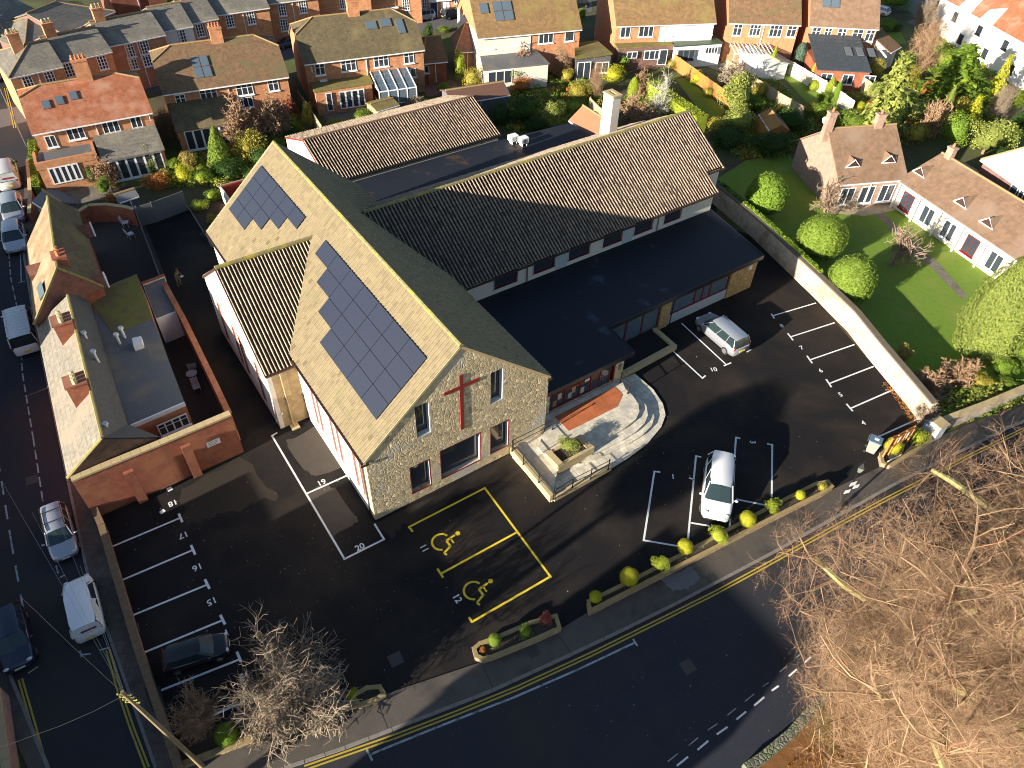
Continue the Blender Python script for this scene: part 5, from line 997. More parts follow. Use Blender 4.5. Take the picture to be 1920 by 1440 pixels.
def fence(label, px, h, m, name='garden_fence', w=.06, post=True, z0=0):
    e = empty(name, (0, 0, 0), 0, label, 'fence'); P = [G(p, h) for p in px]; mb = MB()
    for a, b in zip(P, P[1:]):
        d = b - a; L = d.length; d /= L; n = Vector((-d.y, d.x, 0)); k = max(1, int(L / 1.8))
        for j in range(k):
            p, q = a + d * (L * j / k + .05), a + d * (L * (j + 1) / k - .05); r_ = random.uniform(-.03, .03)
            mb.prism([p - n * w / 2, q - n * w / 2, q + n * w / 2, p + n * w / 2], z0 + .05, h + r_)
            f = MB(); f.prism([p - d * .1 - n * .06, p - n * .06, p + n * .06, p - d * .1 + n * .06], 0, h + .08); f.build('post', m, e)
    mb.build('panel', m, e); return e
random.seed(5)
fence('dark close-boarded fence closing the top of the alley', [(254, 388), (283, 380), (343, 358)], 2.0, WOODG)
fence('thin pale-topped fence between the yard and the alley', [(252, 390), (263, 420), (280, 465), (299, 517)], 1.8, WOODG)
fence('pale timber fence left of the conservatory house', [(558, 170), (578, 198), (603, 236)], 1.8, WOODP)
fence('short orange timber fence beside the conservatory', [(709, 160), (722, 173), (737, 188)], 1.8, WOODO)
fence('long orange timber fence between the two back lawns', [(1259, 97), (1310, 133), (1379, 182), (1443, 240)], 1.8, WOODO)
fence('pale fence left of the narrow lawn with yews', [(1364, 112), (1410, 140), (1460, 172), (1510, 200)], 1.7, WOODP)
fence('whitish fence on the right of the narrow lawn', [(1434, 88), (1490, 118), (1550, 152), (1604, 190)], 1.7, mat('whitish fence paint', (.62, .56, .46), 'noise', .15, 3, .8))
fence('cream fence beside the large grey conifer', [(1613, 140), (1632, 153), (1652, 172)], 1.6, WOODP)
fence('old timber fence behind the white chimney', [(1107, 183), (1127, 203), (1150, 232)], 1.8, WOODP)
fence('low fence behind the tiled outbuilding', [(575, 258), (640, 240), (700, 222)], 1.5, WOODP)
e = House('orange timber shed among dark laurels beyond the lawn', (1418, 222), (1445, 243), 1.9, 2.6, zr=2.6, roof=WOODD, wall=WOODO, name='timber_shed', cat='shed').e if False else None
h = House('orange timber shed among the dark laurels', (1424, 214), (1443, 243), 1.8, 2.2, zr=2.4, roof=WOODO, wall=WOODO, name='timber_shed', cat='shed', oh=.1)
h = House('terracotta-roofed shed beside the flat black roof', (1068, 226), (1122, 262), 2.8, 3.4, zr=4.0, roof=mat('salmon roof tile', (.40, .15, .08), 'noise', .15, 1.2, .8), wall=BRICKP, name='garden_shed', cat='shed', oh=.15)
h = House('grey shed with moss at the foot of the orange-roofed house', (62, 378), (95, 400), 2.0, 2.4, zr=2.6, roof=WOODG, wall=WOODG, name='garden_shed', cat='shed', oh=.1)
h = House('little grey-blue shed roof beside the alley fence', (226, 378), (258, 368), 1.9, 1.8, zr=2.2, roof=WOODG, wall=WOODG, name='garden_shed', cat='shed', oh=.1)
h = House('mossy roofed coop beside the conservatory', (709, 208), (747, 197), 1.6, 2.6, zr=1.9, roof=MOSSF, wall=WOODP, name='garden_shed', cat='shed', oh=.1)
h = House('white corrugated lean-to beside the rear fence', (1388, 92), (1440, 124), 2.0, 3.2, zr=2.4, roof=mat('clear corrugated sheet', (.45, .47, .46), 'noise', .2, 4, .5), wall=CLADW, name='garden_lean_to', cat='shed', oh=.1)
# unseen neighbours west of the left road: they cast the long shadows over the car park
def block(label, a0, a1, b0, b1, z, zr_):
    e = empty('roadside_house', tuple(g0), AZ, label, 'house'); MB().box(b0, b1, a0, a1, 0, z).build('wall', BRICKR, e)
    MB().sweep([Vector((b0 - .3, a0 - .2, z)), Vector((b1 + .3, a0 - .2, z)), Vector(((b0 + b1) / 2, a0 - .2, zr_))], (0, a1 - a0 + .4, 0)).build('roof', SLATE, e)

block('house across the left road whose long shadow falls on the painted bays', -9.0, 0.8, -31, -22.5, 5.0, 7.6)
block('lower house across the left road beside the taller one', 0.9, 5.4, -31, -22.5, 4.2, 5.7)
block('row of low outhouses across the left road', 5.6, 21, -30, -23.5, 3.0, 3.7)
block('plain house across the left road opposite the old cottage', 21.5, 44, -32, -25.5, 6.4, 8.6)  # out of view, added to extend the shade over yard and upper road
block('tall house across the left road shading the main road', -24, -14.5, -34, -24, 8.5, 11.5)
# ------------------------------------------------------------------ vegetation
def leafq(v, f, p, n, s, rnd, el=1.0):
    n = n.normalized(); u = n.cross(Vector((rnd.uniform(-1, 1), rnd.uniform(-1, 1), rnd.uniform(-1, 1)))).normalized(); w_ = n.cross(u); b = len(v)
    a = s * rnd.uniform(.6, 1.2); c = a * el
    v += [tuple(p - u * c), tuple(p - w_ * a * .6), tuple(p + u * c), tuple(p + w_ * a * .6)]; f.append((b, b + 1, b + 2, b + 3))
_crowns = {}
def crown(kind, seed=0, big=0):
    k = (kind, seed, big)
    if k in _crowns: return _crowns[k]
    rnd = random.Random(seed * 31 + len(kind)); v, f = [], []
    def rv():
        while True:
            q = Vector((rnd.uniform(-1, 1), rnd.uniform(-1, 1), rnd.uniform(-1, 1)))
            if .01 < q.length < 1: return q
    core = None
    if kind in ('ball', 'dome'):
        for i in range(4200):
            d = rv().normalized()
            if kind == 'dome' and d.z < -.55: d.z = -.55
            r = 1 + .09 * mnoise.noise(d * 2.3 + Vector((seed * 3.1, 0, 0))) + rnd.uniform(-.05, .03); p = d * r
            if kind == 'dome': p.z = max(p.z, -.62) if d.z < 0 else p.z
            leafq(v, f, p, d + rv() * .9, .040, rnd)
        core = (.93, .93, .93)
    elif kind == 'bush':
        L = [(rv() * .66, rnd.uniform(.22, .45)) for _ in range(20)] + [(Vector((0, 0, 0)), .6)]
        for i in range(5200):
            c, r = rnd.choice(L); d = rv().normalized(); p = c + d * r * rnd.uniform(.7, 1.08)
            if d.z < -.3 and rnd.random() < .6: continue
            leafq(v, f, p, d + rv() * 1.1, .042, rnd)
        core = (.5, .5, .55)
    elif kind in ('cone', 'column', 'yew'):
        nn = 16000 if big else 3400
        for i in range(nn):
            t = rnd.random() ** (1.6 if kind == 'cone' else 1); z = -1 + 2 * t; a = rnd.uniform(0, 6.283)
            if kind == 'cone': r = (1 - t) ** .75 * (min(1, t * 6 + .55))
            elif kind == 'column': r = math.sin(math.pi * min(.97, t * .93 + .07)) ** .45
            else: r = math.sin(math.pi * min(.985, t * .8 + .2)) ** .6
            q = Vector((math.cos(a), math.sin(a), 0)); r *= (1 + .16 * mnoise.noise(Vector((q.x * 1.7, q.y * 1.7, z * 2.6 + seed))) + rnd.uniform(-.09, .05))
            leafq(v, f, Vector((q.x * r, q.y * r, z)), q + Vector((0, 0, .5)) + rv() * .8, .024 if big else .055, rnd)
        core = None
        n0 = len(v)
        for j in range(9):
            t = j / 8
            r = {'cone': (1 - t) ** .75 * min(1, t * 6 + .55), 'column': math.sin(math.pi * min(.97, t * .93 + .07)) ** .45, 'yew': math.sin(math.pi * min(.985, t * .8 + .2)) ** .6}[kind] * .82
            for i in range(10): v.append((r * math.cos(i * .6283), r * math.sin(i * .6283), -1 + 1.96 * t))
        for j in range(8):
            for i in range(10): f.append((n0 + j * 10 + i, n0 + j * 10 + (i + 1) % 10, n0 + (j + 1) * 10 + (i + 1) % 10, n0 + (j + 1) * 10 + i))
    elif kind == 'fir':                       # layered conifer with drooping sprays
        for lvl in range(15):
            t = lvl / 14; z = -.95 + 1.85 * t; R_ = (1 - t) ** .7 * 1.0 + .05; nb = int(11 - 6 * t)
            for bch in range(nb):
                a = 6.283 * bch / nb + lvl * 1.3 + rnd.uniform(-.3, .3); q = Vector((math.cos(a), math.sin(a), 0)); s_ = Vector((-q.y, q.x, 0)); RR = R_ * rnd.uniform(.75, 1.1)
                for k in range(26):
                    u = rnd.random() ** .6; p = q * (RR * u) + s_ * rnd.uniform(-.16, .16) * (1.15 - u) * 1.6 + Vector((0, 0, z - .10 * u * u + rnd.uniform(-.02, .05)))
                    leafq(v, f, p, Vector((0, 0, 1)) + q * .4 + rv() * .6, .06, rnd, 1.5)
    if core:
        b = MB().ball((0, 0, -.02), core, 14, 10); n = len(v); v += [tuple(max(-.6, c) if (kind == 'dome' and i == 2) else c for i, c in enumerate(p)) for p in b.v]; f += [tuple(n + i for i in q) for q in b.f]
    me = bpy.data.meshes.new('crown'); me.from_pydata(v, [], f); me.materials.append(LF['mid']); me.update(); _crowns[k] = me; return me
def bare(seed, levels=(7, 5, 5, 5), spread=.9, trunk=.25, droop=0.0, twig=.004, r0=.035, up=.55, upright=False, tips=3, dec=.5, kink=.22, lim=None):
    """branching skeleton of unit height: returns (limbs, twigs) mesh builders"""
    rnd = random.Random(seed); lm, tw = MB(), MB()
    def rv(): return Vector((rnd.gauss(0, 1), rnd.gauss(0, 1), rnd.gauss(0, 1))).normalized()
    def grow(p, d, L, r, lv):
        n = 3 if lv < 3 else 2; pts, rs, q, dd = [p], [r], p, d
        for i in range(n):
            dd = (dd + rv() * (kink if lv < 3 or lim is None else .5) + Vector((0, 0, (up - droop * lv) * .12))).normalized(); q = q + dd * L / n; pts.append(q); rs.append(r * (1 - .5 * (i + 1) / n))
        last = lv >= len(levels)
        (tw if lv >= (lim or len(levels) - 1) else lm).tube(pts, rs, 3 if lv >= 2 else 6, cap=False)
        if last:
            for k in range(tips):
                a = pts[rnd.randint(1, n)]; e = (dd + rv() * 1.1).normalized(); tw.tube([a, a + e * L * .6], [r * .6, r * .35], 3, cap=False)
            return
        for k in range(levels[lv]):
            t = (k + 1) / levels[lv]; i = min(n - 1, int(t * n * .999)); a = pts[i].lerp(pts[i + 1], t * n - i) if lv else pts[1 + k % n]
            nd = (dd * (.9 if upright else .55) + rv() * spread * (.6 if lv == 0 and upright else 1) + Vector((0, 0, .25 if lv == 0 else 0))).normalized()
            grow(a, nd, L * (rnd.uniform(.55, .8) if lv < 2 or lim is None else rnd.uniform(.40, .62)) if lv else L * rnd.uniform(1.1, 1.7), max(twig, r * (dec if lv < 2 or lim is None else dec * .85)), lv + 1)
    grow(Vector((0, 0, 0)), Vector((rnd.uniform(-.1, .1), rnd.uniform(-.1, .1), 1)).normalized(), trunk, r0, 0)
    return lm, tw
_bare = {}
def bare_mesh(kind, seed):
    k = (kind, seed)
    if k not in _bare:
        P = {'tree': dict(levels=(7, 6, 5, 5), trunk=.28, dec=.45, twig=.003), 'bush': dict(levels=(9, 6, 5, 4), trunk=.08, r0=.02, spread=1.0, twig=.0045), 'upright': dict(levels=(9, 6, 5, 3), trunk=.2, upright=True, spread=.5), 'birch': dict(levels=(5, 4, 4, 3), trunk=.4, r0=.025, spread=.8), 'pollard': dict(levels=(6, 5, 5), trunk=.45, r0=.07, spread=1.0, twig=.018, tips=2)}[kind]
        lm, tw = bare(seed, **P); out = []
        zs = [p[2] for p in lm.v + tw.v]; xs = [abs(p[0]) for p in tw.v] + [abs(p[1]) for p in tw.v]; xs.sort(); zmax = sorted(zs)[int(len(zs) * .995)]; rm = xs[int(len(xs) * .985)]
        for mb in (lm, tw): mb.v = [(x / rm, y / rm, z / zmax) for x, y, z in mb.v]; out.append(mb.mesh('branches', BARK))
        _bare[k] = out
    return _bare[k]
VEG_N = [0]
def place_crown(px, rx, ry, base):
    """crown centre and radii in metres from its outline in the photo"""
    zc = base + 1.0
    for _ in range(6):
        c = G(px, zc); s = scale_at(c); d = (c - CAM).normalized(); ph = math.asin(-d.z); r = rx / s; a = ry / s
        rvv = math.sqrt(max((a * a - (r * math.sin(ph)) ** 2), (a * .45) ** 2)) / math.cos(ph); rvv = max(rvv, r * .45); zc = base + rvv
    return c, r, rvv
def setm(o, m):
    o.material_slots[0].link = 'OBJECT'; o.material_slots[0].material = m
def plant(kind, px, rx, ry, col, label, cat=None, base=0.0, name=None, group=None, seed=None, bark=BARK):
    VEG_N[0] += 1; seed = VEG_N[0] % 4 if seed is None else seed
    if kind in ('tree', 'bush_bare', 'upright', 'birch', 'pollard'):
        c, r, rvv = place_crown(px, rx, ry, 0.0); e = empty(name or 'bare_tree', (c.x, c.y, base), random.uniform(0, 6), label, cat or ('shrub' if kind == 'bush_bare' else 'tree'), group)
        H_ = max(2 * rvv + .2, r * .9); lm, tw = bare_mesh('bush' if kind == 'bush_bare' else kind, seed % 3)
        for me, nm, m in ((lm, 'trunk', bark), (tw, 'branches', col)):
            o = bpy.data.objects.new(nm, me); C.objects.link(o); o.parent = e; o.scale = (r, r, H_); setm(o, m)
        return e
    c, r, rvv = place_crown(px, rx, ry, base); kk = 1.14 if kind in ('bush', 'fir') else 1.0; r *= kk; rvv *= kk; tree = kind in ('fir', 'cone') or rvv > 2.2
    e = empty(name or ('conifer' if kind in ('fir', 'cone') else 'tree' if tree else 'shrub'), (c.x, c.y, 0), random.uniform(0, 6), label, cat or ('tree' if tree else 'shrub'), group)
    o = bpy.data.objects.new('crown', crown(kind, seed)); C.objects.link(o); o.parent = e; o.location = (0, 0, c.z); o.scale = (r, r * random.uniform(.92, 1.08), rvv); setm(o, LF[col])
    MB().cyl((0, 0), max(.05, r * .06), 0, c.z, 6, max(.03, r * .03)).build('trunk', bark, e); return e
random.seed(11)
# clipped balls in the street planters
for px, r, kind, col, lab in (((1117, 1119), 12, 'ball', 'gold', 'small yellow-green clipped bush at the left end of the long planter'), ((1180, 1081), 18, 'ball', 'gold', 'yellow clipped ball second from the left in the long planter'),
        ((1237, 1057), 18, 'bush', 'lime', 'leafy light green ball third from the left in the long planter'), ((1285, 1025), 15, 'ball', 'gold', 'yellow-green clipped ball beside the end of painted bay 1'),
        ((1348, 1003), 20, 'bush', 'lime', 'largest bright green leafy ball, in front of the white parked car'), ((1402, 973), 16, 'ball', 'gold', 'yellow clipped ball just right of the white parked car'),
        ((1450, 947), 16, 'bush', 'lime', 'bright green leafy ball at the foot of painted bay 3'), ((1501, 928), 10, 'ball', 'gold', 'small yellow ball second from the right end of the long planter'), ((1543, 912), 10, 'bush', 'olive', 'small olive bush at the rounded right end of the long planter'),
        ((928, 1200), 13, 'ball', 'bright', 'round green clipped bush in the short planter'), ((659, 1303), 14, 'bush', 'gold', 'yellow-leaved round bush beside the bare tree bed'),
        ((1676, 836), 17, 'ball', 'gold', 'yellow round bush in front of the orange timber notice board'), ((1722, 819), 19, 'bush', 'lime', 'loose yellow-green bush beside the pavement end of the garden wall'), ((425, 1377), 22, 'ball', 'mid', 'dark green round bush behind the small bare shrub')):
    plant(kind, px, r, r, col, lab, 'bush', .35 if px[0] > 700 and px[0] < 1660 else .1, 'clipped_bush', 'round bushes along the front planters')
plant('bush', (1066, 833), 23, 17, 'grey', 'variegated green shrub growing in the stone planter', base=.95)
plant('bush', (1023, 1161), 15, 9, 'redl', 'reddish sprawling plant at the right end of the short planter', base=.3)
plant('bush', (985, 1184), 16, 6, 'mid', 'low green plant between the round bush and the red plant', base=.3); plant('bush', (905, 1218), 7, 6, 'rust', 'tiny rust-coloured plant at the rounded planter end', base=.3)
# almshouse garden
DG = 'domed evergreen bushes on the lawn'
plant('dome', (1438, 366), 37, 41, 'mid', 'shaded domed bush furthest up the lawn', 'bush', name='domed_bush', group=DG); plant('dome', (1541, 446), 44, 45, 'bright', 'large domed bush half in sun in the middle of the lawn', 'bush', name='domed_bush', group=DG)
plant('dome', (1598, 524), 44, 47, 'bright', 'domed sunlit bush nearest the white wall with a dark gap on top', 'bush', name='domed_bush', group=DG, seed=2)
def cone_tree(base_px, top_px, rpx, col, label, kind='yew', seed=0):
    b = G(base_px); h = min((z for z in [x * .1 for x in range(20, 140)]), key=lambda z: abs(P_(b + Vector((0, 0, z)))[1] - top_px[1])); s = scale_at(b + Vector((0, 0, h * .4)))
    e = empty('conifer', tuple(b), random.uniform(0, 6), label, 'tree'); o = bpy.data.objects.new('crown', crown(kind, seed, 1)); C.objects.link(o); o.parent = e; o.location = (0, 0, h / 2); o.scale = (rpx / s, rpx / s, h / 2); setm(o, LF[col])
    MB().cyl((0, 0), .18, 0, h * .5, 8, .1).build('trunk', BARK, e); return e
def P_(q): v = q - CAM; return (960 + F_PX * v.dot(R2) / v.dot(_F), 720 - F_PX * v.dot(U2) / v.dot(_F))
cone_tree((1838, 655), (1915, 480), 62, 'cypress', 'huge golden-green conifer at the right edge of the lawn', 'yew'); cone_tree((1912, 668), (1950, 560), 40, 'bright', 'vivid green conifer cut off at the right edge', 'yew', 1)
plant('bush', (1886, 688), 22, 20, 'mid', 'dark green shrub at the foot of the golden conifer'); plant('bush', (1697, 663), 17, 20, 'goldb', 'small orange-yellow shrub at the lower end of the lawn')
plant('bush_bare', (1752, 722), 36, 30, TWIG, 'tangled brown leafless shrub behind the front garden wall'); plant('bush_bare', (1800, 700), 30, 26, TWIG, 'second leafless shrub beside the front garden wall')
plant('bush', (1838, 712), 26, 20, 'olive', 'olive shrub between the leafless shrubs and the golden conifer'); plant('bush', (1898, 722), 24, 16, 'mid', 'green shrub by the front wall at the right edge')
plant('bush_bare', (1742, 778), 22, 22, TWIGG, 'straggly grey climber on the sunlit end of the garden wall')
plant('pollard', (1688, 462), 42, 42, BARK, 'pollarded tree with knobbly bare branches on the lawn', bark=BARK, seed=1); plant('pollard', (1556, 366), 30, 34, BARK, 'pollarded bare tree against the almshouse gable', bark=BARK, seed=2)
plant('bush_bare', (1590, 380), 22, 12, TWIGG, 'grey twiggy plants at the foot of the almshouse'); plant('bush', (1708, 372), 18, 8, 'rust', 'rusty low plants by the almshouse corner')
# behind the houses, left to right
V = [('bush', (170, 324), 17, 22, 'dark', 'dark evergreen at the right end of the white folding doors'), ('bush_bare', (197, 322), 24, 24, TWIG, 'leafless tan shrub below the slate lean-to'),
 ('bush', (194, 348), 18, 17, 'bright', 'bright green shrub at the foot of the first garden'), ('bush', (274, 296), 22, 26, 'grey', 'grey-green bush in front of the slate lean-to doors'), ('tree', (306, 236), 18, 30, TWIGG, 'pale leafless tree between the first two houses'),
 ('bush', (352, 300), 18, 18, 'goldb', 'yellow-brown shrub in the second garden'), ('bush', (325, 308), 14, 13, 'mid', 'green shrub left of the yellow-brown one'), ('bush', (292, 337), 30, 11, 'rust', 'low rust-coloured hedge along the garden end'),
 ('bush', (342, 325), 20, 20, 'gold', 'mixed yellow bush above the alley fence'), ('cone', (408, 274), 28, 38, 'bright', 'bright green conifer in front of the second house'), ('bush_bare', (452, 232), 34, 44, TWIG, 'large leafless shrub right of the bright conifer'),
 ('bush', (462, 270), 34, 30, 'olive', 'olive bush below the large leafless shrub'), ('bush', (378, 330), 22, 16, 'mid', 'green bush above the planting bed'), ('bush', (430, 315), 34, 20, 'dark', 'dark bush mass left of the church gable peak'), ('bush', (490, 296), 28, 22, 'dark', 'dark bush nearest the church ridge end'),
 ('bush_bare', (510, 222), 30, 38, TWIG, 'leafless brown bush beside the half-hipped house'), ('bush_bare', (541, 203), 17, 22, LF['redl'], 'small red-stemmed bare shrub'), ('bush', (548, 231), 20, 18, 'mid', 'green bush below the red-stemmed shrub'), ('bush', (577, 214), 13, 26, 'olive', 'olive climber along the pale timber fence'),
 ('bush', (545, 255), 26, 14, 'dark', 'dark low bush behind the church ridge'), ('bush', (680, 216), 26, 11, 'bright', 'bright low shrub beside the glass-house garden'), ('bush_bare', (753, 167), 25, 20, TWIG, 'leafless shrub in front of the conservatory'), ('bush_bare', (776, 190), 24, 14, TWIGG, 'grey leafless shrub behind the tiled outbuilding roof'),
 ('bush', (861, 122), 13, 28, 'lime', 'tall yellow-green hedge plant beside the cream house'), ('bush', (886, 148), 22, 22, 'olive', 'olive hedge below the grey flat roof'), ('bush', (924, 133), 30, 24, 'grey', 'pale leafy hedge in front of the cream extension'), ('bush', (960, 140), 26, 22, 'mid', 'green hedge right of the pale one'),
 ('bush_bare', (980, 118), 20, 26, TWIG, 'leafless bush against the cream extension'), ('bush', (978, 158), 22, 16, 'rust', 'rust and olive bush behind the brown felt shed'), ('bush', (1014, 98), 13, 16, 'lime', 'lime shrub at the corner of the cream extension'), ('cone', (1041, 98), 15, 28, 'gold', 'golden conifer between two extensions'), ('tree', (1062, 116), 20, 30, TWIG, 'leafless brown tree beside the garden annex'),
 ('bush', (985, 204), 30, 28, 'dark', 'dark laurel behind the black flat roof'), ('bush', (940, 214), 26, 22, 'dark', 'dark laurel at the end of the roll-tiled outbuilding'), ('bush', (1039, 213), 22, 27, 'grey', 'pale leafy shrub above the black flat roof'), ('bush', (1008, 232), 26, 16, 'dark', 'dark low growth beside the black flat roof'),
 ('bush', (1078, 198), 20, 12, 'mid', 'low green shrub above the terracotta shed'), ('bush', (1088, 168), 26, 18, 'olive', 'olive-brown shrub below the garden annex'), ('bush', (1120, 214), 18, 12, 'dark', 'dark growth left of the white chimney'), ('tree', (1113, 150), 18, 32, TWIG, 'thin leafless tree in front of the annex doors'),
 ('bush', (1152, 137), 25, 18, 'gold', 'brilliant yellow shrub behind the white chimney'), ('bush', (1168, 116), 13, 16, 'mid', 'green shrub above the brilliant yellow one'), ('yew', (1189, 165), 12, 20, 'lime', 'lime-green egg-shaped clipped bush'), ('bush_bare', (1204, 160), 14, 24, TWIG, 'tan bare shrub beside the egg-shaped bush'),
 ('birch', (1243, 178), 34, 42, CLADW and mat('birch bark', (.5, .47, .42), 'noise', .2, 4, .8), 'white-barked leafless birch over the clipped hedge'), ('bush_bare', (1194, 210), 28, 24, TWIG, 'brown leafless shrub right of the white chimney'), ('bush_bare', (1222, 222), 20, 14, TWIG, 'low twiggy growth above the hall ridge'),
 ('bush', (1308, 146), 14, 14, 'gold', 'yellow bush against the orange fence'), ('bush', (1330, 172), 12, 10, 'olive', 'small olive bush further down the orange fence'), ('bush_bare', (1375, 145), 24, 26, TWIGG, 'grey leafless shrub behind the orange fence'), ('bush', (1384, 175), 36, 44, 'grey', 'grey-green tree over the lower orange fence'),
 ('bush', (1390, 222), 34, 28, 'grey', 'pale leafy bush beside the timber shed'), ('bush', (1345, 235), 26, 18, 'olive', 'olive growth at the end of the hall ridge'), ('bush', (1366, 256), 40, 26, 'dark', 'dark laurel below the timber shed'), ('bush', (1450, 268), 44, 26, 'dark', 'dark laurel at the top of the lawn'), ('bush', (1482, 224), 40, 26, 'dark', 'rounded dark laurel left of the almshouse chimney'),
 ('bush', (1545, 208), 34, 13, 'mid', 'green hedge top behind the almshouse'), ('bush', (1602, 228), 42, 13, 'bright', 'sunlit green hedge behind the almshouse roof'), ('column', (1449, 115), 5, 26, 'lime', 'slender upright cypress by the narrow lawn'), ('bush', (1480, 84), 13, 22, 'mid', 'green rounded tree beside the white pergola'),
 ('column', (1501, 104), 12, 22, 'blue', 'blue-green upright conifer by the whitish fence'), ('bush', (1482, 126), 10, 12, 'mid', 'small bush at the foot of the blue-green conifer'), ('column', (1524, 138), 4, 18, 'gold', 'golden pencil conifer by the whitish fence'), ('ball', (1527, 160), 11, 10, 'lime', 'lime ball-shaped bush by the whitish fence'),
 ('column', (1553, 130), 11, 16, 'blue', 'blue-grey rounded conifer behind the whitish fence'), ('yew', (1558, 165), 10, 19, 'lime', 'lime clipped yew, left one of the pair'), ('yew', (1570, 174), 8, 20, 'mid', 'darker clipped yew, right one of the pair'), ('bush', (1600, 110), 15, 26, 'mid', 'dark green tree beside the slate extension'),
 ('bush', (1642, 128), 22, 20, 'olive', 'olive bush beside the white garage'), ('bush_bare', (1620, 100), 20, 22, TWIG, 'bare brown tree behind the slate extension'), ('fir', (1670, 182), 54, 74, 'grey', 'big pale grey-green conifer behind the almshouse'), ('bush', (1614, 201), 12, 12, 'gold', 'small golden shrub at the end of the cream fence'),
 ('bush', (1640, 200), 20, 14, 'rust', 'brown shrub between the golden one and the big conifer'), ('upright', (1732, 36), 24, 36, TWIGG, 'upright leafless tree by the far road'), ('tree', (1728, 78), 40, 48, TWIG, 'large leafless tree on the far green'), ('fir', (1798, 142), 70, 54, 'mid', 'wide spreading cedar in the right-hand gardens'),
 ('fir', (1876, 148), 19, 40, 'gold', 'tall golden conifer near the far road'), ('fir', (1826, 210), 21, 28, 'gold', 'golden-green feathery conifer left of the broad tree'), ('bush', (1858, 256), 44, 36, 'grey', 'broad grey-green tree behind the pale roof'), ('bush', (1797, 244), 30, 34, 'mid', 'green tree left of the broad grey-green one'),
 ('bush_bare', (1753, 224), 26, 30, TWIG, 'brown leafless tree behind the almshouse chimney'), ('bush', (1738, 168), 13, 18, 'rust', 'rust-coloured shrub in the right-hand gardens'), ('cone', (1756, 186), 11, 28, 'mid', 'narrow green conifer beside the rust-coloured shrub'), ('tree', (1872, 190), 22, 30, TWIGG, 'pale leafless tree among the conifers'),
 ('bush', (1910, 184), 16, 22, 'mid', 'green bush at the right edge of the photo'), ('bush', (1912, 226), 16, 20, 'dark', 'dark bush at the right edge above the pale roof'), ('bush', (1700, 118), 16, 18, 'dark', 'dark round bush beside the white garage gable'), ('bush', (1700, 145), 24, 22, 'olive', 'olive bush mass between the cedar and the large conifer'),
 ('bush', (1725, 205), 26, 22, 'grey', 'soft grey-green bush below the rust shrub'), ('bush', (1770, 145), 22, 18, 'olive', 'olive shrub on the left of the cedar'), ('bush', (1845, 100), 22, 12, 'gold', 'yellow hedge plant beyond the cedar'),
 ('bush', (1668, 46), 22, 9, 'mid', 'low green hedge at the road junction'), ('bush', (1684, 52), 10, 9, 'dark', 'dark round bush in the junction hedge'), ('bush', (1756, 56), 12, 7, 'mid', 'first round bush of the far verge'), ('bush', (1785, 68), 12, 8, 'olive', 'second round bush of the far verge'), ('bush', (1808, 80), 12, 8, 'gold', 'golden third bush of the far verge'),
 ('bush', (1900, 20), 30, 12, 'olive', 'garden growth above the inn roof'), ('bush', (1680, -4), 40, 9, 'mid', 'green hedge along the top edge'), ('bush_bare', (250, 8), 22, 22, TWIG, 'bare shrub above the terrace roofs'), ('bush', (130, 20), 30, 12, 'dark', 'dark bushes behind the brick blocks'), ('bush', (330, 2), 26, 10, 'olive', 'sunlit shrub above the white terraced house'),
 ('bush', (803, 62), 12, 20, 'dark', 'dark bush between the two houses by the silver car'), ('bush', (833, 54), 12, 7, 'bright', 'small bright hedge beside the street'), ('bush', (1092, 26), 10, 12, 'bright', 'green bush between the mossy-roofed house and its neighbour'),
 ('bush', (56, 222), 6, 8, 'mid', 'small hedge on the street corner'), ('bush', (375, 384), 20, 11, 'lime', 'lime shrub in the planting bed by the alley'), ('bush', (391, 438), 14, 10, 'blue', 'blue-grey leafy clump in the planting bed'), ('bush', (398, 408), 14, 10, 'olive', 'brown-green plants in the middle of the planting bed'),
 ('bush', (400, 365), 20, 12, 'mid', 'green plants at the back of the planting bed'), ('bush', (215, 372), 26, 8, 'rust', 'brown hedge above the cottage yard'), ('yew', (1902, -2), 8, 14, 'dark', 'dark tree top at the top right'), ('bush', (1880, 300), 24, 22, 'dark', 'dark shrub under the pale-roofed building')]
for kind, px, rx, ry, col, lab in V: plant(kind, px, rx, ry, col, lab, bark=col if kind == 'birch' else BARK, name=None if kind not in ('birch',) else 'birch_tree')

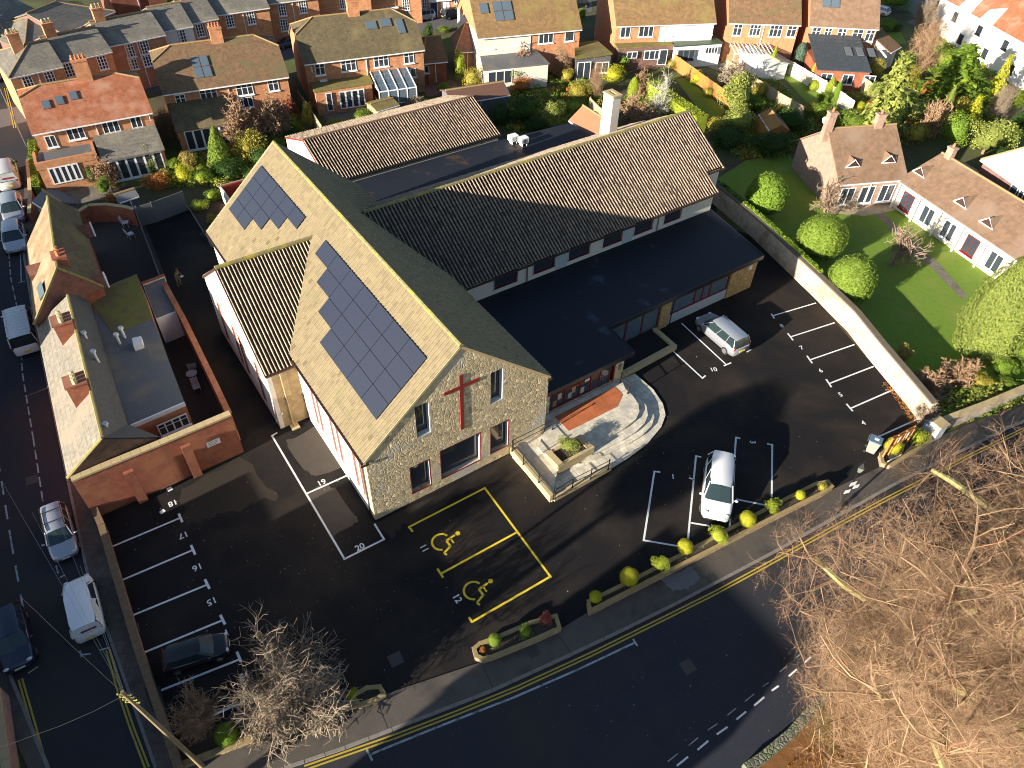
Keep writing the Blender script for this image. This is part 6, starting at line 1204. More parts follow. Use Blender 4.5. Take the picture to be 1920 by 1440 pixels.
for kind, px, rx, ry, col, lab in [('bush', (1775, 110), 26, 22, 'mid', 'green tree between the upright bare tree and the cedar'), ('bush', (1700, 190), 20, 20, 'mid', 'green bush right of the big pale conifer'), ('bush', (1640, 170), 20, 18, 'grey', 'grey-green bush hugging the left of the big pale conifer'), ('cone', (1780, 190), 14, 30, 'cypress', 'olive-green conifer below the cedar'),
  ('bush', (1800, 200), 24, 20, 'olive', 'olive bush mass under the cedar'), ('bush', (1890, 262), 26, 26, 'mid', 'green tree beside the broad grey-green one at right'), ('bush', (1905, 110), 14, 16, 'olive', 'olive hedge plant by the far road'), ('bush', (1842, 170), 22, 22, 'mid', 'mid-green bush between the golden conifers'), ('bush', (1720, 250), 22, 22, 'olive', 'olive bush behind the low almshouse chimney'),
  ('bush', (1545, 182), 14, 14, 'mid', 'green shrub at the foot of the paired yews'), ('bush', (1520, 205), 20, 12, 'olive', 'olive shrub at the bottom of the narrow lawn'), ('bush', (1260, 120), 14, 10, 'olive', 'olive shrub at the top of the orange fence'), ('bush', (1425, 168), 18, 18, 'olive', 'brown-green shrub inside the pale fence'), ('bush', (1418, 192), 18, 16, 'mid', 'green shrub inside the pale fence'),
  ('bush', (1440, 100), 12, 10, 'mid', 'small shrub under the slender cypress'), ('bush', (470, 330), 18, 14, 'dark', 'dark shrub against the church verge'), ('bush', (520, 268), 24, 14, 'mid', 'green shrub behind the solar roof peak'), ('bush', (630, 232), 20, 9, 'olive', 'olive plants in front of the folding doors garden'),
  ('bush', (905, 170), 22, 12, 'dark', 'dark bush at the end of the brown felt shed'), ('bush', (835, 165), 14, 12, 'mid', 'green bush beside the brown felt shed'), ('bush', (1065, 140), 16, 14, 'olive', 'olive bush beneath the leafless brown tree')]: plant(kind, px, rx, ry, col, lab)
# clipped hedge
def hedge(px, w, h, col, label, seed=1):
    P = [G(p, h) for p in px]; rnd = random.Random(seed); v, f = [], []; e = empty('hedge', (0, 0, 0), 0, label, 'hedge'); mb = MB()
    for a, b in zip(P, P[1:]):
        d = (b - a); L = d.length; d /= L; n = Vector((-d.y, d.x, 0)); mb.prism([a - n * w * .46, b - n * w * .46, b + n * w * .46, a + n * w * .46], 0, h - .05)
        for i in range(int(L * 260)):
            t = rnd.random() * L; u = rnd.random(); base = a + d * t; base.z = 0
            if u < .45: p = base + n * rnd.uniform(-w / 2, w / 2) + Vector((0, 0, h + rnd.uniform(-.05, .06))); nn = Vector((0, 0, 1))
            else: sg_ = 1 if u < .72 else -1; p = base + n * sg_ * (w / 2 + rnd.uniform(-.05, .05)) + Vector((0, 0, rnd.uniform(0, h))); nn = n * sg_
            leafq(v, f, p, nn + Vector((rnd.uniform(-.8, .8), rnd.uniform(-.8, .8), rnd.uniform(-.8, .8))), .11, rnd)
    me = bpy.data.meshes.new('foliage'); me.from_pydata(v, [], f); me.materials.append(LF[col]); o = bpy.data.objects.new('foliage', me); C.objects.link(o); o.parent = e; mb.build('inner_growth', LF[col], e); return e
hedge([(1207, 140), (1250, 172), (1318, 218)], 1.5, 2.0, 'lime', 'long flat-topped lime hedge between the back lawns')
hedge([(58, 262), (61, 300), (67, 348)], .6, 1.1, 'mid', 'narrow hedge between the pavement and the orange-roofed house', 3)
hedge([(40, 1445), (10, 1330)], .6, 1.2, 'dark', 'dark hedge at the bottom left corner') if False else None
iv = hedge([(1353, 342), (1425, 402), (1475, 447), (1541, 509)], .4, 2.12, 'mid', 'ivy and shrubs growing over the garden side of the long brick wall', 5); iv.name = 'wall_ivy'; iv['category'] = 'ivy'
# bare trees in the bed by the corner
e = plant('tree', (536, 1284), 118, 86, TWIGG, 'spreading leafless grey tree at the corner of the car park', bark=BARK, seed=1)
plant('bush_bare', (500, 1330), 60, 40, TWIGG, 'low tangle of grey twigs under the spreading tree', bark=BARK, seed=0); plant('bush_bare', (590, 1315), 55, 38, TWIGG, 'twiggy shrub between the spreading tree and the yellow bush', bark=BARK, seed=2)
plant('upright', (372, 1352), 46, 46, TWIG, 'small reddish leafless shrub at the bottom of the painted bays', cat='shrub', bark=BARK, seed=2)
# big plane trees of the park (near the camera, bottom right)
def plane_tree(base_px, h, spread, seed, rz, label, levels=(8, 8, 8, 7), nl=30000):
    b = G(base_px); e = empty('plane_tree', tuple(b), rz, label, 'tree', 'bare plane trees in the park'); lm, tw = bare(seed, levels=levels, trunk=.32, r0=.052, twig=.0005, spread=1.05, up=.35, tips=8, dec=.345, kink=.22, lim=2)
    zs = sorted(p[2] for p in tw.v); zm = zs[int(len(zs) * .99)]; xs = sorted(math.hypot(p[0], p[1]) for p in tw.v); rm = xs[int(len(xs) * .86)]
    for mb, nm, m in ((lm, 'trunk', BARKY), (tw, 'branches', TWIG)):
        q = []
        for x, y, z in mb.v:
            r_ = math.hypot(x, y) / rm; k = 1 if r_ < .8 else (.8 + (r_ - .8) * .45) / r_; q.append((x / rm * spread * k, y / rm * spread * k, z / zm * h))
        mb.v = q; mb.build(nm, m, e)
    rnd = random.Random(seed + 5); v, f = [], []
    for i in range(nl):
        p = Vector(rnd.choice(tw.v)) + Vector((rnd.gauss(0, .18), rnd.gauss(0, .18), rnd.gauss(0, .18))); leafq(v, f, p, Vector((rnd.uniform(-1, 1), rnd.uniform(-1, 1), rnd.uniform(-1, 1))), .024, rnd)
    me = bpy.data.meshes.new('last_leaves'); me.from_pydata(v, [], f); me.materials.append(mat('withered leaf', (.40, .235, .165), 'leaf', .5, 1.5, .9, col2=(.40, .08, .05))); o = bpy.data.objects.new('last_leaves', me); C.objects.link(o); o.parent = e; o['kind'] = 'stuff'
plane_tree((1700, 1225), 12.0, 7.6, 21, 0.4, 'tallest bare plane tree with a lichened trunk near the road')
plane_tree((1765, 1390), 11.0, 6.2, 22, 2.0, 'bare plane tree lowest in the park beside the rough stone wall', nl=18000)
plane_tree((1650, 1330), 10.0, 5.2, 26, 1.0, 'bare plane tree whose branches reach out over the dashed centre line', nl=16000)
plane_tree((1875, 1085), 12.5, 6.2, 23, 4.0, 'bare plane tree overhanging the pavement at the right edge')
plane_tree((1960, 1330), 12.0, 6.5, 24, 5.2, 'bare plane tree furthest from the road in the park', nl=22000)
# unseen round-headed evergreen west of the left road (its shadow crosses the car park)
e = empty('evergreen_tree', tuple(g0 + bv * -28 + av * -11.2), 0, 'tall evergreen across the left road that throws a rounded shadow by bay 3', 'tree')
o = bpy.data.objects.new('crown', crown('ball', 1)); C.objects.link(o); o.parent = e; o.location = (0, 0, 12.9); o.scale = (2.5, 2.5, 2.3); setm(o, LF['dark']); MB().cyl((0, 0), .3, 0, 11, 8, .2).build('trunk', BARK, e)
e = empty('evergreen_tree', tuple(g0 + bv * -30 + av * -5), 0, 'evergreen across the left road beside the taller one', 'tree')
o = bpy.data.objects.new('crown', crown('bush', 1)); C.objects.link(o); o.parent = e; o.location = (0, 0, 8); o.scale = (2.2, 2.2, 3.0); setm(o, LF['dark']); MB().cyl((0, 0), .3, 0, 8, 8, .2).build('trunk', BARK, e)
# fallen leaves by the wall foot
def scatter(name, px, z, n, m, s, seed):
    rnd = random.Random(seed); P = [G(p, z) for p in px]; v, f = [], []
    for i in range(n):
        k = rnd.randrange(len(P) - 1); t = rnd.random(); p = P[k].lerp(P[k + 1], t) + Vector((rnd.gauss(0, .16), rnd.gauss(0, .16), rnd.uniform(0.005, .03))); leafq(v, f, p, Vector((rnd.uniform(-.4, .4), rnd.uniform(-.4, .4), 1)), s, rnd)
    me = bpy.data.meshes.new(name); me.from_pydata(v, [], f); me.materials.append(m); o = bpy.data.objects.new(name, me); C.objects.link(o); o['kind'] = 'stuff'; o['label'] = 'dry orange-brown leaves fallen along the foot of the wall' ; o['category'] = 'fallen leaves'
scatter('fallen_leaves', [(1662, 722), (1690, 752), (1712, 790), (1722, 812)], .04, 500, mat('dry leaf', (.45, .20, .06), 'leaf', .5, 2, .9, col2=(.55, .3, .1)), .06, 3)
rnd = random.Random(8); v, f = [], []
for i in range(16000):
    p = G((rnd.uniform(1400, 1960), rnd.uniform(960, 1440)), .05)
    q = P_(p); 
    if q[1] < 2840 - 1.02 * q[0] + 40 + (60 if q[0] < 1600 else 0): continue
    leafq(v, f, p + Vector((0, 0, rnd.uniform(0, .06))), Vector((rnd.uniform(-.7, .7), rnd.uniform(-.7, .7), 1)), .055, rnd)
me = bpy.data.meshes.new('leaf_litter'); me.from_pydata(v, [], f); me.materials.append(mat('litter leaf', (.30, .13, .03), 'leaf', .7, 1.5, .9, col2=(.22, .25, .04))); o = bpy.data.objects.new('leaf_litter', me); C.objects.link(o); o['kind'] = 'stuff'; o['label'] = 'orange and green leaf litter under the park trees'; o['category'] = 'leaf litter'

# low mixed undergrowth filling the back gardens
def undergrowth(polys, n, col, seed, smin=.25, smax=.7):
    rnd = random.Random(seed); v, f = [], []
    for P in polys:
        xs = [p[0] for p in P]; ys = [p[1] for p in P]; k = 0
        while k < n:
            x, y = rnd.uniform(min(xs), max(xs)), rnd.uniform(min(ys), max(ys)); ins = False
            for i in range(len(P)):
                (x1, y1), (x2, y2) = P[i], P[(i + 1) % len(P)]
                if (y1 > y) != (y2 > y) and x < (x2 - x1) * (y - y1) / (y2 - y1) + x1: ins = not ins
            if not ins: continue
            k += 1; c = G((x, y), 0); r = rnd.uniform(smin, smax)
            for _ in range(46):
                d = Vector((rnd.gauss(0, 1), rnd.gauss(0, 1), abs(rnd.gauss(0, 1)))).normalized(); leafq(v, f, c + d * r * rnd.uniform(.6, 1.1), d, .13, rnd)
    me = bpy.data.meshes.new('undergrowth'); me.from_pydata(v, [], f); me.materials.append(LF[col]); o = bpy.data.objects.new('undergrowth', me); C.objects.link(o); o['kind'] = 'stuff'; o['label'] = 'low mixed %s undergrowth in the back gardens' % {'olive': 'olive-brown', 'mid': 'green', 'grey': 'grey-green', 'rust': 'rusty'}[col]; o['category'] = 'undergrowth'
PG = [[(270, 325), (560, 235), (600, 262), (480, 320), (420, 350), (300, 350)], [(960, 170), (1070, 130), (1140, 190), (1150, 225), (1060, 228), (950, 250)], [(1345, 232), (1420, 250), (1500, 205), (1560, 215), (1470, 290), (1380, 300)],
      [(1560, 190), (1660, 150), (1760, 100), (1880, 190), (1900, 280), (1780, 265), (1680, 230), (1580, 235)], [(1165, 200), (1215, 160), (1300, 225), (1230, 235)], [(1700, 90), (1750, 60), (1840, 110), (1900, 190), (1800, 180)], [(1380, 160), (1440, 140), (1500, 205), (1420, 215)], [(1745, 770), (1790, 735), (1920, 720), (1920, 750), (1770, 790)]]
undergrowth(PG, 80, 'olive', 1); undergrowth(PG, 130, 'mid', 2); undergrowth(PG, 70, 'grey', 3, .3, 1.0); undergrowth(PG[:5], 22, 'rust', 4)

rnd = random.Random(77); v, f = [], []
for i in range(420):
    x, y = rnd.choice(((rnd.uniform(480, 1700), rnd.uniform(640, 1150)), (rnd.uniform(200, 760), rnd.uniform(900, 1300)), (rnd.uniform(700, 1900), rnd.uniform(830, 1400))))
    leafq(v, f, G((x, y), .045 if y < 1100 else .03) + Vector((0, 0, .01)), Vector((rnd.uniform(-.3, .3), rnd.uniform(-.3, .3), 1)), rnd.uniform(.025, .05), rnd)
me = bpy.data.meshes.new('scattered_leaves'); me.from_pydata(v, [], f); me.materials.append(mat('pale fallen leaf', (.38, .30, .20), 'leaf', .5, 2, .9, col2=(.55, .5, .4))); o = bpy.data.objects.new('scattered_leaves', me); C.objects.link(o); o['kind'] = 'stuff'; o['label'] = 'small pale fallen leaves scattered over the dark asphalt'; o['category'] = 'fallen leaves'
# ------------------------------------------------------------------ planters along the front
PST = mat('planter stone', (0.30, 0.24, 0.16), 'stone', 0.3, 5, 0.9, 0.6, col2=(0.36, 0.28, 0.16)); PCOP = mat('mossy coping', (.30, .22, .10), 'noise', .35, 3, .9)
PEB = mat('white pebbles in soil', (.06, .045, .03), 'noise', .7, 9, .9, .6, dirt=(.55, .53, .5), dirts=7, dlo=.64, dhi=.68)
def planter(label, front, back, h, roundend=None):
    e = empty('street_planter', (0, 0, 0), 0, label, 'planter'); F = [G(p, h) for p in front]; B = [G(p, h) for p in back]; loop = F + B[::-1]
    mb, cb = MB(), MB()
    for a, b in zip(loop, loop[1:] + loop[:1]):
        d = b - a; d.z = 0; L = d.length
        if L < .05: continue
        d /= L; n = Vector((-d.y, d.x, 0)) * .085; mb.prism([a - n - d * .05, b - n + d * .05, b + n + d * .05, a + n - d * .05], 0, h); n *= 1.25; cb.prism([a - n - d * .09, b - n + d * .09, b + n + d * .09, a + n - d * .09], h + random.uniform(0, .004), h + .07 + random.uniform(0, .004))
    mb.build('wall', PST, e); cb.build('coping', PCOP, e); MB().prism(loop, .05, h - .1).build('soil', PEB, e); return e
def arc(px, r, a0, a1, n, z):
    c = G(px, z); return [(lambda q: P_(q))(c + Vector((r * math.cos(R(a0 + (a1 - a0) * i / n)), r * math.sin(R(a0 + (a1 - a0) * i / n)), 0))) for i in range(n + 1)]
planter('long stone planter with a row of round bushes between car park and pavement', [(1106, 1146), (1200, 1098), (1330, 1032), (1450, 970), (1540, 925), (1560, 912)], [(1104, 1128), (1190, 1086), (1320, 1018), (1440, 953), (1528, 908), (1552, 903)], .45)
planter('short stone planter with rounded white end and a red-leaved plant', [(893, 1230), (905, 1236), (922, 1232), (1000, 1200), (1049, 1178)], [(889, 1216), (900, 1207), (930, 1196), (995, 1168), (1042, 1155)], .4)
planter('small rounded planter end with blue-grey slabs beside the yellow bush', [(674, 1322), (700, 1313), (720, 1302)], [(660, 1306), (688, 1290), (712, 1288)], .35)
planter('triangular corner bed below the orange timber notice board', [(1655, 868), (1668, 872), (1680, 866), (1745, 826)], [(1652, 852), (1662, 843), (1700, 812), (1738, 800)], .4)
sheet('corner_bed', [(332, 1440), (520, 1366), (650, 1318), (640, 1300), (560, 1330), (480, 1330), (400, 1360), (322, 1400)], .06, MULCH, .05)
wall_thing('low stone edging wall of the corner bed with the bare trees', [(336, 1436), (420, 1404), (520, 1366), (600, 1340), (672, 1318)], 0, .35, .25, PST, .06, name='edging_wall', cope_m=PCOP)
wall_thing('curved rough stone wall at the edge of the park verge', [(1400, 1440), (1432, 1418), (1482, 1376), (1545, 1306), (1570, 1285)], 0, .45, .45, mat('mossy rough stone', (.15, .15, .11), 'stone', .5, 5, .9, 1, col2=(.09, .12, .05)), None, name='verge_wall')
wall_thing('pinkish brick wall at the bottom left edge of the photo', [(-8, 1290), (12, 1445)], 0, 1.2, .3, mat('pink brick', (.34, .17, .13), 'brick', .2, 2, .85, .2, col2=(.3, .25, .2)), .05, name='pink_wall')
wall_thing('narrow brick wall between the pavement and the orange-roofed house', [(52, 300), (56, 360), (55, 400)], 0, 1.0, .25, BRICKR, .05, name='front_wall')
# ------------------------------------------------------------------ vehicles
RUB = mat('tyre rubber', (.015, .015, .016), 'noise', .2, 8, .8); RIM = mat('alloy rim', (.45, .46, .48), 'noise', .1, 8, .35, metal=.8); CGL = glassy('car glass', (.02, .035, .04), .14, spec=.8)
PLAS = mat('black plastic', (.02, .02, .022), 'noise', .2, 8, .6); HL = mat('headlamp glass', (.6, .62, .66), 'noise', .05, 6, .1, spec=1.0); TLM = mat('red lamp glass', (.35, .01, .01), 'noise', .1, 6, .2); PLW = mat('white number plate', (.7, .7, .68), 'noise', .05, 6, .5); PLY = mat('yellow number plate', (.7, .55, .05), 'noise', .05, 6, .5)
def paint(n, c, metal=.3): return mat('car paint ' + n, c, 'noise', .03, .5, .28, metal=metal, coat=.6)
P_SIL, P_WHT, P_BLK, P_GRY, P_NAVY, P_GRN = paint('silver', (.42, .45, .50), .55), paint('white', (.75, .76, .78), .0), paint('black', (.012, .013, .018), .2), paint('grey', (.10, .11, .12), .4), paint('navy', (.02, .03, .06), .3), paint('dark green', (.02, .04, .035), .3)
SHP = {  # length, width, roof z, bonnet z, belt z, cabin base front/rear, roof front/rear (fractions of length)
 'hatch': (4.05, 1.74, 1.46, .88, .98, .25, -.47, .07, -.37), 'estate': (4.6, 1.78, 1.48, .86, .96, .24, -.485, .08, -.43), 'mpv': (4.5, 1.80, 1.66, .98, 1.04, .29, -.485, .12, -.43),
 'suv': (4.5, 1.85, 1.70, 1.05, 1.12, .24, -.48, .09, -.42), 'van': (4.4, 1.82, 1.86, 1.08, 1.16, .30, -.5, .16, -.485), 'camper': (4.9, 1.92, 2.05, 1.25, 1.2, .43, -.5, .30, -.48)}
def car(label, pF, pR, kind, pm, z=0.03, cat='car', bars=False, name='parked_car', L=None, group=None, solid=False):
    zz = .75; a, b = G(pR, zz), G(pF, zz); d = b - a; ang = math.atan2(d.y, d.x); c = (a + b) / 2; L0, W, zr, zbn, zb, cf, cr, rf, rr = SHP[kind]; Lm = d.length
    Ls = L0; e = empty(name, (c.x, c.y, z), ang, label, cat, group); sc_ = min(max(Lm / L0, .80), 1.05); e.scale = (sc_, sc_, sc_); w2 = W / 2
    st = [(.50, .62, .36, zbn - .32), (.485, .80, .24, zbn - .2), (.44, .90, .19, zbn - .10), (.36, .97, .18, zbn - .04), (cf + .02, .985, .18, zbn + .02), (cf - .1, 1.0, .18, zb), (0, 1.0, .18, zb), (-.3, .99, .18, zb + .02), (-.42, .96, .18, zb + .02), (-.475, .90, .22, zb - .02 if kind != 'hatch' else zb - .05), (-.5, .78, .34, zb - .16)]
    mb = MB(); n = len(st)
    prof = lambda wd, zl, zt: [(-wd * .86, zl), (-wd, zl + .14), (-wd * 1.0, zl + (zt - zl) * .62), (-wd * .94, zt - .03), (-wd * .72, zt), (0, zt + .03), (wd * .72, zt), (wd * .94, zt - .03), (wd * 1.0, zl + (zt - zl) * .62), (wd, zl + .14), (wd * .86, zl)]
    k = 11
    for (fx, fw, zl, zt) in st: mb.v += [(fx * Ls, y, zq) for y, zq in prof(w2 * fw, zl, zt)]
    for i in range(n - 1):
        for j in range(k): q = (j + 1) % k; mb.f.append((i * k + j, i * k + q, (i + 1) * k + q, (i + 1) * k + j))
    mb.f.append(tuple(range(k))[::-1]); mb.f.append(tuple((n - 1) * k + j for j in range(k))); mb.build('body', pm, e, smooth=True, bevel=0)
    wb, wt = w2 * .90, w2 * .70
    if kind in ('van', 'camper'): wb, wt = w2 * .94, w2 * (.76 if kind == 'van' else .82)
    def cab(z, inset=0):
        t = (z - zb) / (zr - zb); x0 = (cf + (rf - cf) * t) * Ls; x1 = (cr + (rr - cr) * t) * Ls; wq = wb + (wt - wb) * t - inset; return x0, x1, wq
    g_ = MB(); zs = [zb - .06, zb + (zr - zb) * .5, zr - .05]
    for zq in zs:
        x0, x1, wq = cab(zq); xm = (x0 + x1) / 2; g_.v += [(x0 + .05 * Ls * .3, 0, zq), (x0, wq * .8, zq), (x0 - .12, wq, zq), (xm, wq * 1.02, zq), (x1 + .1, wq, zq), (x1, wq * .8, zq), (x1 - .02, 0, zq), (x1, -wq * .8, zq), (x1 + .1, -wq, zq), (xm, -wq * 1.02, zq), (x0 - .12, -wq, zq), (x0, -wq * .8, zq)]
    for i in range(2):
        for j in range(12): q = (j + 1) % 12; g_.f.append((i * 12 + j, i * 12 + q, (i + 1) * 12 + q, (i + 1) * 12 + j))
    g_.build('windows', CGL, e, smooth=False)
    x0, x1, wq = cab(zr - .05); r_ = MB(); nx = 6
    for i in range(nx + 1):
        t = i / nx; xx = x0 + (x1 - x0) * t + (.06 if i == 0 else -.05 if i == nx else 0); rise = .055 * math.sin(math.pi * min(1, max(0, t * .9 + .08))); ww = wq * (1.03 if 0 < i < nx else .90)
        r_.v += [(xx, -ww, zr - .07), (xx, -ww * .86, zr - .02 + rise * .5), (xx, 0, zr + rise), (xx, ww * .86, zr - .02 + rise * .5), (xx, ww, zr - .07)]
    for i in range(nx):
        for j in range(4): r_.f.append((i * 5 + j, i * 5 + j + 1, (i + 1) * 5 + j + 1, (i + 1) * 5 + j))
    r_.build('roof', pm, e, smooth=True)
    p_ = MB()
    for s in (-1, 1):
        for fr in ((.0, 0), (1, 1), (.42, .42), (.72, .74)):
            xa, xb, wa = cab(zb - .04); xc, xd, wc = cab(zr - .04); A_ = xa + (xb - xa) * fr[0]; B_ = xc + (xd - xc) * fr[1]
            if fr[0] == 0: A_ -= .1; B_ -= .1
            if fr[0] == 1: A_ += .1; B_ += .1
            th = .045 if fr[0] in (0, 1) else .03
            p_.tube([(A_, s * (wa + .005), zb - .04), (B_, s * (wc + .005), zr - .06)], th, 5)
        if kind in ('van', 'camper') and not (kind == 'camper'):
            xa, xb, wa = cab(zb); xc, xd, wc = cab(zr - .06); p_.poly([(xa + (xb - xa) * .42, s * (wa + .02), zb - .03), (xb, s * (wa + .02), zb - .03), (xd, s * (wc + .02), zr - .05), (xc + (xd - xc) * .42, s * (wc + .02), zr - .05)])
    if kind == 'van': xa, xb, wa = cab(zb); xc, xd, wc = cab(zr - .06); p_.poly([(xb - .03, -wa, zb - .03), (xb - .03, wa, zb - .03), (xd - .03, wc, zr - .05), (xd - .03, -wc, zr - .05)])
    p_.build('pillars', pm, e)
    if kind == 'van': MB().poly([(Ls * cr - .045, -.55, zb + .12), (Ls * cr - .045, .3, zb + .14), (Ls * cr - .04, .3, zb + .30), (Ls * cr - .04, -.55, zb + .28)]).build('painted_lettering', mat('van lettering', (.25, .05, .06), 'noise', .5, 14, .5), e)
    for s in (-1, 1):
        for fx in (.33, -.31):
            wp = empty('wheel', (fx * Ls, s * (w2 - .1), .31)); wp.parent = e; bpy.data.objects.remove(wp)
            t_ = MB().cyl((fx * Ls, .31), .315, s * (w2 - .16), s * (w2 + .012), 18, axis='y'); t_.v = [(x, y, z_) for (x, y, z_) in t_.v]; to = t_.build('wheel', RUB, e); MB().cyl((fx * Ls, .31), .2, s * (w2 + .005), s * (w2 + .022), 14, axis='y').build('rim', RIM, to)
        y = s * w2 * .66; MB().ball((.472 * Ls, y, zbn - .17), (.10, .16, .085), 10, 6).build('headlight', HL, e, smooth=True)
        MB().ball((-.478 * Ls, s * w2 * .80, zb - .14), (.06, .10, .16), 8, 6).build('tail_light', TLM, e, smooth=True)
        mm = MB(); mm.ball((cf * Ls - .18, s * (w2 + .12), zb + .03), (.07, .12, .08), 8, 6); mm.build('mirror', pm if kind != 'van' else PLAS, e, smooth=True)
    MB().box(.49 * Ls, .508 * Ls, -.26, .26, .42, .53).build('number_plate', PLW, e); MB().box(-.508 * Ls, -.49 * Ls, -.26, .26, .55, .66).build('number_plate', PLY, e)
    MB().box(.46 * Ls, .5 * Ls, -w2 * .6, w2 * .6, .27, .38).build('grille', PLAS, e)
    if bars or kind == 'camper':
        b_ = MB(); x0, x1, wq = cab(zr - .05)
        cnt = 9 if kind == 'camper' else 2
        for i in range(cnt): xx = x0 + (x1 - x0) * (i + .7) / (cnt + .4); b_.box(xx - .025, xx + .025, -wq, wq, zr + .09, zr + .13)
        b_.box(x1 + .1, x0 - .1, -wq, -wq + .04, zr + .03, zr + .10); b_.box(x1 + .1, x0 - .1, wq - .04, wq, zr + .03, zr + .10); b_.build('roof_bars', PLAS if kind != 'camper' else CLADW, e)
    return e
car('silver estate car with black roof bars on the left road', (120, 1040), (97, 950), 'estate', P_SIL, bars=True)
car('small white van with lettering on its rear doors on the left road', (143, 1085), (168, 1190), 'van', P_WHT, cat='van', name='parked_van')
car('dark navy saloon cut off by the left edge of the photo', (33, 1248), (8, 1140), 'hatch', P_NAVY)
car('black hatchback parked in bay 14 of the car park', (426, 1200), (304, 1238), 'hatch', P_BLK, z=.04)
car('pale camper van with a slatted roof rack on the left road', (36, 588), (50, 655), 'camper', paint('pale blue', (.72, .78, .80), .0), cat='van', name='parked_van')
car('long white people carrier parked in bay 2', (1342, 975), (1352, 855), 'mpv', P_WHT, z=.04)
car('silver people carrier parked beside bay 10', (1317, 592), (1392, 656), 'mpv', P_SIL, z=.04)
car('light silver hatchback, upper of two on the left road', (26, 412), (20, 368), 'hatch', P_SIL); car('light silver hatchback, lower of two on the left road', (28, 466), (23, 420), 'hatch', paint('light silver', (.5, .53, .57), .4))
car('pale van with a dark rear window at the top of the left road', (10, 305), (18, 350), 'van', paint('pale grey', (.55, .6, .62), .1), cat='van', name='parked_van')
car('silver suv on the street behind the conservatory house', (772, 30), (812, 24), 'suv', P_SIL); car('black suv on the street right of the silver one', (868, 18), (830, 27), 'suv', P_BLK)
car('black car in the gap between the mossy-roofed houses', (1066, 6), (1102, 2), 'hatch', P_BLK); car('dark grey car in the gap right of the second house', (522, 80), (556, 72), 'hatch', P_GRY)
car('dark green car in the gap between the first two houses', (272, 138), (305, 131), 'hatch', P_GRN); car('white hatchback parked at the far road junction', (1636, 12), (1664, 20), 'hatch', P_WHT)
car('white car driving along the far road', (1802, 54), (1776, 40), 'hatch', P_WHT, name='moving_car'); car('white van parked outside the inn', (1876, 102), (1848, 82), 'van', P_WHT, cat='van', name='parked_van'); car('black car behind the white van outside the inn', (1898, 118), (1878, 104), 'hatch', P_BLK)
# ------------------------------------------------------------------ street furniture
b = G((1568, 960), .1); e = empty('street_lamp', tuple(b), R(20), 'black Victorian-style lamp post with a tapered lantern on the front pavement', 'street lamp')
mb = MB(); mb.cyl((0, 0), .14, 0, .5, 10, .1); mb.cyl((0, 0), .07, .5, 4.0, 10, .045); mb.tube([(-.35, 0, 3.75), (.35, 0, 3.75)], .02, 6); mb.ball((0, 0, .55), .12, 8, 6); mb.build('post', BLACKM, e)
mb = MB(); mb.cyl((0, 0), .11, 4.0, 4.45, 4, .24); lo = mb.build('lantern', mat('lantern glass', (.16, .19, .15), 'noise', .2, 4, .2), e); MB().cyl((0, 0), .27, 4.45, 4.75, 4, .05).cyl((0, 0), .03, 4.75, 4.95, 6).build('lantern_cap', BLACKM, lo)
for i, (dx, z, s) in enumerate(((-.02, 2.95, .28), (.36, 2.55, .26), (-.16, 2.25, .26))):
    MB().box(dx - s * .75, dx + s * .75, -.09, -.07, z - s * .62, z + s * .62).build('sign_plate', CLADW, e)
b = G((50, 275), .1); e = empty('street_lamp', tuple(b), 0, 'slim grey street lamp at the corner of the left road', 'street lamp'); t = G((30, 224), 6.6) - b; tt = Vector((0, 0, 6.2)); MB().tube([(0, 0, 0), tt, tt + Vector((-.5, -.3, .2))], .05, 8).build('post', GREYM, e); MB().ball((-.7, -.4, 6.4), (.4, .2, .12), 10, 6).build('lamp_head', CLADW, e)
# telegraph pole and its wires
b = G((380, 1437), .05); top = G((229, 1298), 8.2); e = empty('telegraph_pole', tuple(b), 0, 'wooden telegraph pole leaning over the corner with wires fanning from its top', 'telegraph pole'); t = top - b
MB().tube([(0, 0, 0), t], [.12, .08], 10).build('pole', mat('weathered pole', (.27, .20, .11), 'noise', .3, 3, .85), e); mb = MB()
for k in range(4): q = t * (.97 - k * .03); mb.tube([q + Vector((-.25, 0, 0)), q + Vector((.25, 0, 0))], .02, 4); mb.ball(tuple(q + Vector((.27, 0, .05))), .05, 6, 4); mb.ball(tuple(q + Vector((-.27, 0, .05))), .05, 6, 4)
mb.build('insulators', mat('mossy insulator', (.30, .28, .06), 'noise', .3, 6, .8), e)
for i, (px, z) in enumerate((((40, 1120), 5.5), ((5, 905), 6), ((60, 960), 5.5), ((112, 980), 6), ((-20, 1410), 6), ((150, 1060), 6))):
    q = G(px, z) - b; mid = (t + q) / 2 - Vector((0, 0, .4)); MB().tube([t * .97, (t * .97 + mid) / 2 - Vector((0, 0, .1)), mid, (mid + q) / 2 + Vector((0, 0, .02)), q], .006, 3).build('wire', GREYM, e)
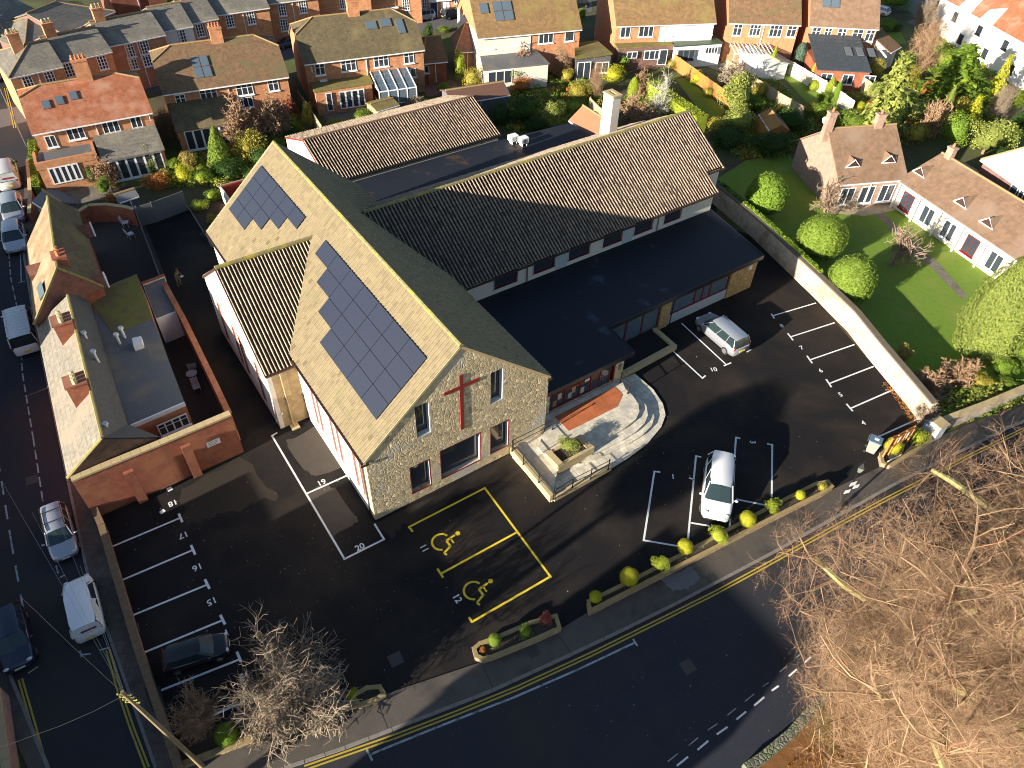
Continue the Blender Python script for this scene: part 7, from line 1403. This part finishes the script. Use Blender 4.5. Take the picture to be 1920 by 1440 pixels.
# notice board by the entrance
b = G((1672, 848), .4); b.z = .4; d = (G((1712, 812), .4) - G((1664, 838), .4)); ang = math.atan2(d.y, d.x); e = empty('notice_board', tuple(b), ang, 'orange timber notice board frame at the car park entrance', 'notice board')
mb = MB()
for xx in (-.9, -.3, .5, 1.3): mb.box(xx - .05, xx + .05, -.05, .05, -.4, 1.9)
for zz in (1.0, 1.85): mb.box(-1.0, 1.4, -.07, -.051, zz - .07, zz + .07)
mb.build('frame', WOODO, e); MB().box(-.95, 1.35, .052, .08, .75, 1.95).build('board', WOODD, e)
for x0 in (-.2, .6): MB().box(x0, x0 + .16, -.075, -.055, 1.15, 1.7).build('notice', CLADW, e)
MB().box(-.95, .3, -.5, -.42, .0, .1).build('ground_rail', CLADW, e)
def bin_(px, ang, body, lid, label, s=1.0):
    b = G(px, .03); e = empty('wheelie_bin', tuple(b), ang, label, 'wheelie bin'); mb = MB(); w_, dp, h = .29 * s, .32 * s, 1.0 * s
    mb.v = [(-w_ * .8, -dp * .75, .08), (w_ * .8, -dp * .75, .08), (w_ * .8, dp * .75, .08), (-w_ * .8, dp * .75, .08), (-w_, -dp, h), (w_, -dp, h), (w_, dp, h), (-w_, dp, h)]; mb.f = [(3, 2, 1, 0), (4, 5, 6, 7), (0, 1, 5, 4), (1, 2, 6, 5), (2, 3, 7, 6), (3, 0, 4, 7)]; mb.build('body', body, e, bevel=.02)
    MB().box(-w_ - .03, w_ + .03, -dp - .04, dp + .03, h, h + .07).build('lid', lid, e, bevel=.02); MB().tube([(-w_, dp + .08, h - .03), (w_, dp + .08, h - .03)], .02, 6).build('handle', body, e)
    for s_ in (-1, 1): MB().cyl((dp * .9, .1), .1, s_ * w_ * .75, s_ * w_ * .95, 12, axis='x').build('wheel', RUB, e)
    MB().box(-.12, .12, -dp * .5, dp * .3, h + .071, h + .075).build('sticker', CLADW, e)
BG = mat('grey bin plastic', (.22, .24, .22), 'noise', .1, 4, .6); BB = mat('blue grey lid', (.10, .16, .24), 'noise', .1, 4, .5)
bin_((1631, 846), R(60), BG, BB, 'grey wheelie bin with a blue-grey lid by the car park entrance', 1.15); bin_((1735, 812), R(20), mat('pale blue plastic', (.42, .48, .55), 'noise', .1, 4, .6), BB, 'pale blue-grey bin beside the end of the sunlit wall', .95)
b = G((1671, 828), .4); e = empty('traffic_cone', (b.x, b.y, .3), 0, 'orange and white traffic cone at the foot of the notice board', 'traffic cone'); OC = mat('cone orange', (.75, .12, .02), 'noise', .1, 5, .5)
MB().box(-.2, .2, -.2, .2, 0, .04).build('base', OC, e); MB().cyl((0, 0), .15, .04, .3, 12, .1).cyl((0, 0), .065, .5, .72, 12, .03).build('body', OC, e); MB().cyl((0, 0), .10, .3, .5, 12, .066).build('band', CLADW, e)
b = G((1747, 818), 0); e = empty('gate_pier', (b.x, b.y, 0), R(30), 'square white block pier at the pavement end of the garden wall', 'pier'); MB().box(-.4, .4, -.4, .4, 0, 1.35).build('shaft', CLADW, e, bevel=.02); MB().box(-.46, .46, -.46, .46, 1.35, 1.45).build('cap', COPE, e)
e = empty('telecom_cabinet', G((522, 1345), .0)[:], R(15), 'small blue-grey box under the bare tree', 'cabinet'); MB().box(-.35, .35, -.3, .3, 0, .8).build('casing', mat('blue grey cabinet', (.28, .32, .38), 'noise', .1, 3, .5), e, bevel=.02); MB().box(-.38, .38, -.33, .33, .8, .85).build('lid', mat('blue grey cabinet', (.3,) * 3), e)
# drain covers on the car park
# yard furniture
def chair(px, ang, label, m=CLADW):
    b = G(px, .03); e = empty('garden_chair', tuple(b), ang, label, 'chair', 'white garden chairs in the cottage yard'); MB().box(-.25, .25, -.25, .25, .42, .46).build('seat', m, e); MB().sweep([Vector((-.25, .25, .46)), Vector((.25, .25, .46)), Vector((.25, .36, 1.0)), Vector((-.25, .36, 1.0))], (0, .03, 0)).build('backrest', m, e)
    for x in (-.22, .22):
        for y in (-.22, .22): MB().box(x - .02, x + .02, y - .02, y + .02, 0, .42).build('leg', m, e)
chair((176, 414), R(60), 'white garden chair nearest the cottage dormer'); chair((203, 412), R(20), 'white garden chair in the middle of the yard'); chair((238, 424), R(100), 'white garden chair folded against the yard fence'); chair((247, 446), R(140), 'white garden chair lowest in the yard')
e = empty('bistro_table', G((364, 713), .03)[:], 0, 'round pale bistro table in the narrow yard', 'table'); MB().cyl((0, 0), .38, .68, .71, 16).build('table_top', mat('pale blue metal', (.4, .45, .5), 'noise', .1, 3, .5), e); MB().cyl((0, 0), .03, .02, .68, 8).build('leg', GREYM, e); MB().cyl((0, 0), .22, 0, .02, 12).build('base', GREYM, e)
chair((371, 733), R(30), 'pale metal chair below the bistro table', mat('pale blue metal', (.4,) * 3)); chair((363, 695), R(200), 'pale metal chair above the bistro table', mat('pale blue metal', (.4,) * 3))
# boat-shaped hammock / dish details
def dish(px, z, label, r=.35):
    p = G(px, z); e = empty('satellite_dish', tuple(p), R(-60), label, 'satellite dish'); mb = MB(); mb.cyl((0, 0), r, 0, .06, 16, r * .6, axis='y'); mb.build('dish', CLADW, e); MB().tube([(0, .05, 0), (0, .3, -.1), (0, .35, -.5)], .02, 5).build('bracket', GREYM, e)
dish((280, 220), 4.6, 'white satellite dish on the corner of the orange-roofed house'); dish((1547, 226), 6.6, 'pale satellite dish by the almshouse gable chimney'); dish((584, 130), 4.4, 'grey satellite dish on the conservatory house')
# person in the alley
def person(px, ang, label):
    b = G(px, .03); e = empty('person', tuple(b), ang, label, 'person')
    J = {'pel': (0, 0, .95), 'chest': (.10, 0, 1.25), 'neck': (.17, 0, 1.47), 'head': (.24, 0, 1.60), 'top': (.25, 0, 1.74), 'hl': (0, .10, .90), 'kl': (.12, .12, .50), 'al': (.0, .12, .09), 'tl': (.17, .13, .05), 'hr': (0, -.10, .90), 'kr': (.03, -.12, .50), 'ar': (-.12, -.12, .09), 'tr': (.05, -.13, .05),
         'sl': (.13, .19, 1.40), 'el': (.17, .25, 1.13), 'wl': (.38, .15, 1.06), 'sr': (.13, -.19, 1.40), 'er': (.17, -.25, 1.13), 'wr': (.38, -.13, 1.08)}
    Rr = {'pel': .15, 'chest': .16, 'neck': .06, 'head': .10, 'top': .07, 'hl': .10, 'kl': .065, 'al': .045, 'tl': .04, 'hr': .10, 'kr': .065, 'ar': .045, 'tr': .04, 'sl': .075, 'el': .05, 'wl': .035, 'sr': .075, 'er': .05, 'wr': .035}
    E = [('pel', 'chest'), ('chest', 'neck'), ('neck', 'head'), ('head', 'top'), ('pel', 'hl'), ('hl', 'kl'), ('kl', 'al'), ('al', 'tl'), ('pel', 'hr'), ('hr', 'kr'), ('kr', 'ar'), ('ar', 'tr'), ('chest', 'sl'), ('sl', 'el'), ('el', 'wl'), ('chest', 'sr'), ('sr', 'er'), ('er', 'wr')]
    for s, w_ in ((1, 'wl'), (-1, 'wr')):
        for i in range(5):
            a = (i - 2) * .016; k1, k2 = f'f{w_}{i}a', f'f{w_}{i}b'; W_ = J[w_]; th = i == 4
            J[k1] = (W_[0] + (.06 if not th else .02), W_[1] + a * s, W_[2] - .02); J[k2] = (W_[0] + (.10 if not th else .05), W_[1] + a * s * 1.2, W_[2] - .05 - .004 * i); Rr[k1] = .012; Rr[k2] = .009; E += [(w_, k1), (k1, k2)]
    ks = list(J); me = bpy.data.meshes.new('body'); me.from_pydata([J[k] for k in ks], [(ks.index(a), ks.index(b)) for a, b in E], []); me.materials.append(mat('olive jacket and dark trousers', (.22, .17, .09), 'noise', .2, 3, .9))
    o = bpy.data.objects.new('body', me); C.objects.link(o); o.parent = e; md = o.modifiers.new('skin', 'SKIN'); 
    sv = me.skin_vertices[0].data if me.skin_vertices else None
    if sv is None: 
        bm = bmesh.new(); bm.from_mesh(me); bm.verts.layers.skin.verify(); bm.to_mesh(me); bm.free(); sv = me.skin_vertices[0].data
    for i, k_ in enumerate(ks): sv[i].radius = (Rr[k_], Rr[k_]); sv[i].use_root = k_ == 'pel'
    o.modifiers.new('sub', 'SUBSURF').levels = 1; o.modifiers['sub'].render_levels = 1
    MB().ball((.24, 0, 1.70), (.105, .095, .10), 10, 8).build('hair', mat('brown hair', (.10, .05, .025), 'noise', .3, 20, .8), e, smooth=True)
    return e
pe = person((337, 536), R(-10), 'person in an olive jacket leaning forward and holding white papers in the alley')
q = pe.location + rot(R(-10)) @ Vector((.47, 0, 1.04)); e = empty('papers', tuple(q), R(-10), 'white papers held by the person in the alley', 'papers'); MB().box(-.10, .14, -.13, .13, -.01, .01).build('sheet', CLADW, e)

# ------------------------------------------------------------------ pieces that stand apart become parts of their own
def split_loose(o):
    me = o.data; n = len(me.vertices); par = list(range(n))
    def find(i):
        while par[i] != i: par[i] = par[par[i]]; i = par[i]
        return i
    for e_ in me.edges: a, b = find(e_.vertices[0]), find(e_.vertices[1]); par[a] = b
    isl = {}
    for i in range(n): isl.setdefault(find(i), []).append(i)
    boxes = [[set(v), [min(me.vertices[i].co[k] for i in v) - .03 for k in range(3)], [max(me.vertices[i].co[k] for i in v) + .03 for k in range(3)]] for v in isl.values()]
    merged = True
    while merged:
        merged = False
        for i in range(len(boxes)):
            for j in range(i + 1, len(boxes)):
                A_, B_ = boxes[i], boxes[j]
                if all(A_[1][k] <= B_[2][k] and B_[1][k] <= A_[2][k] for k in range(3)):
                    A_[0] |= B_[0]; A_[1] = [min(x, y) for x, y in zip(A_[1], B_[1])]; A_[2] = [max(x, y) for x, y in zip(A_[2], B_[2])]; del boxes[j]; merged = True; break
            if merged: break
    if len(boxes) < 2: return
    base = o.name.split('.')[0]; co = [tuple(v.co) for v in me.vertices]; fs = [tuple(p.vertices) for p in me.polygons]; m_ = me.materials[0]
    for k, bx in enumerate(boxes):
        idx = {i: q for q, i in enumerate(sorted(bx[0]))}; nm = bpy.data.meshes.new(base); nm.from_pydata([co[i] for i in sorted(bx[0])], [], [tuple(idx[i] for i in q) for q in fs if q[0] in idx]); nm.materials.append(m_)
        if k == 0: o.data = nm
        else: c_ = bpy.data.objects.new(base, nm); C.objects.link(c_); c_.parent = o.parent; c_.matrix_local = o.matrix_local.copy()
bpy.context.view_layer.update()
for o in list(bpy.data.objects):
    if o.type == 'MESH' and o.parent and o.name.split('.')[0] in ('transept_side_wall', 'gutter', 'stone_pier', 'verge_trim', 'transept_window', 'pane', 'pillars', 'downpipe', 'roof_light', 'side_glazing', 'reveal', 'chimney_pot') and o.data.users == 1 and len(o.data.vertices) < 3000: split_loose(o)
